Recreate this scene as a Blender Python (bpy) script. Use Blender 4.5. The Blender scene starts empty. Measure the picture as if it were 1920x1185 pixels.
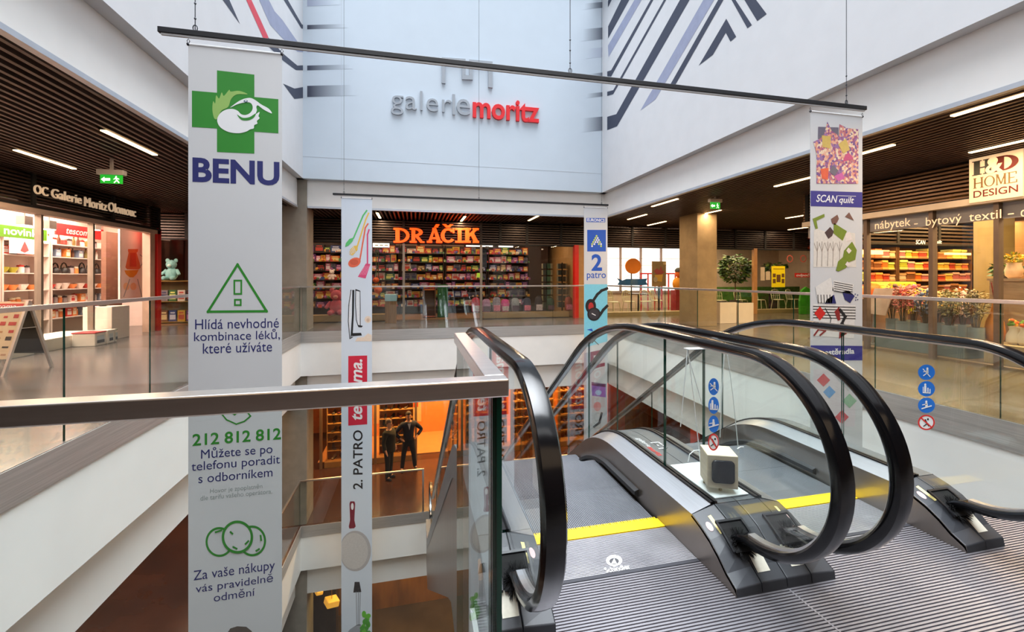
import bpy, bmesh, math, random
from mathutils import Vector, Matrix

C = bpy.context.scene.collection
S = bpy.context.scene
PI = math.pi

# ------------------------------------------------------------------ camera, world, light, exposure
F, CX, HY, CAMH = 800.0, 960.0, 521.0, 1.35
YAW = math.atan(182 / 800)
SN, CS = math.sin(YAW), math.cos(YAW)
cd = bpy.data.cameras.new('camera')
cam = bpy.data.objects.new('camera', cd)
C.objects.link(cam)
cam.location = (0, 0, CAMH)
cam.rotation_euler = (PI / 2, 0, -YAW)
cd.sensor_width = 36
cd.lens = 36 * F / 1920
cd.shift_y = -(592.5 - HY) / 1920
cd.clip_start = 0.05
cd.clip_end = 200
S.camera = cam

S.view_settings.view_transform = 'Standard'
S.view_settings.look = 'None'
S.view_settings.gamma = 1
S.view_settings.exposure = 0.42
S.view_settings.use_curve_mapping = False
S.cycles.max_bounces = 7
S.cycles.diffuse_bounces = 4
S.cycles.glossy_bounces = 4
S.cycles.transmission_bounces = 4
S.cycles.transparent_max_bounces = 28
S.cycles.caustics_reflective = False
S.cycles.caustics_refractive = False
S.cycles.sample_clamp_indirect = 6

W = bpy.data.worlds.new('daylight')
S.world = W
W.use_nodes = True
W.node_tree.nodes['Background'].inputs[0].default_value = (0.80, 0.90, 1.0, 1)
W.node_tree.nodes['Background'].inputs[1].default_value = 0.6


def area(name, loc, sx, sy, power, col, rot=(0, 0, 0)):
    l = bpy.data.lights.new(name, 'AREA')
    l.shape = 'RECTANGLE'
    l.size, l.size_y = sx, sy
    l.energy = power
    l.color = col
    o = bpy.data.objects.new(name, l)
    o.location = loc
    o.rotation_euler = rot
    C.objects.link(o)
    return o


# daylight through the atrium skylight, an added high fill, then the ceiling lighting of each shop and gallery
WARM = (1.0, 0.72, 0.46)
AMBER = (1.0, 0.52, 0.2)
area('skylight_daylight', (1.3, 5.0, 9.6), 7.5, 13, 1080, (0.90, 0.95, 1.0)).data.spread = math.radians(76)
area('high_fill_light', (1.3, -3.9, 6.9), 7.6, 5.2, 235, (0.96, 0.98, 1.0), (PI / 2, 0, 0))  # added fill that brightens the fascias from behind the camera; no window there
area('kitchen_shop_lighting', (-7.6, 9.5, 3.0), 1.6, 7.0, 500, (1.0, 0.76, 0.62))
area('toy_shop_lighting', (-0.8, 14.9, 2.92), 11.5, 1.4, 120, (1.0, 0.72, 0.48))
area('cafe_lighting', (9.6, 15.0, 3.05), 8.0, 2.2, 300, (1.0, 0.74, 0.46))
area('home_shop_lighting', (9.5, 4.8, 3.05), 1.6, 6.0, 430, (1.0, 0.74, 0.46))
area('textile_shop_lighting', (13.7, 8.5, 2.9), 4.5, 0.6, 170, (1.0, 0.62, 0.28))
area('shoe_shop_lighting', (2.0, 14.75, -1.9), 10.0, 0.4, 420, (1.0, 0.55, 0.20))
area('shoe_shop_rear_lighting', (2.0, 16.8, -2.0), 9.0, 1.0, 220, (1.0, 0.55, 0.20))
area('gallery_near_lighting', (1.5, -2.5, 3.05), 7, 2.5, 40, WARM)
area('lower_gallery_lighting', (-4.5, 6.5, -1.95), 2.5, 14, 150, (1.0, 0.60, 0.34))
area('ground_floor_lighting', (1.5, 13.5, -6.9), 8, 2.5, 130, (1.0, 0.66, 0.22))


# ------------------------------------------------------------------ measuring: a point of the photograph carried to a plane of the place
def P(x, y, X=None, Y=None, Z=None):
    u, v = (x - CX) / F, (HY - y) / F
    a, b = u * CS + SN, -u * SN + CS
    if X is not None:
        t = X / a
    elif Y is not None:
        t = Y / b
    else:
        t = (Z - CAMH) / v
    return Vector((a * t, b * t, CAMH + v * t))


# ------------------------------------------------------------------ materials
def lin(c):
    def f(v):
        v = v / 255
        return v / 12.92 if v <= 0.04045 else ((v + 0.055) / 1.055) ** 2.4
    return (f(c[0]), f(c[1]), f(c[2]), 1)


MATS = {}


def M(name, rgb=(200, 200, 200), rough=0.5, metal=0.0, noise=0.0, scale=6.0, emit=0.0, bump=0.0, spec=0.5, coat=0.0, stretch=None, rgb2=None):
    if name in MATS:
        return MATS[name]
    m = bpy.data.materials.new(name)
    m.use_nodes = True
    nt = m.node_tree
    b = nt.nodes['Principled BSDF']
    col = lin(rgb)
    b.inputs['Base Color'].default_value = col
    b.inputs['Roughness'].default_value = rough
    b.inputs['Metallic'].default_value = metal
    b.inputs['Specular IOR Level'].default_value = spec
    b.inputs['Coat Weight'].default_value = coat
    if noise > 0 or bump > 0 or rgb2:
        tc = nt.nodes.new('ShaderNodeTexCoord')
        mp = nt.nodes.new('ShaderNodeMapping')
        if stretch:
            mp.inputs['Scale'].default_value = stretch
        nz = nt.nodes.new('ShaderNodeTexNoise')
        nz.inputs['Scale'].default_value = scale
        nz.inputs['Detail'].default_value = 4
        nt.links.new(tc.outputs['Object'], mp.inputs[0])
        nt.links.new(mp.outputs[0], nz.inputs['Vector'])
        if noise > 0 or rgb2:
            r = nt.nodes.new('ShaderNodeValToRGB')
            r.color_ramp.elements[0].position = 0.32
            r.color_ramp.elements[1].position = 0.68
            if rgb2:
                c0, c1 = lin(rgb2), col
            else:
                c0 = tuple(max(0, v * (1 - noise)) for v in col[:3]) + (1,)
                c1 = tuple(min(1, v * (1 + noise)) for v in col[:3]) + (1,)
            r.color_ramp.elements[0].color = c0
            r.color_ramp.elements[1].color = c1
            nt.links.new(nz.outputs[0], r.inputs[0])
            nt.links.new(r.outputs[0], b.inputs['Base Color'])
        if bump > 0:
            bp = nt.nodes.new('ShaderNodeBump')
            bp.inputs['Strength'].default_value = bump
            bp.inputs['Distance'].default_value = 0.02
            nt.links.new(nz.outputs[0], bp.inputs['Height'])
            nt.links.new(bp.outputs[0], b.inputs['Normal'])
    if emit > 0:
        b.inputs['Emission Color'].default_value = col
        b.inputs['Emission Strength'].default_value = emit
    MATS[name] = m
    return m


def glass_mat(name, tint, f0=0.05, mul=1.0):
    m = bpy.data.materials.new(name)
    m.use_nodes = True
    nt = m.node_tree
    nt.nodes.clear()
    out = nt.nodes.new('ShaderNodeOutputMaterial')
    mix = nt.nodes.new('ShaderNodeMixShader')
    tr = nt.nodes.new('ShaderNodeBsdfTransparent')
    tr.inputs[0].default_value = lin(tint)
    gl = nt.nodes.new('ShaderNodeBsdfGlossy')
    gl.inputs['Roughness'].default_value = 0.0
    gl.inputs['Color'].default_value = (1, 1, 1, 1)
    geo = nt.nodes.new('ShaderNodeNewGeometry')
    dot = nt.nodes.new('ShaderNodeVectorMath')
    dot.operation = 'DOT_PRODUCT'

    def mth(op, a, b=None):
        n = nt.nodes.new('ShaderNodeMath')
        n.operation = op
        for i, v in enumerate((a, b)):
            if v is None:
                continue
            if isinstance(v, (int, float)):
                n.inputs[i].default_value = v
            else:
                nt.links.new(v, n.inputs[i])
        return n.outputs[0]
    nt.links.new(geo.outputs['Normal'], dot.inputs[0])
    nt.links.new(geo.outputs['Incoming'], dot.inputs[1])
    a = mth('ABSOLUTE', dot.outputs['Value'])
    k = mth('POWER', mth('SUBTRACT', 1.0, a), 5.0)
    fac = mth('MINIMUM', mth('MULTIPLY', mth('ADD', mth('MULTIPLY', k, 1 - f0), f0), mul), 1.0)
    nt.links.new(fac, mix.inputs[0])
    nt.links.new(tr.outputs[0], mix.inputs[1])
    nt.links.new(gl.outputs[0], mix.inputs[2])
    nt.links.new(mix.outputs[0], out.inputs[0])
    MATS[name] = m
    return m


white_wall = M('white_plaster', (213, 214, 217), 0.75, noise=0.02, scale=3)
mural_wall = M('pale_blue_mural_ground', (198, 209, 220), 0.6, noise=0.015, scale=2)
white_panel = M('white_fascia_panel', (242, 241, 238), 0.6, noise=0.02, scale=3)
steel_band = M('brushed_steel_band', (186, 183, 180), 0.45, metal=0.6, noise=0.12, scale=4, stretch=(0.4, 0.4, 20))
trim_metal = M('aluminium_trim', (200, 206, 214), 0.4, metal=0.6, noise=0.04)
slat_mat = M('dark_bronze_slat', (86, 67, 59), 0.45, metal=0.3, noise=0.15, scale=5)
dark_void = M('black_ceiling_void', (10, 9, 10), 0.9)
floor_tile = M('polished_grey_floor', (98, 91, 87), 0.22, noise=0.12, scale=0.8)
floor_olive = M('polished_olive_floor', (116, 102, 80), 0.2, noise=0.14, scale=0.8)
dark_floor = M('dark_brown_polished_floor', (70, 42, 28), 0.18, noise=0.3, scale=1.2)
concrete = M('raw_concrete', (140, 132, 120), 0.8, noise=0.10, scale=4, bump=0.15)
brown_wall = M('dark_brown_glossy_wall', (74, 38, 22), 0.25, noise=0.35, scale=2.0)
charcoal = M('charcoal_plastic', (50, 52, 57), 0.45, noise=0.06, scale=30)
black_mat = M('black_metal', (24, 24, 28), 0.4, metal=0.2, noise=0.1)
rubber = M('black_rubber', (11, 11, 13), 0.15, noise=0.1, scale=8, spec=0.45)
alu = M('brushed_aluminium', (205, 205, 208), 0.3, metal=0.9, noise=0.05, scale=5, stretch=(30, 1, 1))
skirt_mat = M('satin_steel_skirt', (140, 132, 126), 0.28, metal=0.85, noise=0.06, scale=5)
deck_mat = M('grey_deck_cover', (104, 108, 112), 0.38, metal=0.35, noise=0.06, scale=10)
ridge_mat = M('ridge_aluminium', (146, 143, 148), 0.35, metal=0.6, noise=0.12, scale=2)
groove_mat = M('groove_dark', (62, 59, 66), 0.6, noise=0.1)
step_mat = M('step_aluminium', (128, 130, 136), 0.4, metal=0.5, noise=0.1, scale=3)
yellow = M('safety_yellow', (250, 205, 20), 0.5, noise=0.05)
white_dec = M('white_vinyl', (240, 240, 240), 0.5, noise=0.01)
red_dec = M('red_vinyl', (214, 40, 36), 0.5, noise=0.02)
rail_metal = M('satin_aluminium_rail', (226, 220, 216), 0.3, metal=1.0, noise=0.05, scale=6, stretch=(1, 20, 20))
glass = glass_mat('clear_glass', (250, 253, 252), 0.04, 0.8)
shop_glass = glass_mat('shop_glass', (246, 248, 246), 0.03, 0.7)
glass_edge = M('green_glass_edge', (6, 70, 56), 0.12, noise=0.25, scale=3)


# ------------------------------------------------------------------ mesh builder
class MB:
    def __init__(self):
        self.v, self.f, self.m = [], [], []

    def add(self, vs, fs, mi=0):
        o = len(self.v)
        self.v += [tuple(p) for p in vs]
        self.f += [tuple(o + i for i in f) for f in fs]
        self.m += [mi] * len(fs)
        return self

    def box(self, x0, x1, y0, y1, z0, z1, mi=0, mat=None):
        vs = [(x, y, z) for z in (z0, z1) for y in (y0, y1) for x in (x0, x1)]
        if mat is not None:
            vs = [mat @ Vector(p) for p in vs]
        return self.add(vs, [(0, 2, 3, 1), (4, 5, 7, 6), (0, 1, 5, 4), (2, 6, 7, 3), (0, 4, 6, 2), (1, 3, 7, 5)], mi)

    def cyl(self, p0, p1, r0, r1=None, n=12, mi=0, cap=True):
        return self.tube([p0, p1], [r0, r0 if r1 is None else r1], n, mi, cap)

    def tube(self, pts, r, n=8, mi=0, cap=True):
        pts = [Vector(p) for p in pts]
        rs = r if isinstance(r, (list, tuple)) else [r] * len(pts)
        vs, fs = [], []
        d0 = (pts[1] - pts[0]).normalized()
        a = d0.orthogonal().normalized()
        for i, p in enumerate(pts):
            d = (pts[min(i + 1, len(pts) - 1)] - pts[max(i - 1, 0)])
            d = d.normalized() if d.length > 1e-9 else d0
            a = (a - d * a.dot(d))
            a = a.normalized() if a.length > 1e-6 else d.orthogonal().normalized()
            b = d.cross(a)
            for k in range(n):
                t = 2 * PI * k / n
                vs.append(p + (a * math.cos(t) + b * math.sin(t)) * rs[i])
        for i in range(len(pts) - 1):
            for k in range(n):
                k2 = (k + 1) % n
                fs.append((i * n + k, i * n + k2, (i + 1) * n + k2, (i + 1) * n + k))
        if cap:
            fs.append(tuple(range(n))[::-1])
            fs.append(tuple((len(pts) - 1) * n + k for k in range(n)))
        return self.add(vs, fs, mi)

    def lathe(self, prof, c=(0, 0, 0), n=16, mi=0, sx=1, sy=1):
        vs, fs = [], []
        for r, z in prof:
            for k in range(n):
                t = 2 * PI * k / n
                vs.append((c[0] + r * sx * math.cos(t), c[1] + r * sy * math.sin(t), c[2] + z))
        for i in range(len(prof) - 1):
            for k in range(n):
                k2 = (k + 1) % n
                fs.append((i * n + k, i * n + k2, (i + 1) * n + k2, (i + 1) * n + k))
        fs.append(tuple(range(n))[::-1])
        fs.append(tuple((len(prof) - 1) * n + k for k in range(n)))
        return self.add(vs, fs, mi)

    def ball(self, c, rx, ry=None, rz=None, n=12, mi=0):
        ry = rx if ry is None else ry
        rz = rx if rz is None else rz
        k = max(4, n // 2)
        prof = [(max(1e-4, math.sin(PI * i / k)), -math.cos(PI * i / k) * rz) for i in range(k + 1)]
        return self.lathe(prof, c, n, mi, rx, ry)

    def prism(self, pts, off, mi=0, side=None):
        """planar outline pts (3-D) pushed along off"""
        a = [Vector(p) for p in pts]
        off = Vector(off)
        n = len(a)
        vs = a + [p + off for p in a]
        self.add(vs, [tuple(range(n))[::-1], tuple(range(n, 2 * n))], mi)
        o = len(self.v) - 2 * n
        for i in range(n):
            j = (i + 1) % n
            self.f.append((o + i, o + j, o + n + j, o + n + i))
            self.m.append(mi if side is None else side)
        return self

    def sheet(self, pts, mi=0):
        return self.add(pts, [tuple(range(len(pts)))], mi)

    def build(self, name, mats, parent=None, smooth=False, bevel=0.0, seg=2, fix=True):
        me = bpy.data.meshes.new(name)
        me.from_pydata(self.v, [], self.f)
        mats = mats if isinstance(mats, (list, tuple)) else [mats]
        for m in mats:
            me.materials.append(m)
        for p, i in zip(me.polygons, self.m):
            p.material_index = i
            p.use_smooth = smooth
        if fix:
            bm = bmesh.new()
            bm.from_mesh(me)
            bmesh.ops.recalc_face_normals(bm, faces=bm.faces)
            bm.to_mesh(me)
            bm.free()
        if smooth:
            try:
                me.set_sharp_from_angle(angle=math.radians(40))
            except Exception:
                pass
        me.update()
        return link(name, me, parent, bevel, seg)


def link(name, me, parent=None, bevel=0.0, seg=2):
    o = bpy.data.objects.new(name, me)
    C.objects.link(o)
    if parent is not None:
        setpar(o, parent)
    if bevel > 0:
        md = o.modifiers.new('edge', 'BEVEL')
        md.width = bevel
        md.segments = seg
        md.limit_method = 'ANGLE'
    return o


WM = {}


def setpar(o, p):
    o.parent = p
    o.matrix_parent_inverse = WM.get(p.name, Matrix.Identity(4)).inverted()


def thing(name, label, cat, loc=(0, 0, 0), group=None):
    o = bpy.data.objects.new(name, None)
    o.empty_display_size = 0.1
    o.location = loc
    C.objects.link(o)
    WM[o.name] = Matrix.Translation(Vector(loc))
    return tag(o, label, cat, group)


def tag(o, label, cat, group=None):
    o['label'] = label
    o['category'] = cat
    if group:
        o['group'] = group
    return o


def struct(o):
    o['kind'] = 'structure'
    return o


def dup(root, loc, label=None, group=None, rz=None, sc=None):
    r = root.copy()
    C.objects.link(r)
    r.location = loc
    if rz is not None:
        r.rotation_euler = (0, 0, rz)
    if sc is not None:
        r.scale = sc if isinstance(sc, (tuple, list)) else (sc, sc, sc)
    if label:
        r['label'] = label
    if group:
        r['group'] = group
    for ch in list(root.children):
        c = ch.copy()
        C.objects.link(c)
        c.parent = r
        c.matrix_parent_inverse = ch.matrix_parent_inverse.copy()
        for g in list(ch.children):
            d = g.copy()
            C.objects.link(d)
            d.parent = c
            d.matrix_parent_inverse = g.matrix_parent_inverse.copy()
    return r


# ------------------------------------------------------------------ lettering
TXT = {}


def text_mesh(s, bold=0.0, shear=0.0, depth=0.0, spacing=1.0):
    k = (s, bold, shear, depth, spacing)
    if k in TXT:
        return TXT[k]
    cu = bpy.data.curves.new('t', 'FONT')
    cu.body = s
    cu.size = 1
    cu.offset = bold
    cu.shear = shear
    cu.extrude = 0.5 if depth else 0
    cu.space_character = spacing
    cu.resolution_u = 4
    ob = bpy.data.objects.new('t', cu)
    C.objects.link(ob)
    dg = bpy.context.evaluated_depsgraph_get()
    me = bpy.data.meshes.new_from_object(ob.evaluated_get(dg))
    vs = [v.co.copy() for v in me.vertices]
    fs = [tuple(p.vertices) for p in me.polygons]
    bpy.data.objects.remove(ob)
    bpy.data.curves.remove(cu)
    bpy.data.meshes.remove(me)
    x0, x1 = min(v.x for v in vs), max(v.x for v in vs)
    y0, y1 = min(v.y for v in vs), max(v.y for v in vs)
    out = ([((v.x - x0) / (x1 - x0), (v.y - y0) / (y1 - y0), v.z) for v in vs], fs)
    TXT[k] = out
    return out


def put_text(mb, s, o, U, V, mi=0, bold=0.0, shear=0.0, N=None, spacing=1.0):
    """o lower left of the ink, U its whole width, V its whole height, N depth if the letters are solid"""
    vs, fs = text_mesh(s, bold, shear, 1 if N is not None else 0, spacing)
    o, U, V = Vector(o), Vector(U), Vector(V)
    n = Vector(N) if N is not None else Vector((0, 0, 0))
    mb.add([o + U * a + V * b + n * (z + (0.5 if N is not None else 0)) for a, b, z in vs], fs, mi)


class Face:
    """a flat printed face: axis X, Y or Z at a value, sign = side the print stands off towards"""
    STEP = 0.0012

    def __init__(self, axis, val, sign):
        self.axis, self.val, self.sign = axis, val, sign

    def pt(self, x, y, l=1):
        p = P(x, y, **{self.axis: self.val})
        i = 'XYZ'.index(self.axis)
        p[i] = self.val + self.sign * self.STEP * l
        return p

    def poly(self, mb, pts, mi=0, l=1):
        mb.sheet([self.pt(x, y, l) for x, y in pts], mi)

    def spoly(self, mb, pts, mi=0, l=1, n=4):
        """outline rounded through its points"""
        out, m = [], len(pts)
        for i in range(m):
            a, b, c, d = (Vector(pts[(i + k - 1) % m]) for k in range(4))
            for j in range(n):
                t = j / n
                p = 0.5 * (2 * b + (c - a) * t + (2 * a - 5 * b + 4 * c - d) * t * t + (3 * b - a - 3 * c + d) * t ** 3)
                out.append((p.x, p.y))
        self.poly(mb, out, mi, l)

    def text(self, mb, s, x0, y0, x1, y1, mi=0, l=1, bold=0.0, shear=0.0, depth=0.0, spacing=1.0):
        xc, yc = (x0 + x1) / 2, (y0 + y1) / 2
        a, b = self.pt(x0, yc, l), self.pt(x1, yc, l)
        t, q = self.pt(xc, y0, l), self.pt(xc, y1, l)
        a.z = b.z = q.z
        n = Vector((0, 0, 0))
        n['XYZ'.index(self.axis)] = self.sign * depth
        put_text(mb, s, a, b - a, t - q, mi, bold, shear, n if depth else None, spacing)

    def vtext(self, mb, s, x0, y0, x1, y1, mi=0, l=1, bold=0.0, shear=0.0):
        """reads upwards"""
        xc, yc = (x0 + x1) / 2, (y0 + y1) / 2
        a, b = self.pt(x0, yc, l), self.pt(x1, yc, l)
        t, q = self.pt(xc, y0, l), self.pt(xc, y1, l)
        o = b.copy()
        o.z = q.z
        put_text(mb, s, o, t - q, a - b, mi, bold, shear)

    def ell(self, mb, x, y, rx, ry, mi=0, l=1, n=24, a0=0, a1=2 * PI, inner=None):
        if inner is None:
            self.poly(mb, [(x + rx * math.cos(2 * PI * k / n), y + ry * math.sin(2 * PI * k / n)) for k in range(n)], mi, l)
        else:
            for k in range(n):
                t0, t1 = a0 + (a1 - a0) * k / n, a0 + (a1 - a0) * (k + 1) / n
                self.poly(mb, [(x + rx * math.cos(t0), y + ry * math.sin(t0)), (x + rx * math.cos(t1), y + ry * math.sin(t1)),
                               (x + rx * inner * math.cos(t1), y + ry * inner * math.sin(t1)), (x + rx * inner * math.cos(t0), y + ry * inner * math.sin(t0))], mi, l)

    def line(self, mb, pts, w, mi=0, l=1, close=False):
        pts = list(pts) + ([pts[0]] if close else [])
        for i, ((xa, ya), (xb, yb)) in enumerate(zip(pts, pts[1:])):
            if i:
                l += 0.07
            d = math.hypot(xb - xa, yb - ya) or 1
            ex, ey = (xb - xa) / d * w / 2, (yb - ya) / d * w / 2
            self.poly(mb, [(xa - ex - ey, ya - ey + ex), (xb + ex - ey, yb + ey + ex), (xb + ex + ey, yb + ey - ex), (xa - ex + ey, ya - ey - ex)], mi, l)
# ------------------------------------------------------------------ the setting: slabs, walls, ceilings of the atrium
XL, XR, YB = -2.80, 5.47, 11.65
YN = 0.90          # edge of the near gallery left of the escalators


def slab_edge(level, suffix):
    """white fascia, steel band and recessed soffit face round the void of one floor"""
    z = level
    parts = {
        'left': [(XL - 0.4, XL, -4, YB + 0.1)],
        'right': [(XR, XR + 0.4, -4, YB + 0.1)],
        'back': [(XL, XR, YB, YB + 0.4)],
    }
    for side, bs in parts.items():
        mb = MB()
        for x0, x1, y0, y1 in bs:
            mb.box(x0, x1, y0, y1, z - 1.13, z - 0.28)
            rx0, rx1, ry0 = x0, x1, y0
            if side == 'left':
                mb.box(x0 - 0.3, XL - 0.15, y0, y1, z - 1.80, z - 1.13)
            if side == 'right':
                mb.box(XR + 0.15, x1 + 0.3, y0, y1, z - 1.80, z - 1.13)
            if side == 'back':
                mb.box(x0, x1, YB + 0.12, y1 + 0.2, z - 1.80, z - 1.13)
        struct(mb.build('wall_%s_fascia_%s' % (side, suffix), white_panel))
        mb = MB()
        for x0, x1, y0, y1 in bs:
            e = 0.012
            mb.box(x0 - (0 if side == 'left' else e), x1 + (0 if side == 'right' else e), y0 - (e if side == 'back' else 0), y1, z - 0.28, z - 0.005)
        struct(mb.build('trim_%s_band_%s' % (side, suffix), steel_band))


slab_edge(0.0, 'upper')
slab_edge(-4.9, 'lower')
# near gallery slab edges
mb = MB()
mb.box(XL, 0.22, YN - 0.3, YN, -1.13, -0.01)
mb.box(0.22, 0.30, YN - 0.3, 1.75, -1.13, -0.01)
mb.box(2.92, XR, 1.2, 1.5, -1.13, -0.01)
struct(mb.build('wall_near_fascia', white_panel))

for nm, bs, mt in (
    ('floor_left', [(-10.5, XL, -4, 18)], floor_tile),
    ('floor_right', [(XR, 21, -4, 18)], floor_olive),
    ('floor_back', [(XL, XR, YB, 18)], floor_tile),
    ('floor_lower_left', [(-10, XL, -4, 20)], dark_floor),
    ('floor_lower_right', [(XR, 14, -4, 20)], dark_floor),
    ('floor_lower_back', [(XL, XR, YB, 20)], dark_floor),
):
    z = -4.9 if 'lower' in nm else 0.0
    mb = MB()
    for x0, x1, y0, y1 in bs:
        mb.box(x0, x1, y0, y1, z - 0.25, z)
    struct(mb.build(nm, mt))
mb = MB()
mb.box(XL, XR, -4, YN - 0.3, -0.25, 0)
mb.box(XL, 0.22, YN - 0.3, YN, -0.02, 0)
struct(mb.build('floor_near', floor_tile))
mb = MB()
mb.box(-10, 14, -4, 20, -10.0, -9.8)
struct(mb.build('floor_ground', M('ground_floor_tiles', (74, 58, 36), 0.2, noise=0.25, scale=1.0)))

# upper atrium walls with lip, recessed fascia and trim
LL, LR, LB = -2.73, 5.33, 11.55
ZL, ZS, ZT = 3.84, 3.15, 9.8
mb = MB()
mb.box(LL - 0.3, LL, -4, LB + 0.3, ZL, ZT)
mb.box(LL - 0.35, XL - 0.10, -4, 11.71, ZS + 0.03, ZL - 0.001, 1)
struct(mb.build('wall_left_upper', [white_wall, white_panel]))
mb = MB()
mb.box(LR, LR + 0.3, -4, LB + 0.3, ZL, ZT)
mb.box(XR + 0.03, XR + 0.3, -4, YB + 0.3, ZS + 0.03, ZL - 0.001, 1)
struct(mb.build('wall_right_upper', [white_wall, white_panel]))
mb = MB()
mb.box(LL - 0.3, LR + 0.3, LB, LB + 0.3, ZL, ZT, 0)
mb.box(LL - 0.02, XR + 0.3, YB + 0.12, YB + 0.4, ZS + 0.03, ZL - 0.001, 1)
struct(mb.build('wall_back_upper', [mural_wall, white_panel]))
mb = MB()
mb.box(LL - 0.3, LR + 0.3, -4.3, -4.0, -10, ZT)
struct(mb.build('wall_near', M('brown_near_wall', (96, 66, 48), 0.6, noise=0.1)))
for side, b in (('left', (XL - 0.16, XL - 0.085, -4, 11.71)), ('right', (XR + 0.015, XR + 0.09, -4, YB + 0.25)), ('back', (XL + 0.13, XR, YB + 0.10, YB + 0.16))):
    mb = MB()
    mb.box(*b, ZS - 0.02, ZS + 0.03)
    struct(mb.build('trim_%s_soffit' % side, trim_metal))
# panel joints of the back wall, drawn as thin reveals
mb = MB()
for x in (640, 898, 1128):
    a = P(x, 200, Y=LB - 0.002)
    mb.box(a.x - 0.004, a.x + 0.004, LB - 0.003, LB, ZL, ZT)
for y in (310,):
    a = P(860, y, Y=LB)
    mb.box(LL, LR, LB - 0.003, LB, a.z - 0.004, a.z + 0.004)
struct(mb.build('trim_joint_back', M('panel_joint', (188, 194, 202), 0.7)))


def slat_ceiling(nm, x0, x1, y0, y1, z, pitch=0.117, w=0.042):
    mb = MB()
    n = int((x1 - x0) / pitch)
    for i in range(n + 1):
        x = x0 + i * pitch
        mb.box(x, x + w, y0, y1, z, z + 0.07, 0)
    mb.box(x0 - 0.05, x1 + 0.1, y0, y1, z + 0.20, z + 0.24, 1)
    struct(mb.build(nm, [slat_mat, dark_void], fix=False))


slat_ceiling('ceiling_left', -7.4, XL - 0.24, -4, 17.5, ZS)
slat_ceiling('ceiling_back', XL - 0.13, XR + 0.1, YB + 0.18, 17.5, ZS)
slat_ceiling('ceiling_right', XR + 0.16, 20.0, -4, 17.5, ZS)
mb = MB()
mb.box(-10.5, -7.4, -4, 18, ZS + 0.1, ZS + 0.25)
struct(mb.build('ceiling_kitchen_shop', M('white_ceiling', (225, 215, 205), 0.8)))
mb = MB()
mb.box(XL, XR, -4, -0.6, ZS, ZS + 0.2)
struct(mb.build('ceiling_near', M('brown_near_ceiling', (110, 84, 62), 0.7, noise=0.1)))
mb = MB()
for b in ((-10, XL - 0.2, -4, 20), (XR + 0.2, 14, -4, 20), (XL - 0.2, XR + 0.2, YB + 0.3, 20)):
    mb.box(*b, -1.82, -1.72)
    mb.box(*b, -6.72, -6.62)
struct(mb.build('ceiling_lower', M('lower_ceiling', (120, 86, 60), 0.7, noise=0.1)))

# mural stripes on the upper walls
navy = M('navy_stripe', (54, 60, 80), 0.6, noise=0.05)
lilac = M('lilac_stripe', (150, 156, 182), 0.6, noise=0.05)
redst = M('red_stripe', (214, 66, 84), 0.6, noise=0.04)


def fade_mat(name, rgb, flip, power=1.0):
    m = bpy.data.materials.new(name)
    m.use_nodes = True
    nt = m.node_tree
    b = nt.nodes['Principled BSDF']
    b.inputs['Roughness'].default_value = 0.6
    tc = nt.nodes.new('ShaderNodeTexCoord')
    sx = nt.nodes.new('ShaderNodeSeparateXYZ')
    r = nt.nodes.new('ShaderNodeValToRGB')
    e = r.color_ramp.elements
    e[0].color, e[1].color = lin(rgb), lin((198, 209, 220))
    if flip:
        e[0].color, e[1].color = lin((198, 209, 220)), lin(rgb)
    e[0].position, e[1].position = 0.05, 0.95
    nt.links.new(tc.outputs['Generated'], sx.inputs[0])
    nt.links.new(sx.outputs[0], r.inputs[0])
    nt.links.new(r.outputs[0], b.inputs['Base Color'])
    return m


fl_d, fl_g = fade_mat('navy_stripe_fading', (54, 60, 80), False), fade_mat('lilac_stripe_fading', (160, 168, 190), False)
fr_d, fr_g = fade_mat('navy_stripe_fading_left', (54, 60, 80), True), fade_mat('lilac_stripe_fading_left', (170, 178, 198), True)
FL, FR, FB = Face('X', LL, 1), Face('X', LR, -1), Face('Y', LB, -1)


def stripe(face, pts, m, l=2):
    mb = MB()
    face.poly(mb, pts, 0, l)
    struct(mb.build('wall_mural_stripe', m, fix=False))


for pts, m in (
    ([(404, -25), (419, -25), (430, 0), (449.7, 45), (417.8, 0)], navy),
    ([(450, -25), (459, -25), (471.3, 0), (503, 69.4), (498.4, 82.5), (461.5, 0)], redst),
    ([(503, 70), (516, 84), (529, 99), (557.5, 123), (554.7, 131.5), (531, 114), (498.4, 82.5)], navy),
    ([(472, -25), (492, -25), (504, 0), (514.4, 20.6), (529.4, 37.5), (562, 84.4), (558, 97), (542.5, 86), (506.9, 47), (495.6, 22.5), (486, 0)], lilac),
    ([(518, -25), (525, -25), (539.7, 0), (566, 46), (565, 53.4), (532, 0)], navy),
    ([(530.3, 156.6), (552, 166), (552, 185.6)], navy),
):
    stripe(FL, pts, m)
for pts, m in (
    ([(566, 46), (574.6, 47.5), (574.6, 54.5), (565, 53.4)], navy), ([(562, 84.4), (574.6, 84), (574.6, 98), (558, 97)], lilac),
    ([(557.5, 123), (574.6, 122), (574.6, 132), (554.7, 131.5)], navy), ([(552, 166), (574.6, 162), (574.6, 183), (552, 185.6)], navy),
):
    stripe(FL, pts, m)
for pts, m in (
    ([(1146, 131.7), (1138.6, 134), (1138.6, 143), (1146, 143.7)], navy), ([(1150, 169), (1138.6, 172), (1138.6, 180), (1150, 176.6)], navy), ([(1155.7, 214), (1138.6, 219), (1138.6, 244), (1157, 237)], navy),
):
    stripe(FR, pts, m)
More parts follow.
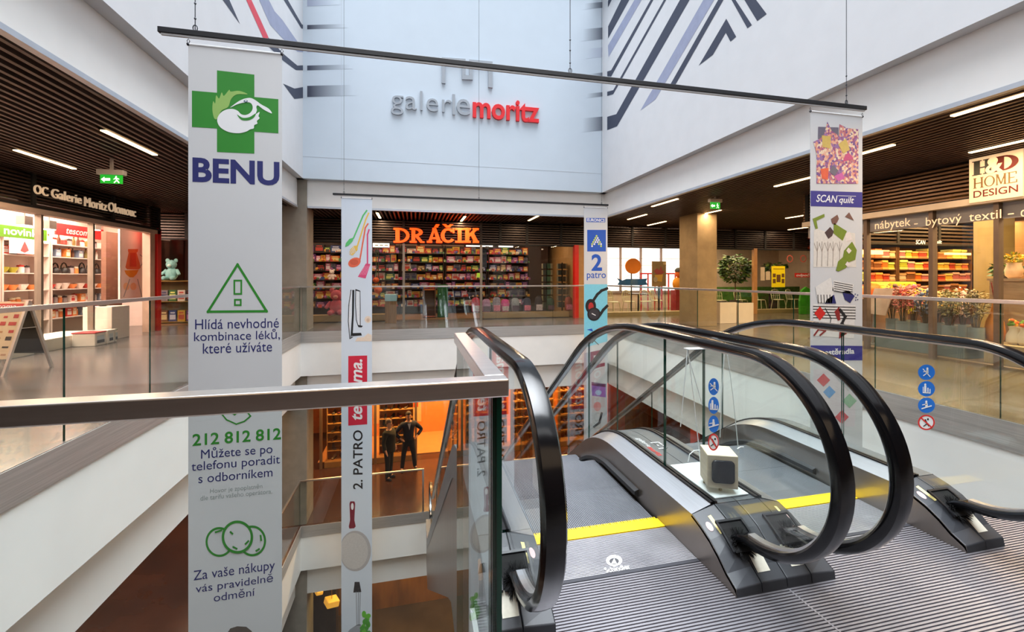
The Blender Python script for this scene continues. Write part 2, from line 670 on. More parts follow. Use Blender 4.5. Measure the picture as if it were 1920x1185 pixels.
for pts, m in (
    ([(1147, -25), (1158, -25), (1147, 0), (1140, 14), (1140, 3)], navy),
    ([(1177, -25), (1193, -25), (1180, 0), (1140.3, 72.4), (1140.3, 49.4), (1164.5, 0)], navy),
    ([(1203, -25), (1217, -25), (1203, 0), (1141, 107.5), (1140, 85.6), (1189.7, 0)], lilac),
    ([(1233, -25), (1238, -25), (1225, 0), (1146, 143.7), (1146, 131.7), (1220, 0)], navy),
    ([(1257, -25), (1262, -25), (1249, 0), (1150, 176.6), (1150, 169), (1244.6, 0)], navy),
    ([(1288, -25), (1307, -25), (1293, 0), (1157, 237), (1155.7, 214), (1275, 0)], navy),
    ([(1333, -25), (1353, -25), (1339, 0), (1229, 186.5), (1200.7, 207.4)], lilac),
    ([(1359, -25), (1371, -25), (1356.5, 0), (1266.5, 159), (1255.5, 161), (1346.6, 0)], navy),
    ([(1362, 35), (1380.6, 69), (1369.7, 78), (1361, 61.4), (1336.7, 103), (1310.4, 123)], navy),
    ([(1357, -25), (1365, -25), (1379.5, 0), (1410, 47), (1401.5, 53), (1371.9, 0)], navy),
    ([(1381, -25), (1404, -25), (1418, 0), (1437.7, 26.3), (1420, 39.5), (1396, 0)], navy),
):
    stripe(FR, pts, m)
xl = 576
for y0, y1, w, m in ((-5, 12, 60, fl_g), (46, 55, 75, fl_d), (84, 98, 60, fl_g), (122, 132, 85, fl_d), (160, 182, 90, fl_d)):
    stripe(FB, [(xl, y0 + 1), (xl + w, y0 - 1), (xl + w, y1 - 3), (xl, y1)], m)
xr = 1138
for y0, y1, w, m in ((3, 14, 45, fr_d), (51, 73, 48, fr_d), (88, 106, 40, fr_g), (135, 143, 35, fr_d), (172, 180, 40, fr_d), (218, 244, 48, fr_d)):
    stripe(FB, [(xr, y0), (xr, y1), (xr - w, y1 + 4), (xr - w, y0 + 4)], m)

# concrete columns
mb = MB()
mb.box(-3.5, -2.68, 11.72, 12.45, -9.8, ZS + 0.9)
struct(mb.build('column_back_left', concrete, bevel=0.01))
mb = MB()
mb.box(7.62, 8.25, 10.38, 11.2, 0, ZS + 0.2)
struct(mb.build('column_right', M('warm_concrete', (150, 128, 92), 0.8, noise=0.12, scale=4, bump=0.15), bevel=0.01))

# ------------------------------------------------------------------ sign on the back wall of the atrium
t = thing('wall_sign', 'grey and red wall lettering with bracket emblem on the white atrium wall', 'sign', (1.0, LB, 5.2))
gm = M('sign_grey_letters', (158, 164, 172), 0.5, noise=0.03)
rm = M('sign_red_letters', (226, 24, 34), 0.5, noise=0.03)
mb = MB()
FB.text(mb, 'galer', 733, 172, 846, 220, 0, 1, -0.004, 0, 0.05, 1.05)
FB.text(mb, 'l', 848, 178, 853, 216, 0, 1, 0, 0, 0.05)
FB.text(mb, 'e', 856, 187, 881, 217, 0, 1, 0, 0, 0.05)
mb.build('grey_letters', gm, t)['label'] = 'thin grey letters'
mb = MB()
FB.text(mb, 'moritz', 886, 188, 1010, 227, 0, 1, 0.022, 0, 0.07)
mb.build('red_letters', rm, t)['label'] = 'bold red letters'
mb = MB()
for q in ([(828, 109), (872.5, 112), (872.5, 119), (828, 117)], [(879.5, 113), (923, 117), (923, 124), (879.5, 121)], [(828, 117), (835, 117.5), (835, 158), (828, 157)],
          [(915, 123.5), (923, 124), (923, 166), (915, 165)], [(866, 119), (872.5, 119), (872.5, 142), (866, 142)], [(879.5, 121), (886, 121), (886, 143), (879.5, 143)], [(866, 142), (886, 143), (886, 151), (866, 150)]):
    mb.prism([FB.pt(x, y, 1) for x, y in q], (0, -0.05, 0))
mb.build('emblem', gm, t)['label'] = 'grey bracket emblem'
# ------------------------------------------------------------------ glass railings round the void
def glass_run(mb, p0, p1, z0, z1, th=0.014):
    """upright glass sheet between two floor points"""
    p0, p1 = Vector((p0[0], p0[1], 0)), Vector((p1[0], p1[1], 0))
    d = (p1 - p0).normalized()
    n = Vector((-d.y, d.x, 0)) * th / 2
    q = [p0 - n, p1 - n, p1 + n, p0 + n]
    vs = [Vector((p.x, p.y, z)) for z in (z0, z1) for p in q]
    mb.add(vs, [(0, 1, 5, 4), (2, 3, 7, 6)], 0)
    mb.add(vs, [(1, 2, 6, 5), (3, 0, 4, 7), (4, 5, 6, 7), (3, 2, 1, 0)], 1)


def bar_run(mb, p0, p1, z0, z1, w):
    p0, p1 = Vector((p0[0], p0[1], 0)), Vector((p1[0], p1[1], 0))
    d = (p1 - p0).normalized()
    n = Vector((-d.y, d.x, 0)) * w / 2
    q = [p0 - n, p1 - n, p1 + n, p0 + n]
    vs = [Vector((p.x, p.y, z)) for z in (z0, z1) for p in q]
    mb.add(vs, [(0, 1, 5, 4), (1, 2, 6, 5), (2, 3, 7, 6), (3, 0, 4, 7), (4, 5, 6, 7), (3, 2, 1, 0)], 0)


def railing(name, label, pts, joints, z, top=1.14, base=-0.02, h=0.037, w=0.045, group=None, th=0.014):
    """handrail on glass panels; joints = list of panel end positions for every leg of the run"""
    t = thing(name, label, 'railing', (pts[0][0], pts[0][1], z), group)
    mb = MB()
    for i, (a, b) in enumerate(zip(pts, pts[1:])):
        d = Vector((b[0] - a[0], b[1] - a[1], 0)).normalized() * (w / 2)
        e0 = d if i else -d
        e1 = d if i < len(pts) - 2 else d * 0
        bar_run(mb, (a[0] + e0.x, a[1] + e0.y), (b[0] + e1.x, b[1] + e1.y), z + top - h, z + top, w)
    mb.build('handrail', rail_metal, t, bevel=0.003)
    for (a, b), js in zip(zip(pts, pts[1:]), joints):
        a, b = Vector((a[0], a[1], 0)), Vector((b[0], b[1], 0))
        L = (b - a).length
        d = (b - a).normalized()
        ks = [0.0] + list(js) + [L]
        for k0, k1 in zip(ks, ks[1:]):
            mb = MB()
            p, q = a + d * (k0 + 0.002), a + d * (k1 - 0.002)
            glass_run(mb, p, q, z + base, z + top - h, th)
            mb.build('glass_panel', [glass, glass_edge], t, fix=False)
    return t


def steps_between(a, b, n):
    return [a + (b - a) * i / n for i in range(1, n)]


xg = XL - 0.03
# panel joints of the left railing seen in the photograph
jl = sorted([P(x, 700, X=xg).y + 2.0 for x in (120, 281)])
jl = [jl[0] - 2 * (jl[1] - jl[0]), jl[0] - (jl[1] - jl[0]), jl[0], jl[1], jl[1] + (jl[1] - jl[0]), jl[1] + 2 * (jl[1] - jl[0])]
railing('glass_railing', 'long glass railing on the left gallery edge facing the kitchenware shop', [(xg, -2), (xg, YB + 0.03)], [[j for j in jl if 0.3 < j < 13.3]], 0)
railing('glass_railing', 'glass railing across the back of the void in front of the toy shop', [(xg + 0.05, YB + 0.03), (XR + 0.03, YB + 0.03)], [steps_between(0, 8.3, 5)], 0)
xr_ = XR + 0.03
railing('glass_railing', 'glass railing on the right gallery edge in front of the home textile shop', [(xr_, YB - 0.03), (xr_, -1)],
        [sorted([YB - 0.03 - P(x, 700, X=xr_).y for x in (1876, 1641, 1488, 1384, 1308, 1247)])], 0)
railing('glass_railing', 'nearest glass railing with flat metal handrail turning a corner beside the escalator', [(-2.76, 0.886), (0.168, 0.886), (0.168, 1.64)], [[0.9, 2.915], []], 0, base=-0.5, th=0.024)
# lower floor
railing('glass_railing', 'lower floor glass railing along the left and back void edge below the two standing men', [(xg, 2), (xg, YB + 0.03), (0.22, YB + 0.03)],
        [steps_between(0, 9.7, 6), [1.05, 2.1]], -4.9)
mb = MB()
mb.box(0.19, 0.235, YB + 0.01, YB + 0.05, -5.1, -3.76)
p_ = mb.build('post', rail_metal, [o for o in C.objects if o.get('label', '').startswith('lower floor glass')][0])
railing('glass_railing', 'lower floor glass railing on the right void edge seen through the escalator glass', [(xr_, 3), (xr_, YB + 0.03), (3.0, YB + 0.03)], [steps_between(0, 8.6, 5), [1.2]], -4.9)

# ------------------------------------------------------------------ escalators
TAN = math.tan(math.radians(35))


def arc(cx_, cz_, r, a0, a1, n):
    return [(cx_ + r * math.cos(a0 + (a1 - a0) * i / n), cz_ + r * math.sin(a0 + (a1 - a0) * i / n)) for i in range(n + 1)]


def bend(p, z_in, slope_out_down, R, n=8):
    """pts of an arc going from level to 35 degrees down, tangent lines meeting at p"""
    a = math.radians(35)
    t = R * math.tan(a / 2)
    c = (p[0] - t, p[1] - R)
    return [(c[0] + R * math.sin(a * i / n), c[1] + R * math.cos(a * i / n)) for i in range(n + 1)]


def bend_up(p, R, n=8):
    """from 35 degrees down back to level"""
    a = math.radians(35)
    t = R * math.tan(a / 2)
    c = (p[0] + t, p[1] + R)
    return [(c[0] - R * math.sin(a * (1 - i / n)), c[1] - R * math.cos(a * (1 - i / n))) for i in range(n + 1)]


LOW = -4.9
HB = 1.022           # centre height of the handrail
hp = (3.167, HB)
hq = (hp[0] + 4.9 / TAN, LOW + HB)
RN = 0.415
# handrail: entry, upper newel, flat, crest, incline, foot, lower newel, entry
HAND = [(1.735, 0.125), (1.68, 0.150), (1.64, 0.178)] + arc(1.60, HB - RN, RN, -PI / 2, -3 * PI / 2, 40) + [(2.0, HB)] + bend(hp, 0, 0, 1.9) + bend_up(hq, 1.9)
yn = 11.05
HAND += [(yn - 0.2, LOW + HB)] + arc(yn, LOW + HB - RN, RN, PI / 2, -PI / 2, 16) + [(yn - 0.06, LOW + 0.175), (yn - 0.13, LOW + 0.125)]
dp = (3.0, 0.193)
dq = (dp[0] + 4.9 / TAN, LOW + 0.193)
DECK = [(1.844, 0.193), (2.3, 0.193)] + bend(dp, 0, 0, 0.9) + bend_up(dq, 0.9) + [(10.85, LOW + 0.193)]
CAP = [(1.540, 0.0), (1.545, 0.035), (1.60, 0.065), (1.652, 0.108), (1.71, 0.145), (1.773, 0.172), (1.844, 0.193)]


def strip(mb, sec, path, mi=0, close=False):
    """sweep a cross-section [(x, dz)] along a path [(y, z)], offsets upright"""
    vs = []
    for y, z in path:
        for x, dz in sec:
            vs.append((x, y, z + dz))
    n = len(sec)
    fs = []
    for i in range(len(path) - 1):
        for k in range(n if close else n - 1):
            k2 = (k + 1) % n
            fs.append((i * n + k, i * n + k2, (i + 1) * n + k2, (i + 1) * n + k))
    if close:
        fs.append(tuple(range(n))[::-1])
        fs.append(tuple((len(path) - 1) * n + k for k in range(n)))
    mb.add(vs, fs, mi)


def sweep_normal(mb, sec, path, mi=0):
    """closed cross-section [(x, n)] swept with the path normal"""
    vs = []
    m = len(path)
    for i, (y, z) in enumerate(path):
        y0, z0 = path[max(i - 1, 0)]
        y1, z1 = path[min(i + 1, m - 1)]
        d = Vector((0, y1 - y0, z1 - z0)).normalized()
        nn = Vector((0, -d.z, d.y))
        for x, k in sec:
            vs.append(Vector((x, y, z)) + nn * k)
    n = len(sec)
    fs = []
    for i in range(m - 1):
        for k in range(n):
            k2 = (k + 1) % n
            fs.append((i * n + k, i * n + k2, (i + 1) * n + k2, (i + 1) * n + k))
    fs.append(tuple(range(n)))
    fs.append(tuple((m - 1) * n + k for k in range(n))[::-1])
    mb.add(vs, fs, mi)


def zat(path, y):
    for (a, za), (b, zb) in zip(path, path[1:]):
        if a <= y <= b:
            return za + (zb - za) * (y - a) / (b - a)
    return path[-1][1] if y > path[-1][0] else path[0][1]


HTOP = [p for p in HAND[12:]]
UPPER_H = [(1.6, HB)] + [(2.0, HB)] + bend(hp, 0, 0, 1.9) + bend_up(hq, 1.9) + [(11.3, LOW + HB)]

step_proto = None


def escalator(cx_, label, outer_left, outer_right):
    t = thing('escalator', label, 'escalator', (cx_, 2.1, 0))
    # handrails with a flat rubber profile
    hs = [(-0.040, -0.012), (-0.038, 0.006), (-0.030, 0.017), (-0.010, 0.020), (0.010, 0.020), (0.030, 0.017), (0.038, 0.006), (0.040, -0.012), (0.034, -0.020), (-0.034, -0.020)]
    for s in (-1, 1):
        mb = MB()
        x = cx_ + s * 0.525
        sweep_normal(mb, [(x + a, b) for a, b in hs], HAND)
        hr = mb.build('handrail', rubber, t, smooth=True)
        mb = MB()
        inner = [(y, z) for y, z in HAND[3:-2]]
        sweep_normal(mb, [(x - 0.017, -0.031), (x - 0.017, -0.019), (x + 0.017, -0.019), (x + 0.017, -0.031)], inner)
        mb.build('guide_rail', alu, hr)
        # glass: newel panel, then panels down the incline
        cuts = [2.27, 3.4, 4.6, 5.8, 7.0, 8.2, 9.4, 10.5]
        mb = MB()
        newel = [(y, z) for y, z in HAND[3:22]][::-1]
        # outline: follow the newel loop then the glass base
        top = [(2.0, HB), (2.262, zat(UPPER_H, 2.262))]
        bot = [(2.262, zat(DECK, 2.262) - 0.02), (1.9, 0.18), (1.80, 0.16), (1.7, 0.15)]
        loop = [(1.6, HB)] + arc(1.60, HB - RN, RN - 0.02, PI / 2, 3 * PI / 2, 18)
        out = loop[:-1] + [(1.62, 0.19)] + bot[::-1] + top[::-1]
        q0 = [Vector((x - 0.005, y, z)) for y, z in out]
        mb.prism(q0, (0.010, 0, 0), 0, 1)
        mb.build('glass_panel', [glass, glass_edge], t)
        for a, b in zip(cuts, cuts[1:]):
            ys = [a + 0.004 + (b - a - 0.008) * i / 6 for i in range(7)]
            mb = MB()
            out = [(y, zat(UPPER_H, y)) for y in ys] + [(y, zat(DECK, y) - 0.02) for y in ys[::-1]]
            mb.prism([Vector((x - 0.005, y, z)) for y, z in out], (0.010, 0, 0), 0, 1)
            mb.build('glass_panel', [glass, glass_edge], t)
        mb = MB()
        lo = arc(yn, LOW + HB - RN, RN - 0.02, PI / 2, -PI / 2, 14)
        out = [(10.5, LOW + HB)] + lo + [(yn - 0.1, LOW + 0.17), (10.5, LOW + 0.17)]
        mb.prism([Vector((x - 0.005, y, z)) for y, z in out], (0.010, 0, 0), 0, 1)
        mb.build('glass_panel', [glass, glass_edge], t)
        # silver inner deck, dark glass trim, outer deck, skirt
        xi, xg_ = cx_ + s * 0.400, cx_ + s * 0.508
        xo = cx_ + s * (0.6565)
        mb = MB()
        strip(mb, [(xi, 0.0), (xg_, 0.035)], DECK)
        mb.build('inner_deck', alu, t, smooth=True)['label'] = 'bright brushed metal strip'
        mb = MB()
        strip(mb, [(xg_, 0.030), (xg_, 0.046), (x - s * 0.005, 0.046), (x - s * 0.005, 0.03)], DECK)
        strip(mb, [(x + s * 0.005, 0.030), (x + s * 0.005, 0.046), (x + s * 0.02, 0.046), (x + s * 0.02, 0.03)], DECK)
        mb.build('glass_trim', black_mat, t)
        mb = MB()
        strip(mb, [(x + s * 0.02, 0.036), (xo - s * 0.002, 0.036), (xo - s * 0.002, -0.2)], DECK)
        mb.build('outer_deck', deck_mat, t, smooth=False)
        mb = MB()
        strip(mb, [(xi, 0.0), (xi, -0.46)], [(y, z) for y, z in DECK])
        mb.add([(xi, y, z) for y, z in CAP] + [(xi, 1.844, -0.05), (xi, 1.54, -0.01)], [tuple(range(9))])
        mb.build('skirt_panel', skirt_mat, t)
        # brush strip along the skirt
        mb = MB()
        br = [(y, z) for y, z in DECK if y > 2.3]
        br = [(2.35, 0.193)] + br[1:-1]
        br = [(y, z - 0.15) for y, z in br]
        xa, xb = sorted((xi - s * 0.028, xi))
        strip(mb, [(xa, 0.016), (xb, 0.026), (xb, -0.02), (xa, -0.008)], br, close=True)
        mb.build('skirt_brush', M('brush_black', (26, 26, 28), 0.6, noise=0.2, scale=60), t)
        # black end caps in two pieces
        for a, b in ((0.400, 0.526), (0.529, 0.6550)):
            mb = MB()
            xa, xb = sorted((cx_ + s * a, cx_ + s * b))
            top = [(y, z + 0.0) for y, z in CAP]
            rise = [(0.035 if a < 0.5 else 0.035)] * len(top)
            nv = len(top)
            ins = s * 0.0
            lo_ = [(xa, y, z + (0.0 if (a < 0.5 and s > 0) or (a > 0.5 and s < 0) else 0.035 * min(1, z / 0.15))) for y, z in top]
            hi_ = [(xb, y, z + (0.0 if (a < 0.5 and s < 0) or (a > 0.5 and s > 0) else 0.035 * min(1, z / 0.15))) for y, z in top]
            if a > 0.5:   # outer half stays level across
                lo_ = [(xa, y, z + 0.035 * min(1, z / 0.15)) for y, z in top]
                hi_ = [(xb, y, z + 0.035 * min(1, z / 0.15)) for y, z in top]
            th = 0.016
            lo_b = [(x, y + (0.012 if i else 0), max(z - th, 0.0)) for i, (x, y, z) in enumerate(lo_)]
            hi_b = [(x, y + (0.012 if i else 0), max(z - th, 0.0)) for i, (x, y, z) in enumerate(hi_)]
            vs = lo_ + hi_ + lo_b + hi_b
            fs = []
            for i in range(nv - 1):
                fs += [(i, i + 1, nv + i + 1, nv + i), (2 * nv + i, 3 * nv + i, 3 * nv + i + 1, 2 * nv + i + 1), (i, 2 * nv + i, 2 * nv + i + 1, i + 1), (nv + i, nv + i + 1, 3 * nv + i + 1, 3 * nv + i)]
            fs += [(nv - 1, 3 * nv - 1, 4 * nv - 1, 2 * nv - 1), (0, nv, 3 * nv, 2 * nv)]
            mb.add(vs, fs)
            cap = mb.build('end_cap', charcoal, t, bevel=0.004)
            if a < 0.5:
                # stickers on the inner cap face
                d = MB()
                for (ya, yb, xa_, xb_) in ((1.712, 1.80, 0.458, 0.474),):
                    q = [(cx_ + s * xx, y, zat(CAP, y) + 0.035 * (xx - 0.40) / 0.126 + 0.0025) for xx, y in ((xa_, ya), (xb_, ya), (xb_, yb), (xa_, yb))]
                    d.sheet(q, 0)
                cc = [(0.434 + 0.013 * math.cos(2 * PI * k / 14), 1.757 + 0.022 * math.sin(2 * PI * k / 14)) for k in range(14)]
                d.sheet([(cx_ + s * xx, y, zat(CAP, y) + 0.035 * (xx - 0.40) / 0.126 + 0.0025) for xx, y in cc], 1)
                d.build('sticker', [M('sticker_yellow', (250, 232, 150), 0.6, noise=0.02), M('sticker_pink', (236, 190, 190), 0.6, noise=0.02)], cap, fix=False)['label'] = 'yellow strip and pink round sticker'
            if a > 0.5:
                d = MB()
                q = [(cx_ + s * xx, y, zat(CAP, y) + 0.035 * min(1, zat(CAP, y) / 0.15) + 0.0025) for xx, y in ((0.535, 1.575), (0.60, 1.575), (0.60, 1.64), (0.535, 1.64))]
                d.sheet(q, 0)
                d.build('sticker', M('sticker_white', (226, 222, 206), 0.6, noise=0.04, scale=90), cap, fix=False)['label'] = 'small white type plate'
        # handrail entry: sloping frame with bristles
        mb = MB()
        fy = [(1.625, 0.126), (1.652, 0.146), (1.71, 0.183), (1.745, 0.199)]
        for a0, a1 in ((-0.072, -0.062), (0.062, 0.072)):
            strip(mb, [(x + a0, 0.0), (x + a1, 0.0), (x + a1, 0.010), (x + a0, 0.010)], fy, close=True)
        strip(mb, [(x - 0.072, 0.0), (x + 0.072, 0.0), (x + 0.072, 0.010), (x - 0.072, 0.010)], [(1.735, 0.195), (1.745, 0.199)], close=True)
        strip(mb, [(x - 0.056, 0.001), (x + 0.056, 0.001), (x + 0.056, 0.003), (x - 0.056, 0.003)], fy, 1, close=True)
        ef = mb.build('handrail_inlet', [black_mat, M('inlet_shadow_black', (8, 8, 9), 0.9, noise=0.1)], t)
        mb = MB()
        rr = random.Random(5)
        for k in range(420):
            a = rr.uniform(0, 2 * PI)
            r0, r1 = 0.022, rr.uniform(0.045, 0.062)
            yk, zk_ = 1.675, 0.155
            mb.cyl((x + r0 * math.cos(a), yk - 0.015 + 0.5 * r0 * math.sin(a), zk_ - 0.015 + 0.7 * r0 * math.sin(a)), (x + r1 * math.cos(a), yk - rr.uniform(0.0, 0.05) + 0.5 * r1 * math.sin(a), zk_ + rr.uniform(-0.02, 0.0) + 0.8 * r1 * math.sin(a)), 0.0035, 0.001, 4)
        mb.build('brush', M('bristle_black', (14, 14, 16), 0.8, noise=0.1), ef)
    # truss cladding under the balustrades
    mb = MB()
    cl = [(1.86, -1.15), (3.25, -1.15)] + bend((3.35, -1.15), 0, 0, 0.2, 2) + bend_up((10.6, -1.15 - (10.6 - 3.35) * TAN), 0.2, 2)
    up = [(y, z - 0.15) for y, z in DECK]
    for s in (-1, 1):
        xx = cx_ + s * 0.650
        ys = [1.86 + (10.6 - 1.86) * i / 30 for i in range(31)]
        for y0, y1 in zip(ys, ys[1:]):
            zb0, zb1 = max(-5.6, zat(cl, y0)), max(-5.6, zat(cl, y1))
            mb.add([(xx, y0, zat(up, y0)), (xx, y1, zat(up, y1)), (xx, y1, zb1), (xx, y0, zb0)], [(0, 1, 2, 3)])
    ys = [1.86 + (10.6 - 1.86) * i / 30 for i in range(31)]
    for y0, y1 in zip(ys, ys[1:]):
        zb0, zb1 = max(-5.6, zat(cl, y0)), max(-5.6, zat(cl, y1))
        mb.add([(cx_ - 0.65, y0, zb0), (cx_ - 0.65, y1, zb1), (cx_ + 0.65, y1, zb1), (cx_ + 0.65, y0, zb0)], [(0, 1, 2, 3)])
    mb.build('truss_cladding', M('truss_steel', (128, 118, 110), 0.3, metal=0.8, noise=0.15, scale=4, stretch=(1, 6, 0.3)), t)
    # comb plate and landing plate
    mb = MB()
    mb.box(cx_ - 0.399, cx_ + 0.399, 2.070, 2.145, -0.03, 0.007)
    for k in range(60):
        xk = cx_ - 0.395 + 0.79 * (k + 0.5) / 60
        mb.box(xk - 0.004, xk + 0.004, 2.145, 2.165, -0.01, 0.004)
    mb.build('comb', yellow, t)['label'] = 'yellow comb strip'
    mb = MB()
    mb.box(cx_ - 0.399, cx_ + 0.399, 1.800, 2.069, -0.04, -0.001, 0)
    k = 1.802
    while k < 2.062:
        mb.box(cx_ - 0.399, cx_ + 0.399, k, k + 0.0055, -0.001, 0.003, 1)
        k += 0.0092
    mb.build('landing_plate', [groove_mat, M('fine_ridge_aluminium', (168, 166, 170), 0.38, metal=0.55, noise=0.2, scale=3)], t, fix=False)
    mb = MB()
    mb.box(cx_ - 0.399, cx_ + 0.399, 1.780, 1.800, -0.04, 0.0035)
    mb.build('threshold_bar', M('dark_bar', (58, 58, 64), 0.5, metal=0.3), t)
    # steps
    global step_proto
    if step_proto is None:
        mb = MB()
        mb.box(-0.392, 0.392, 0, 0.398, -0.28, -0.006, 0)
        k = -0.388
        while k < 0.386:
            mb.box(k, k + 0.0058, 0, 0.398, -0.006, 0.0, 1)
            k += 0.0098
        step_proto = mb.build('step', [M('step_groove', (52, 54, 60), 0.5, noise=0.1), step_mat], None, fix=False)
        step_proto.location = (cx_, 2.15, 0)
        first = step_proto
    else:
        first = step_proto.copy()
        C.objects.link(first)
        first.location = (cx_, 2.15, 0)
    setpar(first, t)
    yk, zk = 2.15, 0.0
    for i in range(1, 19):
        yk += 0.40
        drop = 0.0 if yk < 2.9 else (0.12 if yk < 3.3 else 0.40 * TAN)
        zk -= drop
        if zk < LOW:
            zk = LOW
        s_ = step_proto.copy()
        C.objects.link(s_)
        setpar(s_, t)
        s_.location = (cx_, yk, zk)
    return t


CX1, CX2 = 0.922, 2.235
esc_left = escalator(CX1, 'left escalator running down, the one nearest the corner of the glass railing', True, False)
esc_right = escalator(CX2, 'right escalator running down beside the right gallery, beyond the wooden box stand', False, True)

# grooved metal floor before the escalators
mb = MB()
x0, x1 = 0.24, 3.4
mb.box(x0, x1, -0.2, 1.779, -0.05, -0.003, 0)
k = -0.2
while k < 1.772:
    mb.box(x0, x1, k, k + 0.0085, -0.003, 0.002, 1)
    k += 0.0148
mb.box((CX1 + CX2) / 2 - 0.004, (CX1 + CX2) / 2 + 0.004, -0.2, 1.54, -0.003, 0.0028, 1)
struct(mb.build('floor_grooved_metal', [groove_mat, ridge_mat], fix=False))

# maker's mark on the left landing plate
FZ = Face('Z', 0.0034, 1)
mb = MB()
FZ.ell(mb, 1151.5, 1051.5, 15, 10.5, 0, 1, 28)
FZ.ell(mb, 1151.5, 1053, 9, 6, 1, 2, 24)
FZ.poly(mb, [(1151.5, 1048.5), (1157, 1058.5), (1146, 1058.5)], 0, 3)
a, b = FZ.pt(1137, 1075.5, 4), FZ.pt(1187, 1072, 4)
put_text(mb, 'Schindler', a, (b.x - a.x, 0, 0), (0, 0.031, 0), 0, 0.01)
mb.build('maker_mark', [white_dec, M('mark_dark', (60, 60, 64), 0.5, noise=0.02)], esc_left, fix=False)['label'] = 'white round emblem with maker name'
# gallery mark on the deck between the escalators
mb = MB()
xm = (CX1 + CX2) / 2
zk = 0.193 + 0.036 + 0.002
a, b = P(1188, 812, Z=zk), P(1241, 838, Z=zk)
yA, yB = 3.02, 2.52
put_text(mb, 'galerie', (xm - 0.085, 2.71, zk), (0, -0.155, 0), (0.045, 0, 0), 0, -0.003)
put_text(mb, 'moritz', (xm - 0.085, 2.55, zk), (0, -0.14, 0), (0.036, 0, 0), 1, 0.015)
for q in ([0.0, 0.05, 0.055, 0.065], [0.06, 0.11, 0.055, 0.065], [0.0, 0.01, 0.0, 0.065], [0.10, 0.11, 0.0, 0.065], [0.045, 0.065, 0.02, 0.03]):
    u0, u1, w0, w1 = q
    mb.sheet([(xm - 0.02 + w, 2.62 - u, zk) for u, w in ((u0, w0), (u1, w0), (u1, w1), (u0, w1))], 0)
mb.build('deck_mark', [white_dec, red_dec], esc_left, fix=False)['label'] = 'white and red lettering with bracket emblem'

# round safety signs stuck on the glass
blue = M('sign_blue', (20, 110, 206), 0.5, noise=0.02)


def safety(parent, xg_, cx_px, ys, rx, ry, sign):
    fc = Face('X', xg_, sign)
    kids = []
    for i, y in enumerate(ys):
        mb = MB()
        fc.ell(mb, cx_px, y, rx, ry, 1 if i < 3 else 0, 1, 28)
        if i == 3:
            fc.ell(mb, cx_px, y, rx, ry, 2, 2, 28, inner=0.82)
            fc.line(mb, [(cx_px - 2, y - 5), (cx_px + 1, y + 1), (cx_px + 4, y + 6)], 2.2, 3, 2)
            fc.ell(mb, cx_px + 3, y - 6, 1.8, 2, 3, 2, 10)
            fc.line(mb, [(cx_px + 2, y + 2), (cx_px - 5, y + 7)], 1.6, 3, 2)
            fc.line(mb, [(cx_px - rx * 0.62, y - ry * 0.62), (cx_px + rx * 0.62, y + ry * 0.62)], 2.4, 2, 3)
        if i == 0:
            fc.line(mb, [(cx_px - 6, y - 6), (cx_px + 7, y + 8)], 1.5, 0, 2)
            fc.ell(mb, cx_px + 2, y - 7, 2, 2.2, 0, 2, 10)
            fc.poly(mb, [(cx_px, y - 5), (cx_px + 4, y - 5), (cx_px + 4, y + 2), (cx_px + 1, y + 2)], 0, 2)
            fc.line(mb, [(cx_px + 2, y + 1), (cx_px - 5, y + 6)], 1.6, 0, 2)
            fc.line(mb, [(cx_px + 3, y - 3), (cx_px - 5, y - 1)], 1.4, 0, 2)
        if i == 1:
            fc.ell(mb, cx_px - 2, y - 8, 2, 2.2, 0, 2, 10)
            fc.poly(mb, [(cx_px - 4, y - 6), (cx_px, y - 6), (cx_px, y + 6), (cx_px - 4, y + 6)], 0, 2)
            fc.line(mb, [(cx_px - 6, y + 7), (cx_px + 7, y + 8), (cx_px + 7, y + 1)], 1.8, 0, 2)
            fc.line(mb, [(cx_px + 3, y + 7), (cx_px + 3, y - 1)], 2.2, 0, 2)
            fc.line(mb, [(cx_px - 6, y - 3), (cx_px - 6, y + 6)], 1.4, 0, 2)
        if i == 2:
            fc.ell(mb, cx_px, y - 7, 2, 2.2, 0, 2, 10)
            fc.poly(mb, [(cx_px - 2, y - 5), (cx_px + 2, y - 5), (cx_px + 3, y + 2), (cx_px - 2, y + 3)], 0, 2)
            fc.line(mb, [(cx_px - 8, y + 6), (cx_px + 9, y + 1)], 2.2, 0, 2)
            fc.line(mb, [(cx_px, y - 2), (cx_px - 7, y - 1)], 1.6, 0, 2)
        o = mb.build('safety_sign', [white_dec, blue, red_dec, black_mat], parent, fix=False)
        o['label'] = ['blue round sign on holding the handrail', 'blue round sign with standing figure', 'blue round sign with figure carrying a child', 'red ringed no pushchair style sign'][i]


safety(esc_left, CX1 + 0.525 - 0.006, 1338.5, (725, 760, 795, 829), 10, 16, -1)
safety(esc_right, CX2 + 0.525 - 0.006, 1737.5, (698, 729, 760, 792), 16, 14.5, -1)
# ------------------------------------------------------------------ hanging rods and printed banners
ban_white = M('banner_fabric', (206, 206, 208), 0.7, noise=0.015, scale=2)
ban_blue = M('banner_fabric_cool', (208, 218, 230), 0.7, noise=0.015, scale=2)
p_navy = M('print_navy', (34, 38, 104), 0.6, noise=0.02)
p_green = M('print_green', (40, 132, 36), 0.6, noise=0.03)
p_pale = M('print_pale_green', (146, 184, 96), 0.6, noise=0.03)
p_white = M('print_white', (232, 232, 234), 0.6, noise=0.01)
p_grey = M('print_grey', (150, 158, 156), 0.6, noise=0.02)
p_black = M('print_black', (26, 26, 30), 0.6, noise=0.03)
p_crim = M('print_crimson', (206, 34, 62), 0.6, noise=0.03)
p_blue = M('print_blue', (22, 84, 186), 0.6, noise=0.03)
p_rb = M('print_royal_blue', (50, 48, 136), 0.6, noise=0.03)


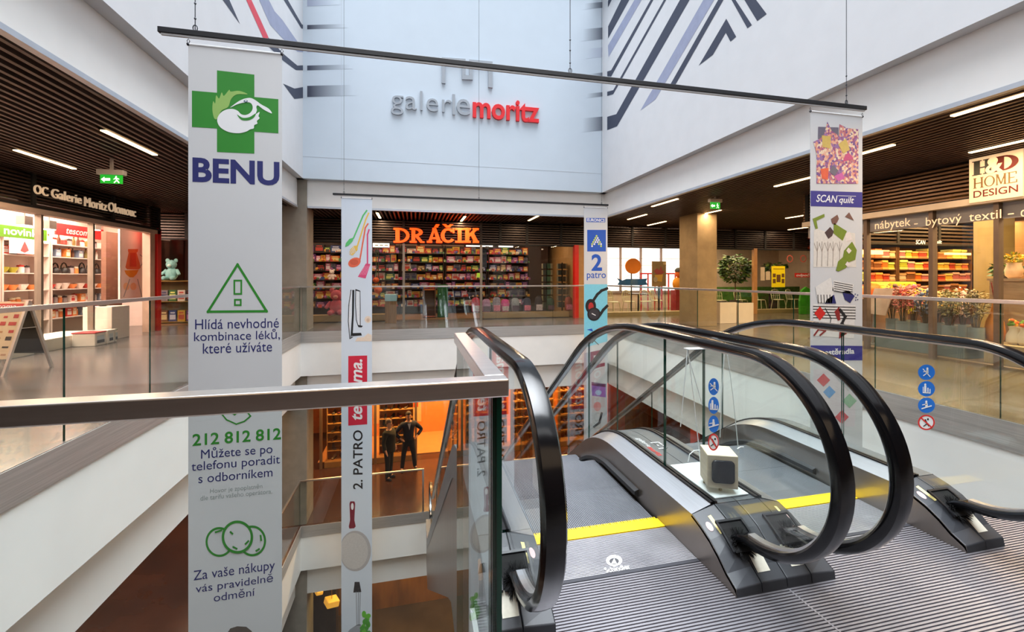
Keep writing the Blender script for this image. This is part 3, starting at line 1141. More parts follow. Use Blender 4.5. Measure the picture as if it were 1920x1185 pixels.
def col(name, rgb, **k):
    return M(name, rgb, 0.6, noise=k.get('noise', 0.05), scale=k.get('scale', 30))


def rod(label, Y, wires_px, xa, xb, z, ztop):
    t = thing('banner_rod', label, 'rod', ((xa + xb) / 2, Y, z), None)
    mb = MB()
    mb.box(xa, xb, Y - 0.018, Y + 0.018, z - 0.022, z + 0.022)
    mb.build('rod', black_mat, t, bevel=0.004)
    mb = MB()
    mb.box(xa + 0.02, xb - 0.02, Y - 0.008, Y + 0.008, z - 0.038, z - 0.022)
    mb.build('keder_rail', M('grey_keder', (190, 190, 192), 0.5, noise=0.02), t)
    for x in wires_px:
        X = P(x, 50, Y=Y).x
        mb = MB()
        mb.cyl((X, Y, z + 0.02), (X, Y, ztop), 0.0035, n=6)
        for k in (0.12, 0.24, 0.34):
            mb.ball((X, Y, z + k), 0.009, n=8)
        for k in range(10):
            a0, a1 = 2 * PI * k / 10, 2 * PI * (k + 1) / 10
            mb.cyl((X + 0.016 * math.cos(a0), Y, z + 0.045 + 0.024 * math.sin(a0)), (X + 0.016 * math.cos(a1), Y, z + 0.045 + 0.024 * math.sin(a1)), 0.004, n=5)
        mb.build('wire', M('steel_wire', (70, 72, 78), 0.4, metal=0.7, noise=0.05), t)
    return t


YF, YK = 3.84, 10.53
rod('long black hanging rod nearest the camera, carrying the pharmacy and quilt banners', YF, (366, 1069, 1587), P(297, 65, Y=YF).x, P(1623, 197, Y=YF).x, 3.277, 9.5)
rod('distant black hanging rod in front of the toy shop, carrying two narrow banners', YK, (645, 898, 1128), P(624, 368, Y=YK).x, P(1140.5, 387, Y=YK).x, 3.29, 9.5)


def banner(label, Y, x0, x1, ztop, zbot, mat, hooks=True):
    a, b = P(x0, 400, Y=Y).x, P(x1, 400, Y=Y).x
    t = thing('banner', label, 'banner', ((a + b) / 2, Y, zbot))
    mb = MB()
    mb.box(a, b, Y, Y + 0.003, zbot, ztop - 0.03)
    mb.build('fabric', mat, t)
    mb = MB()
    mb.cyl((a - 0.01, Y + 0.002, ztop - 0.025), (b + 0.01, Y + 0.002, ztop - 0.025), 0.010, n=10)
    mb.build('top_bar', p_white, t)
    mb = MB()
    for x in (a, b):
        mb.tube([(x, Y + 0.002, ztop - 0.02), (x + 0.010, Y + 0.002, ztop), (x, Y + 0.002, ztop + 0.018), (x - 0.010, Y + 0.002, ztop), (x, Y + 0.002, ztop - 0.02)], 0.0025, 5)
        mb.ball((x, Y + 0.002, ztop - 0.025), 0.014, n=8)
    mb.build('hook', M('dark_hook', (50, 50, 56), 0.4, metal=0.6, noise=0.05), t)
    return t, Face('Y', Y, -1)


# --- pharmacy banner
t, fc = banner('wide white pharmacy banner with green cross and heron, nearest on the left', YF, 353, 528.5, 3.215, -3.4, ban_white)
mb = MB()
fc.poly(mb, [(407, 132), (477, 140), (477, 182), (522, 186), (522, 250), (477, 247), (477, 288), (407, 285), (407, 241), (360, 238), (360, 170), (407, 174)], 0, 1)
fc.spoly(mb, [(402, 222), (398.5, 206), (400, 190), (403.7, 194), (405.6, 179), (411, 185), (416, 173.4), (420, 180), (430, 168.7), (433, 172), (448.7, 170.6), (464.7, 177),
             (445, 177), (433.7, 185.6), (428, 200.6), (415, 208), (408.4, 222)], 1, 2)
fc.spoly(mb, [(408, 222), (414, 212), (424, 206), (436, 204.5), (446, 208), (452, 214), (460, 216), (468, 213), (473, 207), (474, 200), (471, 194), (465, 192), (456, 193), (445, 196), (432, 202),
             (445, 192), (452, 188), (460, 185), (470, 184), (479, 188), (490, 196), (504, 204), (510, 213), (495, 206), (484, 198), (481, 201), (482, 207), (480, 214), (487, 210),
             (485, 218), (487, 222), (482, 227), (483, 232), (477, 235), (476, 241), (469, 243), (462, 247), (448, 250), (430, 248), (416, 241), (409, 232)], 2, 3)
fc.spoly(mb, [(445, 215), (455, 221), (468, 220), (480, 213), (476, 221), (466, 226), (453, 225)], 0, 4)
fc.ell(mb, 461, 190, 4, 2.4, 3, 4, 12)
fc.ell(mb, 461.5, 189.6, 1.8, 1.2, 2, 5, 8)
mb.build('cross_emblem', [p_green, p_pale, p_white, M('print_blue_grey', (90, 110, 130), 0.6, noise=0.02)], t, fix=False)['label'] = 'green cross with white heron'
mb = MB()
fc.text(mb, 'BENU', 361, 299.5, 524, 345, 0, 1, 0.034)
mb.build('lettering', p_navy, t, fix=False)['label'] = 'large bold dark blue name'
mb = MB()
fc.text(mb, 'Hlídá nevhodné', 366, 597.5, 523, 616, 0, 1, 0.0)
fc.text(mb, 'kombinace léků,', 364, 618, 525, 640, 0, 1, 0.0)
fc.text(mb, 'které užíváte', 380.5, 642, 510, 661, 0, 1, 0.0)
mb.build('lettering', p_navy, t, fix=False)['label'] = 'dark blue lines under the triangle'
mb = MB()
fc.text(mb, 'Můžete se po', 377, 835, 511, 860, 0, 1, 0.0)
fc.text(mb, 'telefonu poradit', 359, 859.5, 525, 881, 0, 1, 0.0)
fc.text(mb, 's odborníkem', 372, 883, 511, 899.5, 0, 1, 0.0)
mb.build('lettering', p_navy, t, fix=False)['label'] = 'dark blue lines under the telephone number'
mb = MB()
fc.text(mb, 'Za vaše nákupy', 363, 1060, 515.5, 1083.5, 0, 1, 0.0)
fc.text(mb, 'vás pravidelně', 367, 1085, 512, 1105.5, 0, 1, 0.0)
fc.text(mb, 'odmění', 401, 1106, 478, 1122.5, 0, 1, 0.0)
mb.build('lettering', p_navy, t, fix=False)['label'] = 'dark blue lines under the three circles'
mb = MB()
fc.text(mb, '212 812 812', 361, 808, 527, 830, 0, 1, 0.02)
fc.text(mb, 'Hovor je zpoplatněn', 394, 911, 492, 922.5, 1, 1)
fc.text(mb, 'dle tarifu vašeho operátora.', 376, 923, 510.5, 934.5, 1, 1)
mb.build('green_lettering', [p_green, p_grey], t, fix=False)['label'] = 'green telephone number and small grey note'
mb = MB()
fc.line(mb, [(445.5, 496), (390, 584.5), (500, 583.5)], 4.5, 0, 1, True)
for q in ([(439.5, 526), (452.5, 526), (452.5, 551), (439.5, 551)], [(440.5, 562), (451.5, 562), (451.5, 572), (440.5, 572)]):
    fc.line(mb, q, 3.2, 0, 1, True)
mb.build('warning_icon', p_green, t, fix=False)['label'] = 'green outlined triangle with exclamation mark'
mb = MB()
fc.line(mb, [(402, 752), (414, 774), (425, 787), (443, 795), (458, 790), (470, 780), (464, 773), (455, 768)], 2.6, 0, 1)
fc.line(mb, [(430, 772), (440, 777.5), (449, 771)], 2.6, 0, 1)
mb.build('telephone_icon', p_green, t, fix=False)['label'] = 'green outlined telephone receiver'
mb = MB()
fc.ell(mb, 411.5, 1016, 26, 28, 0, 1, 36, inner=0.85)
fc.ell(mb, 473, 1014, 26, 29, 0, 1, 36, inner=0.85)
fc.ell(mb, 445.5, 1006.5, 27, 29, 1, 2, 36)
fc.ell(mb, 445.5, 1006.5, 29.5, 31, 0, 3, 40, inner=0.84)
for q in ([(433, 997), (436, 1000)], [(461, 1019), (466, 1014)], [(438, 1025), (444, 1028)], [(489, 1004), (490, 1012)], [(481, 1032), (486, 1029)], [(405, 997), (415, 994)]):
    fc.line(mb, q, 3.4, 0, 4)
mb.build('circles_icon', [p_green, ban_white], t, fix=False)['label'] = 'three overlapping green outlined circles'
mb = MB()
fc.poly(mb, [(424, 1190), (432, 1178), (445, 1174), (462, 1175), (472, 1183), (476, 1200), (470, 1230), (430, 1230), (420, 1208)], 0, 1)
mb.build('picture', col('print_hair_brown', (84, 74, 66)), t, fix=False)['label'] = 'dark brown hair of a printed picture'

# --- kitchenware banner at the back
t, fc = banner('narrow pale blue kitchenware banner with ladles and a red vertical label', YK, 640, 697.5, 3.235, -7.6, ban_blue)
mb = MB()
ms = [col('print_spoon_green', (88, 190, 110)), col('print_spoon_yellow', (232, 190, 84)), col('print_spoon_orange', (226, 104, 74)), col('print_spoon_pink', (214, 72, 120))]
for mi, hl, bl in ((0, [(687.5, 395), (681, 404), (663, 446)], [(664, 445), (661, 453), (653, 461), (647, 463), (648.4, 456), (655, 448)]),
                   (1, [(691, 400), (686, 411), (669.5, 463)], [(671, 460), (670.5, 469), (661, 479), (655, 477), (656, 468), (663, 461)]),
                   (2, [(689.7, 420), (685, 427), (675, 486)], [(664.6 + 11.8 * math.cos(k * PI / 8), 492 + 9 * math.sin(k * PI / 8) - 2.5 * math.cos(k * PI / 8)) for k in range(16)]),
                   (3, [(691.8, 431), (689, 440), (689, 496)], [(686, 494), (694.5, 495), (685.5, 522), (671, 519)])):
    fc.line(mb, hl, 2.8, mi, 1)
    fc.poly(mb, bl, mi, 2)
for k in range(5):
    fc.line(mb, [(657 + k * 2.4, 477 - k * 1.2), (653.5 + k * 2.2, 470 - k * 2)], 1.0, 4, 3)
fc.ell(mb, 664, 491.5, 8, 5.5, 5, 3, 18)
for k in range(4):
    fc.line(mb, [(676 + k * 3, 515), (684 + k * 2.6, 499)], 0.8, 6, 3)
mb.build('ladle_picture', ms + [ban_blue, col('print_orange_dark', (204, 88, 62)), col('print_pink_light', (236, 150, 180))], t, fix=False)['label'] = 'green, yellow, orange and pink cooking spoons'
mb = MB()
fc.poly(mb, [(660.5, 543.6), (664.5, 543.6), (663.5, 590), (661.5, 625), (657, 636), (660, 590)], 0, 1)
fc.line(mb, [(658, 544), (654, 572), (653, 603), (656, 635), (661, 632)], 1.4, 0, 1)
fc.line(mb, [(667, 543), (666.5, 570), (668, 600), (671.5, 611)], 1.4, 0, 1)
fc.line(mb, [(675, 546), (675.5, 580), (675.5, 611)], 1.2, 0, 1)
fc.poly(mb, [(667, 542), (675, 545), (676, 547), (667, 545)], 0, 1)
fc.poly(mb, [(671, 609), (680.5, 611), (678, 614), (672, 613.5)], 0, 1)
fc.poly(mb, [(660.5, 624.6), (677, 624), (678.5, 629), (660, 630.5)], 0, 1)
fc.poly(mb, [(655, 548), (660, 545), (659, 590), (655, 632), (653, 603)], 2, 1)
fc.poly(mb, [(668, 545), (674.5, 548), (674.8, 610), (671.5, 609), (667, 570)], 2, 1)
fc.ell(mb, 690, 599, 6.5, 6.5, 1, 1, 18)
fc.ell(mb, 690, 600, 3, 3.5, 3, 2, 12)
fc.poly(mb, [(666, 640), (670, 633), (682, 632), (690, 625), (697, 628), (697, 640)], 1, 1)
mb.build('garlic_press_picture', [p_black, col('print_garlic', (226, 208, 190)), col('print_silver', (222, 226, 232)), col('print_garlic_shade', (206, 178, 156))], t, fix=False)['label'] = 'silver garlic press with garlic'
mb = MB()
fc.poly(mb, [(653, 667.5), (688.5, 666.5), (688.5, 795.5), (653, 798)], 0, 1)
fc.vtext(mb, 'tescoma.', 659.5, 674, 679.5, 788, 1, 2, 0.02, 0.2)
mb.build('label_panel', [p_crim, p_white], t, fix=False)['label'] = 'red label with white lettering'
mb = MB()
fc.vtext(mb, '2. PATRO', 662, 807.5, 680, 918, 0, 1, 0.012)
mb.build('lettering', p_black, t, fix=False)['label'] = 'black upright lettering'
mb = MB()
fc.poly(mb, [(657, 940), (664.5, 940), (666, 944), (664.5, 975), (667, 987), (664, 990.5), (655, 991), (654, 987), (656.5, 975), (655.3, 944)], 0, 1)
fc.ell(mb, 660.6, 949.5, 2.6, 6.5, 1, 2, 14)
cl = []
for k in range(40):
    a = 2 * PI * k / 40
    cl.append((max(640.6, 666 + 29.5 * math.cos(a)), 1033 + 38 * math.sin(a)))
fc.poly(mb, cl, 2, 1)
cl = [(max(640.6, 664 + 26 * math.cos(2 * PI * k / 40)), 1033 + 34 * math.sin(2 * PI * k / 40)) for k in range(40)]
fc.poly(mb, cl, 3, 2)
mb.build('pan_picture', [col('print_maroon', (122, 22, 44)), p_white, col('print_pan_rim', (176, 172, 172)), col('print_pan', (196, 192, 188))], t, fix=False)['label'] = 'cream pan with maroon handle'
mb = MB()
fc.poly(mb, [(665, 1091), (674, 1091), (677.5, 1110), (662.5, 1111)], 0, 1)
for a, b in ((668, 669), (672, 671.5), (675.5, 674)):
    fc.line(mb, [(a, 1110), (b, 1172)], 1.6, 1, 1)
fc.poly(mb, [(668, 1172), (676, 1170), (690, 1200), (640.5, 1200), (656, 1180)], 1, 1)
rr = random.Random(3)
for k in range(26):
    fc.ell(mb, min(692, rr.uniform(678, 693)), rr.uniform(1150, 1195), 4.2, rr.uniform(4, 7), 2 + k % 2, 2 + 0.1 * k, 9)
mb.build('whisk_picture', [p_black, col('print_steel', (150, 156, 164)), col('print_lettuce', (92, 180, 40)), col('print_lettuce_dark', (60, 150, 30))], t, fix=False)['label'] = 'kitchen tool with green lettuce'

# --- floor number banner
t, fc = banner('narrow white electronics banner with blue number two and headphones', YK, 1095, 1139, 3.235, -7.6, ban_white)
mb = MB()
fc.poly(mb, [(1099.5, 408.6), (1134.7, 409), (1134.7, 416.8), (1099.5, 416.4)], 0, 1)
fc.text(mb, 'EURONICS', 1101, 409.8, 1133.5, 415.6, 1, 2, 0.03)
fc.poly(mb, [(1101, 431), (1136, 431), (1136, 471.5), (1101, 471.5)], 0, 1)
for r, row in enumerate(((0,), (-1, 1), (-2, 0, 2), (-3, -1, 1, 3), (-4, -2, 2, 4), (-4, 4))):
    for k in row:
        fc.ell(mb, 1118.5 + k * 2.1, 442.5 + r * 3.8, 1.7, 1.8, 1 if (r + k) % 3 else 2, 2, 10)
fc.text(mb, '2', 1109, 476.5, 1128.8, 507.8, 0, 1, 0.03)
fc.text(mb, 'patro', 1100.3, 511, 1136, 525.5, 0, 1, 0.006)
mb.build('floor_sign', [p_blue, p_white, col('print_lime', (200, 220, 90))], t, fix=False)['label'] = 'blue square arrow with number and lettering'
mb = MB()
fc.poly(mb, [(1095.3, 533), (1138.7, 533), (1138.7, 640), (1095.3, 652)], 0, 1)
fc.line(mb, [(1138, 541), (1128, 545), (1120, 552), (1112, 564)], 5, 1, 2)
fc.ell(mb, 1107.5, 574, 10, 13.5, 1, 3, 24)
fc.ell(mb, 1108, 575, 5, 8, 2, 4, 20)
fc.ell(mb, 1113.5, 589, 12.5, 12.5, 1, 5, 24)
fc.ell(mb, 1113.5, 589, 9.5, 9.5, 3, 6, 24)
fc.line(mb, [(1110, 588), (1116, 591)], 1.6, 4, 7)
fc.line(mb, [(1138, 574), (1131, 581), (1125, 590)], 5, 1, 5)
fc.poly(mb, [(1100, 618), (1110, 616), (1112, 622)], 5, 2)
fc.line(mb, [(1107, 632), (1122, 646)], 1.5, 3, 2)
fc.line(mb, [(1122, 630), (1110, 643)], 1.5, 3, 2)
mb.build('headphones_picture', [col('print_sky', (126, 206, 230)), p_black, col('print_red_pad', (180, 44, 44)), col('print_cup', (52, 50, 58)), p_white, p_blue], t, fix=False)['label'] = 'black headphones on sky blue'
mb = MB()
fc.poly(mb, [(1095.3, 662), (1108, 660), (1108, 692), (1095.3, 692)], 0, 1)
for q in ([(1107, 660), (1132, 655), (1131, 663), (1107, 668)], [(1107, 668), (1113, 667), (1113, 692), (1107, 694)], [(1116, 671), (1130, 668), (1130, 673), (1116, 676)], [(1107, 686), (1134, 680), (1134, 686), (1107, 693)]):
    fc.poly(mb, q, 1, 2)
fc.poly(mb, [(1109, 718), (1136, 722), (1136, 745), (1110, 742)], 2, 1)
fc.poly(mb, [(1109, 716), (1136, 720), (1136, 726), (1109, 722)], 3, 2)
fc.ell(mb, 1122, 736, 6, 5, 4, 2, 14)
fc.ell(mb, 1120, 762, 7, 9, 5, 2, 16)
fc.line(mb, [(1128, 775), (1124, 792), (1114, 800)], 4, 6, 2)
mb.build('lower_picture', [col('print_mid_grey', (170, 178, 188)), col('print_wine', (128, 30, 66)), col('print_purple', (150, 110, 196)), col('print_plum', (90, 40, 96)), col('print_ice', (170, 200, 236)),
                           col('print_rose', (224, 160, 160)), p_black], t, fix=False)['label'] = 'faded purple and wine red print'

# --- quilt banner
t, fc = banner('white bedding banner with patterned quilts and blue bands, hanging on the right', YF, 1519.5, 1617, 3.205, -3.4, ban_white)


def blob_mat(name, cols, scale=60, kind='v'):
    m = bpy.data.materials.new(name)
    m.use_nodes = True
    nt = m.node_tree
    b = nt.nodes['Principled BSDF']
    b.inputs['Roughness'].default_value = 0.7
    tc = nt.nodes.new('ShaderNodeTexCoord')
    v = nt.nodes.new('ShaderNodeTexVoronoi' if kind == 'v' else 'ShaderNodeTexWave')
    v.inputs['Scale'].default_value = scale
    r = nt.nodes.new('ShaderNodeValToRGB')
    r.color_ramp.interpolation = 'CONSTANT'
    e = r.color_ramp.elements
    while len(e) < len(cols):
        e.new(0.5)
    for i, c in enumerate(cols):
        e[i].position = i / len(cols)
        e[i].color = lin(c)
    nt.links.new(tc.outputs['Object'], v.inputs['Vector'])
    if kind == 'v':
        s = nt.nodes.new('ShaderNodeSeparateColor')
        nt.links.new(v.outputs['Color'], s.inputs[0])
        nt.links.new(s.outputs[0], r.inputs[0])
    else:
        v.bands_direction = 'Z'
        v.inputs['Distortion'].default_value = 1.5
        nt.links.new(v.outputs[0], r.inputs[0])
    nt.links.new(r.outputs[0], b.inputs['Base Color'])
    return m


def z1(pts):
    return [(1500 + x / 4.086, 190 + y / 4.086) for x, y in pts]


def z2(pts):
    return [(1500 + x / 3.2, 450 + y / 3.2) for x, y in pts]


mb = MB()
fc.poly(mb, z1([(138, 195), (295, 200), (295, 290), (136, 290)]), 1, 1)
fc.poly(mb, z1([(125, 630), (445, 632), (447, 215), (360, 205), (300, 175), (298, 265), (240, 225), (208, 155), (185, 250), (155, 285), (100, 312), (125, 400)]), 0, 2)
for q, mi in ((((165, 262), (235, 268), (230, 362), (170, 350)), 2), (((290, 330), (350, 285), (380, 370), (330, 402)), 2), (((370, 390), (408, 440), (325, 466), (340, 420)), 3),
              (((155, 518), (218, 510), (212, 602), (165, 592)), 4), (((222, 540), (250, 488), (292, 530), (262, 572)), 1), (((258, 575), (320, 545), (342, 590), (290, 614)), 5)):
    fc.poly(mb, z1(q), mi, 3)
mb.build('quilt_picture', [blob_mat('print_patchwork', [(150, 84, 130), (226, 176, 150), (120, 84, 140), (232, 208, 180), (190, 110, 120), (150, 110, 160), (220, 150, 130)], 38),
                           col('print_slate', (104, 98, 116)), col('print_mustard', (206, 176, 92)), col('print_magenta', (190, 60, 120)), col('print_red_orange', (224, 92, 60)), col('print_orchid', (200, 90, 160))],
         t, fix=False)['label'] = 'purple patchwork quilt with cushions'
mb = MB()
fc.poly(mb, [(1519.8, 357.5), (1616.7, 360.5), (1616.7, 389), (1519.8, 386.5)], 0, 1)
fc.text(mb, 'SCAN', 1530, 365.5, 1570, 379.5, 1, 2, 0.014, 0.25)
fc.text(mb, 'quilt', 1573, 369, 1601, 384.5, 1, 2, 0.014, 0.25)
fc.line(mb, [(1571, 367), (1604, 368)], 0.9, 1, 2)
mb.build('blue_band', [p_rb, p_white], t, fix=False)['label'] = 'upper dark blue band with white lettering'
mb = MB()
fc.poly(mb, [(1519.8, 647.5), (1616.7, 648.5), (1616.7, 675.5), (1519.8, 675.8)], 0, 1)
fc.text(mb, 'prostěradla', 1532, 653.5, 1601.5, 668, 1, 2, 0.03)
mb.build('blue_band', [p_rb, p_white], t, fix=False)['label'] = 'lower dark blue band with white lettering'
mb = MB()
fc.poly(mb, z1([(105, 990), (130, 975), (200, 1000), (330, 1000), (420, 1010), (430, 1270), (102, 1270)]), 0, 1)
for q, mi in ((((95, 900), (185, 862), (187, 885), (125, 915), (136, 975), (118, 978)), 1), (((235, 902), (285, 868), (297, 900), (270, 948), (245, 936)), 2), (((375, 850), (412, 914), (343, 884)), 2),
              (((188, 1005), (230, 962), (258, 998), (245, 1032), (216, 1054)), 3), (((258, 932), (358, 995), (325, 1068), (255, 1012)), 1), (((345, 1015), (380, 1000), (400, 1060), (350, 1075)), 4)):
    fc.poly(mb, z1(q), mi, 2)
for x in (128, 165, 210, 250, 300):
    fc.line(mb, z1([(x, 1262), (x + 3, 1150), (x + 2, 1075)]), 0.8, 5, 2)
    for s in (-1, 1):
        fc.line(mb, z1([(x + 2, 1150), (x + 16 * s, 1100), (x + 20 * s, 1085)]), 0.6, 5, 2)
fc.poly(mb, [(1567, 507), (1571, 490), (1580, 482), (1582, 470), (1597, 453), (1606, 469), (1603, 487), (1590, 492), (1586, 502), (1572, 509)], 1, 3)
for q in (((1590, 464), (1596, 470), (1591, 476), (1586, 470)), ((1588, 490), (1594, 496), (1589, 501), (1584, 496))):
    fc.poly(mb, q, 4, 4)
mb.build('bedding_picture', [col('print_cream', (222, 214, 204)), col('print_olive', (120, 138, 44)), col('print_brown', (120, 84, 74)), col('print_dark_brown', (76, 56, 56)), col('print_blush', (232, 218, 210)),
                             col('print_twig', (140, 122, 110))], t, fix=False)['label'] = 'cream bedding with olive cushions'
mb = MB()
fc.poly(mb, z2([(80, 385), (332, 392), (322, 590), (80, 575)]), 0, 1)
for k in range(5):
    fc.line(mb, z2([(80, 398 + k * 17), (330, 404 + k * 17)]), 1.6, 1, 2)
for q, mi in ((((118, 398), (152, 440), (118, 482), (84, 440)), 2), (((205, 430), (235, 398), (240, 480), (225, 484)), 3), (((235, 545), (282, 560), (232, 592)), 3),
              (((90, 282), (182, 225), (200, 300), (190, 378), (105, 375)), 0), (((200, 242), (322, 266), (300, 325), (192, 305)), 0),
              (((253, 310), (290, 303), (327, 336), (300, 377), (268, 358)), 4), (((158, 358), (202, 328), (216, 381), (148, 381)), 4)):
    fc.poly(mb, z2(q), mi, 3)
for k in range(5):
    fc.line(mb, z2([(204, 252 + k * 13), (312, 272 + k * 13)]), 1.2, 1, 4)
for k in range(5):
    fc.line(mb, z2([(105 + k * 18, 330), (108 + k * 18, 376)]), 1.4, 1, 4)
fc.line(mb, z2([(240, 420), (270, 460), (250, 500), (280, 540), (250, 570)]), 5, 1, 3)
fc.line(mb, z2([(85, 570), (110, 535), (150, 545), (120, 570)]), 3, 3, 3)
fc.line(mb, z2([(150, 410), (185, 470), (175, 520)]), 1.4, 1, 3)
for x, y in ((330, 325), (345, 330), (335, 345), (345, 358), (333, 360)):
    fc.ell(mb, 1500 + x / 3.2, 450 + y / 3.2, 1.2, 1.2, 4, 2, 8)
mb.build('striped_picture', [col('print_linen', (226, 222, 218)), p_black, col('print_bright_red', (206, 36, 30)), col('print_dark_red', (140, 34, 34)), col('print_navy_blue', (40, 42, 104))], t, fix=False)['label'] = 'striped black and white bedding'
mb = MB()
fc.poly(mb, z2([(80, 775), (332, 780), (330, 1120), (80, 1115)]), 0, 1)
for (x, y, r, mi) in ((140, 840, 40, 1), (175, 912, 38, 2), (285, 830, 34, 3), (296, 965, 44, 4), (250, 1062, 42, 1)):
    fc.poly(mb, z2([(x, y - r), (x + r, y), (x, y + r), (x - r, y)]), mi, 2)
for k in range(6):
    fc.line(mb, z2([(205 + k * 12, 810 + k * 4), (290 + k * 6, 905 - k * 6)]), 0.7, 5, 3)
mb.build('cushion_picture', [blob_mat('print_fine_stripes', [(214, 206, 212), (196, 172, 184), (220, 214, 214)], 22, 'w'), col('print_coral', (206, 84, 90)), col('print_cornflower', (100, 150, 206)),
                             col('print_straw', (222, 196, 120)), col('print_sage', (140, 176, 142)), p_grey], t, fix=False)['label'] = 'pale striped bedding with diamond cushions'

# ------------------------------------------------------------------ ceiling light strips and exit signs
lamp_on = M('lit_diffuser', (255, 206, 146), 0.5, emit=7)
mb = MB()
proto_lamp = thing('ceiling_light', 'lit warm linear ceiling light', 'ceiling light', (0, 0, ZS))
mb.box(-0.045, 0.045, -0.55, 0.55, ZS + 0.0, ZS + 0.06)
mb.build('housing', black_mat, proto_lamp)
for ch in proto_lamp.children:
    ch.matrix_parent_inverse = Matrix.Translation((0, 0, -ZS))
mb = MB()
mb.box(-0.032, 0.032, -0.53, 0.53, ZS - 0.012, ZS + 0.0)
o = mb.build('diffuser', lamp_on, proto_lamp)
o.matrix_parent_inverse = Matrix.Translation((0, 0, -ZS))
LAMPS = [
    (-5.47, 7.92, 'lit linear ceiling light on the left above the shop name letters'),
    (-3.70, 6.70, 'lit linear ceiling light on the left above the green exit sign'),
    (5.82, 9.15, 'short lit linear ceiling light high in the right gallery nearest the white fascia'),
    (6.39, 11.47, 'lit linear ceiling light right of the floor number banner, upper of a pair'),
    (7.77, 12.67, 'lit linear ceiling light right of the floor number banner, lower of a pair'),
    (7.90, 10.33, 'lit linear ceiling light passing just above the concrete column in the right gallery'),
    (6.90, 6.50, 'lit linear ceiling light partly hidden behind the top of the bedding banner'),
    (10.90, 10.17, 'lit linear ceiling light left of the bedding banner, upper of two beyond the column'),
    (13.60, 12.72, 'lit linear ceiling light left of the bedding banner, lower of two beyond the column'),
    (5.81, 3.00, 'lit linear ceiling light at the top right edge, nearest of all'),
    (7.76, 3.98, 'lit linear ceiling light just above the square home design sign'),
    (-1.02, 12.85, 'lit linear ceiling light above the start of the orange toy shop letters'),
    (1.43, 13.0, 'lit linear ceiling light above the end of the orange toy shop letters'),
    (3.48, 12.4, 'lit linear ceiling light before the toy shop, right of its orange letters'),
    (10.9, 7.2, 'lit linear ceiling light inside the home shop behind the glass lettering'),
    (7.76, 1.25, 'lit linear ceiling light of the right gallery level with the viewer'),
    (6.3, 5.0, 'lit linear ceiling light before the home shop, hidden behind the bedding banner'),
    (14.2, 10.2, 'lit linear ceiling light deep inside the home shop seen beside its column'),
]
for i, (x, y, lab) in enumerate(LAMPS):
    if i == 0:
        proto_lamp.location = (x, y, ZS)
        proto_lamp['label'] = lab
        proto_lamp['group'] = 'linear ceiling lights'
    else:
        dup(proto_lamp, (x, y, ZS), lab, 'linear ceiling lights')
    area('ceiling_light_beam', (x, y, ZS - 0.02), 0.07, 1.06, 26, WARM)


def exit_sign(label, x0, y0, x1, y1, Y):
    fc = Face('Y', Y, -1)
    a, b = fc.pt(x0, y0, 0), fc.pt(x1, y1, 0)
    t = thing('exit_sign', label, 'exit sign', ((a.x + b.x) / 2, Y, b.z))
    mb = MB()
    zt = a.z
    mb.box(a.x - 0.03, b.x + 0.03, Y - 0.04, Y + 0.05, zt, zt + 0.075)
    mb.box((a.x + b.x) / 2 - 0.02, (a.x + b.x) / 2 + 0.02, Y - 0.01, Y + 0.02, zt + 0.07, ZS + 0.02)
    mb.build('housing', M('exit_housing', (196, 188, 184), 0.5, noise=0.03), t, bevel=0.006)
    mb = MB()
    mb.box(a.x, b.x, Y - 0.004, Y + 0.008, b.z, zt)
    mb.build('panel', M('exit_green', (30, 150, 40), 0.4, emit=0.9), t)
    mb = MB()
    w, h = x1 - x0, y1 - y0
    fc.poly(mb, [(x0 + 0.04 * w, y0 + 0.5 * h), (x0 + 0.2 * w, y0 + 0.25 * h), (x0 + 0.2 * w, y0 + 0.4 * h), (x0 + 0.45 * w, y0 + 0.4 * h), (x0 + 0.45 * w, y0 + 0.65 * h), (x0 + 0.2 * w, y0 + 0.65 * h), (x0 + 0.2 * w, y0 + 0.8 * h)], 0, 5)
    fc.ell(mb, x0 + 0.72 * w, y0 + 0.25 * h, 0.035 * w, 0.08 * h, 0, 5, 10)
    fc.line(mb, [(x0 + 0.7 * w, y0 + 0.35 * h), (x0 + 0.75 * w, y0 + 0.6 * h), (x0 + 0.84 * w, y0 + 0.85 * h)], 0.05 * w, 0, 5)
    fc.line(mb, [(x0 + 0.75 * w, y0 + 0.6 * h), (x0 + 0.64 * w, y0 + 0.85 * h)], 0.045 * w, 0, 5)
    fc.line(mb, [(x0 + 0.62 * w, y0 + 0.5 * h), (x0 + 0.72 * w, y0 + 0.38 * h), (x0 + 0.84 * w, y0 + 0.5 * h)], 0.035 * w, 0, 5)
    mb.build('pictogram', M('exit_white', (250, 255, 240), 0.5, emit=1.2), t, fix=False)


exit_sign('green lit exit sign hanging from the slatted ceiling of the left gallery', 188, 327, 230, 345, 7.6)
exit_sign('small green lit exit sign hanging in the right gallery before the concrete column', 1332, 379, 1350, 392, 8.3)
# ------------------------------------------------------------------ shop fronts and what stands in them
R = random.Random(11)
ORD = ['bottom', 'second', 'third', 'fourth', 'fifth', 'sixth', 'topmost', 'eighth']

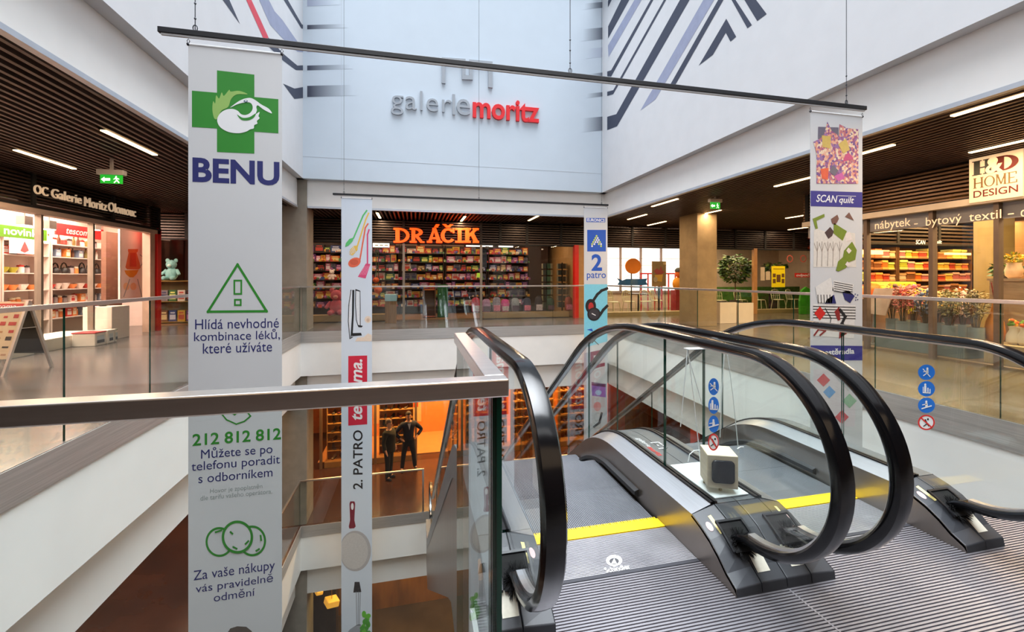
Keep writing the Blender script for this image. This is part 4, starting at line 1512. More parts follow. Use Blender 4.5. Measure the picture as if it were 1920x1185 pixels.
# outer walls closing the building
ow = M('outer_wall_brown', (92, 70, 54), 0.7, noise=0.12)
for nm, b in (('wall_outer_left', (-10.7, -10.5, -4.2, 20)), ('wall_outer_right', (21, 21.2, -4.2, 18)), ('wall_outer_back', (-10.7, 21, 18, 18.2)),
              ('wall_near_left', (-10.7, LL - 0.3, -4.3, -4.1)), ('wall_near_right', (LR + 0.3, 21, -4.3, -4.1))):
    mb = MB()
    mb.box(*b, -0.2, ZS + 0.4)
    struct(mb.build(nm, ow))
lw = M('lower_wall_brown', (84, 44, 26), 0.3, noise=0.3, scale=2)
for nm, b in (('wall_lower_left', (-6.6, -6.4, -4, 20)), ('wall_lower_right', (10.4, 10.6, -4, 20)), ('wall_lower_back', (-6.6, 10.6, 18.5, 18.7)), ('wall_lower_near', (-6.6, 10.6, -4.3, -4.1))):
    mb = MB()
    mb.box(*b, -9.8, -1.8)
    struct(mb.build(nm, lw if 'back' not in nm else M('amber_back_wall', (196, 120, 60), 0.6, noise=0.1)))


def slat_fascia(nm, axis, val, a0, a1, z0, z1, depth, mull=(), n=9, mat=None):
    """horizontal louvres over a shop front; axis = the axis the front faces along"""
    mb = MB()
    p = (z1 - z0) / n

    def bx(u0, u1, v0, v1, w0, w1, mi):
        v0, v1 = sorted((v0, v1))
        if axis == 'Y':
            mb.box(u0, u1, v0, v1, w0, w1, mi)
        else:
            mb.box(v0, v1, u0, u1, w0, w1, mi)
    for i in range(n):
        bx(a0, a1, val, val + depth * 0.5, z0 + i * p, z0 + i * p + p * 0.5, 0)
    bx(a0, a1, val + depth * 0.95, val + depth, z0, z1, 1)
    for m in mull:
        bx(m - 0.04, m + 0.04, val - depth * 0.08, val + depth * 0.6, z0, z1, 1)
    bx(a0, a1, val - depth * 0.1, val + depth * 0.7, z0 - 0.04, z0, 1)
    return struct(mb.build(nm, [mat or M('dark_louvre', (62, 48, 40), 0.4, metal=0.3, noise=0.15), M('louvre_backing', (18, 15, 14), 0.8, noise=0.1)]))


def shop_window(n, axis, val, a0, a1, z0, z1, mull, mw=0.05, mat=None, glass_=True):
    """glass front with its mullions"""
    t = bpy.data.objects.new('window_%d' % n, None)
    C.objects.link(t)
    struct(t)
    mb = MB()
    for m in mull:
        if axis == 'Y':
            mb.box(m - mw / 2, m + mw / 2, val - 0.04, val + 0.05, z0, z1)
        else:
            mb.box(val - 0.05, val + 0.05, m - mw / 2, m + mw / 2, z0, z1)
    struct(mb.build('window_%d_frame' % n, mat or M('mullion_grey', (150, 138, 126), 0.4, metal=0.5, noise=0.06), t))
    mb = MB()
    if axis == 'Y':
        mb.box(a0, a1, val - 0.006, val + 0.006, z0, z1)
    else:
        mb.box(val - 0.006, val + 0.006, a0, a1, z0, z1)
    struct(mb.build('window_%d_glass' % n, shop_glass, t))
    return t


# prototypes of small goods, each standing on its own base at the origin
def goods(kind, c1, c2):
    mb = MB()
    if kind == 'box':
        mb.box(-0.5, 0.5, -0.5, 0.5, 0, 1, 0)
        mb.add([(-0.38, -0.503, 0.18), (0.38, -0.503, 0.18), (0.38, -0.503, 0.62), (-0.38, -0.503, 0.62)], [(0, 1, 2, 3)], 1)
        mb.add([(-0.30, -0.503, 0.72), (0.30, -0.503, 0.72), (0.30, -0.503, 0.86), (-0.30, -0.503, 0.86)], [(0, 1, 2, 3)], 1)
    elif kind == 'fold':
        for k in range(4):
            e = 0.02 * ((k * 7) % 3)
            z0 = 0.25 * k
            pts = [(-0.5 + e, z0 + 0.06), (-0.47 + e, z0 + 0.01), (0.47 - e, z0 + 0.01), (0.5 - e, z0 + 0.06), (0.5 - e, z0 + 0.19), (0.47 - e, z0 + 0.24), (-0.47 + e, z0 + 0.24), (-0.5 + e, z0 + 0.19)]
            mb.prism([(x, -0.5 + e, z) for x, z in pts], (0, 1 - e, 0), 0 if k % 3 else 1)
    elif kind == 'jar':
        mb.lathe([(0.36, 0), (0.42, 0.05), (0.42, 0.62), (0.34, 0.72)], n=12, mi=0)
        mb.lathe([(0.38, 0.72), (0.40, 0.76), (0.38, 0.92), (0.10, 0.94), (0.08, 1.0)], n=12, mi=1)
    elif kind == 'bottle':
        mb.lathe([(0.26, 0), (0.28, 0.04), (0.28, 0.55), (0.12, 0.74), (0.11, 0.9)], n=12, mi=0)
        mb.lathe([(0.13, 0.9), (0.13, 1.0)], n=12, mi=1)
    elif kind == 'bowl':
        mb.lathe([(0.22, 0), (0.25, 0.04), (0.45, 0.45), (0.50, 0.62), (0.46, 0.62), (0.40, 0.45), (0.18, 0.10)], n=14, mi=0)
    elif kind == 'kettle':
        mb.lathe([(0.40, 0), (0.46, 0.06), (0.44, 0.34), (0.30, 0.50), (0.10, 0.53), (0.05, 0.60)], n=14, mi=0)
        mb.tube([(-0.36, 0, 0.38), (-0.36, 0, 0.66), (-0.2, 0, 0.9), (0.0, 0, 0.98), (0.2, 0, 0.9), (0.36, 0, 0.66), (0.36, 0, 0.38)], 0.06, 6, 1)
        mb.tube([(0.38, 0, 0.2), (0.55, 0, 0.34), (0.62, 0, 0.44)], [0.08, 0.05, 0.04], 6, 0)
    return mb


PROTO = {}


def place_goods(kind, cname, c1, c2, loc, size, label, cat, group, rz=0.0, name=None):
    k = (kind, cname)
    if k not in PROTO:
        m1 = M('goods_%s' % cname.replace(' ', '_'), c1, 0.45, noise=0.12, scale=9)
        m2 = M('goods_%s_print' % cname.replace(' ', '_'), c2, 0.5, noise=0.25, scale=14)
        o = goods(kind, c1, c2).build(name or kind, [m1, m2], None, smooth=kind not in ('box', 'fold'))
        PROTO[k] = o
    else:
        o = PROTO[k].copy()
        C.objects.link(o)
    o.location = (loc[0], loc[1], loc[2] + 0.002)
    o.scale = size
    o.rotation_euler = (0, 0, rz)
    tag(o, label, cat, group)
    return o


def shelf_unit(name, label, axis, x0, x1, y0, y1, zs, ztop, mat, zbase=0.0, cat='shelf', back=1, group=None):
    """open rack: back panel, sides and boards; axis Y = faces -Y, axis X = faces +X"""
    t = thing(name, label, cat, ((x0 + x1) / 2, (y0 + y1) / 2, zbase), group)
    mb = MB()
    if axis == 'Y':
        mb.box(x0, x1, y1 - 0.02, y1, zbase, ztop)
    else:
        mb.box(x0, x0 + 0.02, y0, y1, zbase, ztop)
    mb.build('back_panel', mat, t)
    for s in (0, 1):
        mb = MB()
        if axis == 'Y':
            xx = x0 if s == 0 else x1 - 0.02
            mb.box(xx, xx + 0.02, y0, y1 - 0.021, zbase, ztop)
        else:
            yy = y0 if s == 0 else y1 - 0.02
            mb.box(x0 + 0.021, x1, yy, yy + 0.02, zbase, ztop)
        mb.build('side_panel', mat, t)
    for z in zs:
        mb = MB()
        if axis == 'Y':
            mb.box(x0 + 0.021, x1 - 0.021, y0, y1 - 0.021, z - 0.02, z)
        else:
            mb.box(x0 + 0.021, x1, y0 + 0.021, y1 - 0.021, z - 0.02, z)
        mb.build('shelf_board', mat, t)
    return t


# ============================ kitchenware shop on the left
XS = -6.5
slat_fascia('wall_louvre_left', 'X', -6.42, -3, 12.75, 2.60, 3.14, -0.3, [1, 3, 5, 7, 9, 11, 12.7])
mb = MB()
mb.box(-6.6, -6.40, -3, 12.75, 2.47, 2.56)
struct(mb.build('trim_left_shop_beam', M('beige_beam', (190, 166, 150), 0.5, noise=0.05)))
mul = [P(x, 500, X=XS).y for x in (73, 171, 286)]
shop_window(1, 'X', XS, -3, 11.4, 0.0, 2.47, [mul[0] - 1.6, mul[0], mul[1]], 0.05)
mb = MB()
mb.box(-6.66, -6.40, 12.62, 12.78, 0, 2.62)
o = struct(mb.build('column_red_shop_edge', M('shop_red', (208, 28, 20), 0.4, noise=0.05)))
mb = MB()
mb.box(-6.62, -6.45, 12.40, 12.60, 0, 2.47)
struct(mb.build('column_beige_shop_edge', M('beige_post', (206, 172, 150), 0.5, noise=0.06)))
mb = MB()
mb.box(-8.6, -8.45, -3, 14.2, 0, ZS + 0.2)
mb.box(-8.6, -7.45, 14.1, 14.25, 0, ZS + 0.2)
struct(mb.build('wall_kitchen_shop', M('pinkish_white_wall', (242, 216, 204), 0.7, noise=0.03)))
mb = MB()
mb.box(-10.5, -6.62, -3.2, -3, 0, ZS)
struct(mb.build('wall_kitchen_shop_end', ow))

fc = Face('X', -6.36, 1)
t = thing('shop_name_letters', 'cream shop name letters mounted on dark louvres over the kitchenware shop', 'sign', (-6.36, 10.5, 2.8))
lm = M('cream_lit_letters', (236, 206, 170), 0.5, emit=0.3)
for s, b in (('OC', (62, 350, 88, 366)), ('Galerie', (95, 357, 151, 381)), ('Moritz', (157, 374, 199, 393)), ('Olomouc', (202, 384, 253, 404))):
    mb = MB()
    fc.text(mb, s, b[0], (b[1] + b[3]) / 2 - 9.5, b[2], (b[1] + b[3]) / 2 + 7.5, 0, 1, 0.0, depth=0.025)
    mb.build('letters', lm, t)

steelish = M('shelf_pale_metal', (232, 214, 204), 0.4, noise=0.03)
kz = [0.42, 0.76, 1.09, 1.455, 1.84, 2.13]
for i, (y0, y1) in enumerate(((9.3, 10.55), (10.6, 11.72), (11.78, 13.75))):
    lab = ['pale wall shelves at the left edge of the kitchenware window', 'pale wall shelves under the green sign in the kitchenware shop', 'pale wall shelves under the red sign in the kitchenware shop'][i]
    shelf_unit('shelf_unit', lab, 'X', -8.45, -8.05, y0, y1, kz, 2.29, steelish)
    where = ['at the left edge of the kitchenware window', 'under the green sign', 'under the red sign'][i]
    for r, z in enumerate(kz):
        y = y0 + 0.10
        kind = [['box', 'jar'], ['jar', 'box'], ['bowl', 'jar'], ['kettle', 'jar'], ['bottle', 'box'], ['jar', 'bottle']][r] if i == 2 else [['box', 'bowl'], ['jar', 'bowl'], ['bowl', 'jar'], ['jar', 'bowl'], ['box', 'jar'], ['box', 'box']][r]
        if i == 1 and r > 4:
            continue
        while y < y1 - 0.1:
            k = kind[0] if R.random() < 0.75 else kind[1]
            pal = {'kettle': [('black', (34, 28, 28), (22, 20, 20)), ('black', (34, 28, 28), (22, 20, 20)), ('amber', (190, 130, 50), (30, 26, 26))],
                   'bowl': [('orange', (236, 128, 52), (240, 200, 160)), ('red', (200, 50, 40), (240, 220, 210)), ('yellow green', (176, 170, 40), (60, 60, 30)), ('white', (240, 228, 220), (230, 200, 190))],
                   'jar': [('orange', (232, 120, 60), (220, 60, 40)), ('white', (240, 226, 216), (200, 60, 50)), ('steel', (170, 160, 160), (60, 50, 50)), ('red', (206, 54, 46), (240, 230, 220))],
                   'bottle': [('steel', (150, 140, 140), (50, 44, 44)), ('olive', (140, 124, 66), (60, 50, 40)), ('brown', (110, 70, 50), (60, 40, 30)), ('white', (240, 226, 216), (200, 60, 50))],
                   'box': [('white', (240, 226, 220), (196, 90, 80)), ('blue grey', (120, 136, 160), (230, 220, 214)), ('red', (206, 60, 50), (244, 230, 220)), ('orange', (236, 140, 70), (250, 230, 200))]}[k]
            cn, c1, c2 = R.choice(pal)
            if y > y1 - 0.3:
                break
            w = {'kettle': 0.24, 'bowl': 0.20, 'jar': 0.13, 'bottle': 0.11, 'box': 0.14}[k] * R.uniform(0.85, 1.15)
            h = min({'kettle': 0.26, 'bowl': 0.2, 'jar': 0.19, 'bottle': 0.24, 'box': 0.2}[k] * R.uniform(0.85, 1.1), (kz + [2.45])[r + 1] - z - 0.04)
            noun = {'kettle': 'tall handled kettle', 'bowl': 'bowl', 'jar': 'lidded jar', 'bottle': 'bottle', 'box': 'carton'}[k]
            lb = '%s %s on the %s shelf %s' % (cn, noun, ['bottom', 'second', 'third', 'fourth', 'fifth', 'top'][r], where)
            place_goods(k, 'k ' + cn, c1, c2, (-8.22, y + w / 2, z), (w if k != 'box' else 0.16, w, h) if k != 'box' else (w, 0.16, h), lb, noun.split()[-1], lb, PI / 2 if k in ('box', 'kettle') else 0, k if k != 'box' else 'carton')
            y += w + 0.02
# signs above the shelves
fc = Face('X', -8.0, 1)


def board(name, label, x0, y0, x1, y1, mat, fc, th=0.03, cat='sign'):
    a, b = fc.pt(x0, (y0 + y1) / 2, 0), fc.pt(x1, (y0 + y1) / 2, 0)
    xc = (x0 + x1) / 2
    zt, zb = fc.pt(xc, y0, 0).z, fc.pt(xc, y1, 0).z
    t = thing(name, label, cat, ((a.x + b.x) / 2, (a.y + b.y) / 2, zb))
    mb = MB()
    if fc.axis == 'X':
        y_0, y_1 = sorted((a.y, b.y))
        x_0, x_1 = sorted((fc.val, fc.val - fc.sign * th))
        mb.box(x_0, x_1, y_0, y_1, zb, zt)
    else:
        x_0, x_1 = sorted((a.x, b.x))
        y_0, y_1 = sorted((fc.val, fc.val - fc.sign * th))
        mb.box(x_0, x_1, y_0, y_1, zb, zt)
    mb.build('panel', mat, t, bevel=0.002)
    return t


t = board('shelf_sign', 'bright green sign with white lettering over the kitchenware shelves', -30, 424, 88, 446, M('sign_lime', (84, 136, 8), 0.5, noise=0.02), fc)
mb = MB()
fc.text(mb, 'novinky', 7, 428, 80, 447, 0, 2, 0.02)
mb.build('lettering', white_dec, t, fix=False)
t = board('shelf_sign', 'dark red sign with pale lettering over the kitchenware shelves', 105, 424, 194, 445, M('sign_red', (190, 34, 34), 0.5, noise=0.03), fc)
mb = MB()
fc.text(mb, 'tescoma', 124, 431, 172, 441, 0, 2, 0.01, 0.2)
mb.build('lettering', M('pale_pink_print', (240, 190, 180), 0.6, noise=0.02), t, fix=False)
t = board('wall_poster', 'white picture with a red cake under the green sign', 19, 447, 70, 476, M('poster_white', (232, 222, 226), 0.6, noise=0.02), fc, 0.02, 'poster')
mb = MB()
fc.poly(mb, [(38, 470), (46, 452), (50, 460), (54, 470), (46, 474)], 0, 2)
mb.build('picture', col('poster_red_cake', (206, 80, 80)), t, fix=False)
fc = Face('X', -6.86, 1)
t = board('wall_poster', 'tall white poster of an orange teapot beside the kitchenware shop edge', 225, 432, 273, 566, M('poster_cream', (246, 224, 214), 0.6, noise=0.02), fc, 0.04, 'poster')
mb = MB()
fc.poly(mb, [(240, 467), (259, 467), (258, 472), (256, 474), (262, 494), (264, 502), (260, 505), (238, 505), (235, 501), (241, 474), (240, 471)], 0, 1)
fc.poly(mb, [(244, 474), (254, 474), (256, 500), (243, 500)], 1, 2)
fc.line(mb, [(263, 478), (268, 482), (267, 494), (263, 500)], 1.6, 2, 1)
fc.poly(mb, [(233, 507), (260, 506), (256, 514), (250, 520), (243, 520), (236, 514)], 3, 1)
fc.line(mb, [(243, 524), (232, 556)], 1.6, 2, 1)
fc.line(mb, [(258, 524), (266, 556)], 1.6, 2, 1)
fc.ell(mb, 237, 537, 6, 7, 4, 0.4, 14)
fc.ell(mb, 250, 537, 6, 7, 4, 0.4, 14)
mb.build('picture', [col('poster_amber', (226, 110, 60)), col('poster_deep_red', (214, 70, 40)), col('poster_grey', (170, 160, 160)), col('poster_orange', (240, 150, 40)), col('poster_peach', (250, 196, 150))], t, fix=False)['label'] = 'orange teapot and glasses'
mb = MB()
mb.box(-7.30, -7.2, 12.1, 12.67, 0.0, 2.46)
struct(mb.build('column_kitchen_shop', M('brown_pillar', (134, 92, 74), 0.5, noise=0.08)))
# white base, pedestal and boxes in the window
mb = MB()
y0, y1 = P(87, 640, X=-6.6).y, P(150, 640, X=-6.6).y
mb.box(-7.3, -6.56, 7.5, P(190, 640, X=-6.6).y, 0, 0.22)
o = mb.build('display_platform', M('white_lacquer', (238, 226, 216), 0.4, noise=0.02), None, bevel=0.005)
o.location.z = 0.001
tag(o, 'low white display platform along the kitchenware window', 'platform')
ya, yb = P(193, 600, X=-6.42).y, P(243, 600, X=-6.42).y
mb = MB()
mb.box(-6.95, -6.42, P(190, 640, X=-6.6).y + 0.02, yb, 0.0, 0.72)
o = mb.build('display_cube', M('white_lacquer_warm', (240, 224, 212), 0.4, noise=0.02), None, bevel=0.006)
tag(o, 'tall white display cube at the open end of the kitchenware shop', 'pedestal')
for k, (xa, xb) in enumerate(((149, 172), (174, 189), (190, 204))):
    y0, y1 = P(xa, 620, X=-6.4).y, P(xb, 620, X=-6.4).y
    y1 = min(y1, ya - 0.02) if k == 2 else y1
    t = thing('storage_box', ['white storage box with red rimmed lid, left of three by the display cube', 'white storage box with plain lid, middle of three by the display cube',
                              'white storage box with grey rimmed lid against the display cube'][k], 'box', (-6.3, (y0 + y1) / 2, 0), 'storage boxes by the display cube')
    mb = MB()
    mb.box(-6.53, -6.15, y0 + 0.01, y1 - 0.01, 0.0, 0.25)
    mb.build('body', M('clear_white_plastic', (226, 218, 206), 0.35, noise=0.03), t, bevel=0.01)
    mb = MB()
    mb.box(-6.54, -6.14, y0, y1, 0.25, 0.275)
    mb.build('lid', M('lid_rim_%d' % k, [(200, 50, 60), (236, 226, 220), (150, 156, 140)][k], 0.4, noise=0.02), t, bevel=0.008)
    mb = MB()
    mb.box(-6.1485, -6.146, y0 + 0.06, y1 - 0.06, 0.05, 0.2, 0)
    mb.box(-6.1475, -6.145, y0 + 0.06, y1 - 0.06, 0.05, 0.11, 1)
    mb.build('label_print', [col('label_sky', (190, 200, 206)), col('label_dark', (70, 76, 84))], t)
for (yy, zz, kind, cn, c1, c2, s, lb) in ((ya + 0.25, 0.72, 'bottle', 'cube black', (40, 36, 34), (30, 28, 28), (0.1, 0.1, 0.2), 'dark bottle on the white display cube'),
                                          (ya + 0.55, 0.72, 'bowl', 'cube grey', (90, 86, 84), (30, 28, 28), (0.22, 0.22, 0.07), 'flat grey bowl on the white display cube'),
                                          (ya - 1.9, 0.22, 'bowl', 'cube blue', (46, 66, 110), (30, 28, 28), (0.24, 0.24, 0.16), 'dark blue bowl on the white window platform'),
                                          (ya - 1.4, 0.22, 'box', 'cube yellow', (216, 190, 110), (240, 220, 160), (0.3, 0.2, 0.07), 'low yellow tray on the white window platform')):
    place_goods(kind, cn, c1, c2, (-6.75, yy, zz), s, lb, kind, None, 0, kind if kind != 'box' else 'tray')
# track spotlights inside
for k, (x, y) in enumerate(((46, 415), (92, 423), (178, 425))):
    p = P(x, y, X=-7.2)
    t = thing('track_spotlight', ['grey square spotlight over the green shelf sign', 'grey square spotlight between the green and the red shelf sign', 'grey square spotlight near the right end of the red shelf sign'][k], 'spotlight', tuple(p))
    mb = MB()
    mb.box(p.x - 0.07, p.x + 0.07, p.y - 0.09, p.y + 0.09, p.z - 0.07, p.z + 0.10)
    mb.box(p.x - 0.01, p.x + 0.01, p.y - 0.01, p.y + 0.01, p.z + 0.10, ZS + 0.1)
    mb.build('housing', M('spot_grey', (150, 134, 124), 0.5, noise=0.04), t, bevel=0.004)
    mb = MB()
    mb.box(p.x - 0.06, p.x + 0.06, p.y - 0.08, p.y + 0.08, p.z - 0.085, p.z - 0.07)
    mb.build('lamp_face', M('spot_lit', (255, 236, 210), 0.5, emit=8), t)

# folding pavement sign
f1, f2 = P(6, 706, Z=0), P(97, 688, Z=0)
mid = (f1 + f2) / 2
d = (f2 - f1).normalized()
rd = Vector((-d.y, d.x, 0))
if rd.x > 0:
    rd = -rd
top = P(51, 556, Y=mid.y)
H_ = 1.02
ap = Vector((mid.x, mid.y, H_))
t = thing('pavement_sign', 'folding board with a kitchenware poster standing on the left gallery floor', 'sign board', tuple(mid))
for k, f in enumerate((f1, f2)):
    for s in (0, 1):
        o_ = rd * (0.68 * s)
        mb = MB()
        a, b = f + o_, ap + o_
        n_ = rd * 0.018
        w_ = d * 0.016
        mb.prism([a - n_ - w_, a + n_ - w_, a + n_ + w_, a - n_ + w_], b - a)
        mb.build('leg', M('sign_frame_alu', (206, 196, 188), 0.35, metal=0.6, noise=0.04), t)
    lo, hi = f + (ap - f) * 0.22, f + (ap - f) * 0.985
    th_ = (f2 - f1).normalized() * (0.004 if k else -0.004)
    mb = MB()
    mb.prism([lo, lo + rd * 0.68, hi + rd * 0.68, hi], th_ * 2)
    mb.build('panel', M('sign_panel_front', (222, 196, 160), 0.6, noise=0.04) if k == 0 else M('sign_panel_back', (30, 34, 40), 0.5, noise=0.05), t)['label'] = 'printed front panel' if k == 0 else 'dark rear panel'
    if k == 0:
        U_, V_, nn_ = rd * 0.68, hi - lo, th_ * 2.6
        mb = MB()

        def q(u0, u1, v0, v1, mi):
            mb.sheet([lo + U_ * u + V_ * v + nn_ for u, v in ((u0, v0), (u1, v0), (u1, v1), (u0, v1))], mi)
        q(0.06, 0.94, 0.86, 0.97, 0)
        rr = random.Random(4)
        for a in range(4):
            for b in range(6):
                q(0.08 + a * 0.22, 0.08 + a * 0.22 + rr.uniform(0.08, 0.18), 0.06 + b * 0.13, 0.06 + b * 0.13 + rr.uniform(0.025, 0.07), rr.choice((1, 2, 3, 4)))
        put_text(mb, 'tescoma', lo + U_ * 0.80 + V_ * 0.885 + nn_ * 1.3, -U_ * 0.6, V_ * 0.06, 5, 0.01, 0.2)
        mb.build('poster', [col('poster_red', (196, 50, 40)), col('poster_dark', (60, 44, 36)), col('poster_olive', (140, 140, 60)), col('poster_crimson', (190, 60, 60)), col('poster_tan', (180, 130, 90)), white_dec], t, fix=False)['label'] = 'poster with red heading'
mb = MB()
a, b = f1 + (ap - f1) * 0.62, f2 + (ap - f2) * 0.62
mb.cyl(a, b, 0.007, n=6)
mb.build('brace', MATS['sign_frame_alu'], t)

# ============================ toy shop across the back
YS = 13.6
mul_back = [P(x, 500, Y=YS).x for x in (602, 690, 757, 830, 902, 938, 988, 1052)]
slat_fascia('wall_louvre_back', 'Y', YS, -7.2, 17.2, 2.45, 3.14, 0.3, [-6.2, -4.6, -3.0] + [m for m in mul_back[1:]] + [6.2, 7.4, 8.7, 10.3, 11.6, 12.9, 14.2], 9)
shop_window(2, 'Y', YS, -7.2, 17.2, 0.0, 2.41, [mul_back[0] - 1.9, mul_back[2], mul_back[4]] + [P(1414, 500, Y=YS).x, P(1340, 500, Y=YS).x], 0.07)
mb = MB()
a, b = P(1076.5, 520, Y=YS - 0.06).x, P(1084, 520, Y=YS - 0.06).x
mb.box(a, b, YS - 0.12, YS + 0.06, 0, 2.45)
struct(mb.build('column_red_post', M('shop_red_post', (216, 24, 14), 0.4, noise=0.05)))
mb = MB()
mb.box(b + 0.01, b + 0.22, YS - 0.08, YS + 0.3, 0, 2.45)
mb.box(b + 0.05, b + 0.2, YS + 0.3, 17.5, 0, ZS)
struct(mb.build('wall_shop_partition', M('tan_partition', (186, 140, 84), 0.6, noise=0.06)))
XT1 = a
mb = MB()
mb.box(-7.4, 5.2, YS + 0.35, 17.6, 0.0, 0.03)
struct(mb.build('floor_toy_shop', M('toy_floor', (150, 108, 74), 0.4, noise=0.1)))
mb = MB()
mb.box(-7.5, 5.2, 16.35, 16.5, 0, ZS)
struct(mb.build('wall_toy_shop', M('toy_wall', (70, 48, 40), 0.7, noise=0.1)))
mb = MB()
mb.box(-7.4, 5.2, YS + 0.30, 17.6, 2.95, 3.0)
struct(mb.build('ceiling_toy_shop', M('toy_ceiling', (96, 80, 70), 0.8, noise=0.05)))


# fat slab letters of the toy shop name
def ring(cx_, cy_, ro, ri, a0, a1, n=14):
    out = []
    for k in range(n):
        t0, t1 = a0 + (a1 - a0) * k / n, a0 + (a1 - a0) * (k + 1) / n
        out.append([(cx_ + ro[0] * math.cos(t0), cy_ + ro[1] * math.sin(t0)), (cx_ + ro[0] * math.cos(t1), cy_ + ro[1] * math.sin(t1)),
                    (cx_ + ri[0] * math.cos(t1), cy_ + ri[1] * math.sin(t1)), (cx_ + ri[0] * math.cos(t0), cy_ + ri[1] * math.sin(t0))])
    return out


def rect(x0, x1, y0, y1):
    return [(x0, y0), (x1, y0), (x1, y1), (x0, y1)]


def slab(ch, w=0.26, s=0.13):
    x = 0.12
    stem = [rect(x, x + w, 0, 1), rect(0, x + w + 0.1, 0, s), rect(0, x + w + 0.1, 1 - s, 1)]
    if ch == 'D':
        return [rect(x, x + w, 0, 1), rect(0, x + w, 0, s), rect(0, x + w, 1 - s, 1)] + ring(x + w - 0.02, 0.5, (1 - x - w + 0.02, 0.5), (1 - x - 2 * w + 0.06, 0.5 - s * 1.05), -PI / 2, PI / 2)
    if ch == 'R':
        return [rect(x, x + w, 0, 1), rect(0, x + w + 0.1, 0, s), rect(0, x + w, 1 - s, 1)] + ring(x + w - 0.02, 0.72, (0.52, 0.28), (0.26, 0.28 - s), -PI / 2, PI / 2) + [
            [(x + w, 0.44), (x + w + 0.18, 0.5), (0.86, 0.12), (1.0, 0.1), (1.0, 0), (0.72, 0), (x + w, 0.4)]]
    if ch == 'A':
        return [[(0.06, 0), (0.06 + w * 0.8, 0), (0.56, 1), (0.42, 1)], [(0.42, 1), (0.60, 1), (0.95, 0), (0.95 - w * 1.1, 0)], rect(0.25, 0.72, 0.24, 0.38), rect(0, 0.36, 0, s), rect(0.6, 1, 0, s), rect(0.36, 0.6, 1 - s, 1)]
    if ch == 'C':
        return ring(0.52, 0.5, (0.52, 0.5), (0.52 - w, 0.5 - s * 1.2), PI * 0.22, PI * 1.80, 20) + [rect(0.82, 0.95, 0.66, 1.0)]
    if ch == 'I':
        return [rect(0.5 - w * 0.8, 0.5 + w * 0.8, 0, 1), rect(0, 1, 0, s), rect(0, 1, 1 - s, 1)]
    if ch == 'K':
        return stem + [[(x + w, 0.38), (x + w, 0.62), (0.72, 0.95), (0.98, 0.95)], [(x + w + 0.08, 0.56), (x + w + 0.30, 0.66), (0.98, 0.08), (0.70, 0.05)], rect(0.62, 1, 1 - s, 1), rect(0.62, 1.02, 0, s)]
    if ch == 'H':
        return [rect(0.08, 0.08 + w, 0, 1), rect(0.92 - w, 0.92, 0, 1), rect(0.1, 0.9, 0.44, 0.44 + s)] + [rect(a_, a_ + w + 0.16, b_, b_ + s * 0.7) for a_ in (0, 0.84 - w) for b_ in (0, 1 - s * 0.7)]
    if ch == 'O':
        return ring(0.5, 0.5, (0.5, 0.5), (0.5 - w, 0.5 - s * 0.6), 0, 2 * PI, 28)
    if ch == 'M':
        return [rect(0.08, 0.08 + w * 0.6, 0, 1), rect(0.92 - w, 0.92, 0, 1), [(0.08, 1), (0.08 + w, 1), (0.55, 0.1), (0.46, 0.05)], [(0.92, 1), (0.92 - w * 0.6, 1), (0.46, 0.05), (0.55, 0.1)]] + [rect(a_, a_ + w + 0.1, b_, b_ + s * 0.6) for a_ in (0, 0.88 - w) for b_ in (0, 1 - s * 0.6)]
    if ch == 'E':
        return [rect(0.1, 0.1 + w, 0, 1), rect(0, 0.95, 0, s * 0.7), rect(0, 0.9, 1 - s * 0.7, 1), rect(0.1, 0.7, 0.47, 0.47 + s * 0.6), rect(0.86, 0.95, 0, 0.26), rect(0.82, 0.9, 0.76, 1)]
    return []


def slab_letter(mb, ch, o, U, V, N, mi=0, w=0.26, s=0.13):
    N = Vector(N)
    for k, poly in enumerate(slab(ch, w, s)):
        mb.prism([Vector(o) + Vector(U) * a + Vector(V) * b for a, b in poly], N.normalized() * (N.length + 0.0003 * (k % 7)), mi)


fc = Face('Y', YS - 0.05, -1)
t = thing('shop_name_letters', 'big glowing orange letters of the toy shop', 'sign', (fc.pt(737, 456).x, YS - 0.05, fc.pt(815, 456).z))
om = M('orange_lit_letters', (255, 84, 14), 0.4, emit=0.9)
for ch, acc, x0, x1 in (('D', 0, 738, 768), ('R', 0, 768, 796), ('A', 1, 800, 829), ('C', 2, 826, 853), ('I', 0, 853, 869.5), ('K', 0, 868.5, 897)):
    mb = MB()
    zb, zt = fc.pt((x0 + x1) / 2, 455.5).z, fc.pt((x0 + x1) / 2, 428).z
    a, b = fc.pt(x0, 450).x, fc.pt(x1, 450).x
    slab_letter(mb, ch, (a, fc.val, zb), (b - a, 0, 0), (0, 0, zt - zb), (0, -0.09, 0))
    m_ = (a + b) / 2
    if acc == 1:
        mb.prism([(m_ - 0.02, fc.val, zt + 0.02), (m_ + 0.10, fc.val, zt + 0.02), (m_ + 0.16, fc.val, zt + 0.12), (m_ + 0.04, fc.val, zt + 0.12)], (0, -0.09, 0))
    if acc == 2:
        mb.prism([(m_ - 0.06, fc.val, zt + 0.02), (m_ + 0.06, fc.val, zt + 0.02), (m_ + 0.17, fc.val, zt + 0.12), (m_ + 0.06, fc.val, zt + 0.12), (m_, fc.val, zt + 0.07), (m_ - 0.06, fc.val, zt + 0.12), (m_ - 0.17, fc.val, zt + 0.12)], (0, -0.09, 0))
    mb.build('letter', om, t)
t = board('light_box', 'small white lit box with grey print under the left end of the orange letters', 699, 456, 730, 463.5, M('lit_white_box', (250, 240, 226), 0.5, emit=0.8), fc, 0.06)
mb = MB()
for k in range(3):
    fc.poly(mb, [(703 + k * 9, 458.5), (709.5 + k * 9, 458.5), (709.5 + k * 9, 461), (703 + k * 9, 461)], 0, 2)
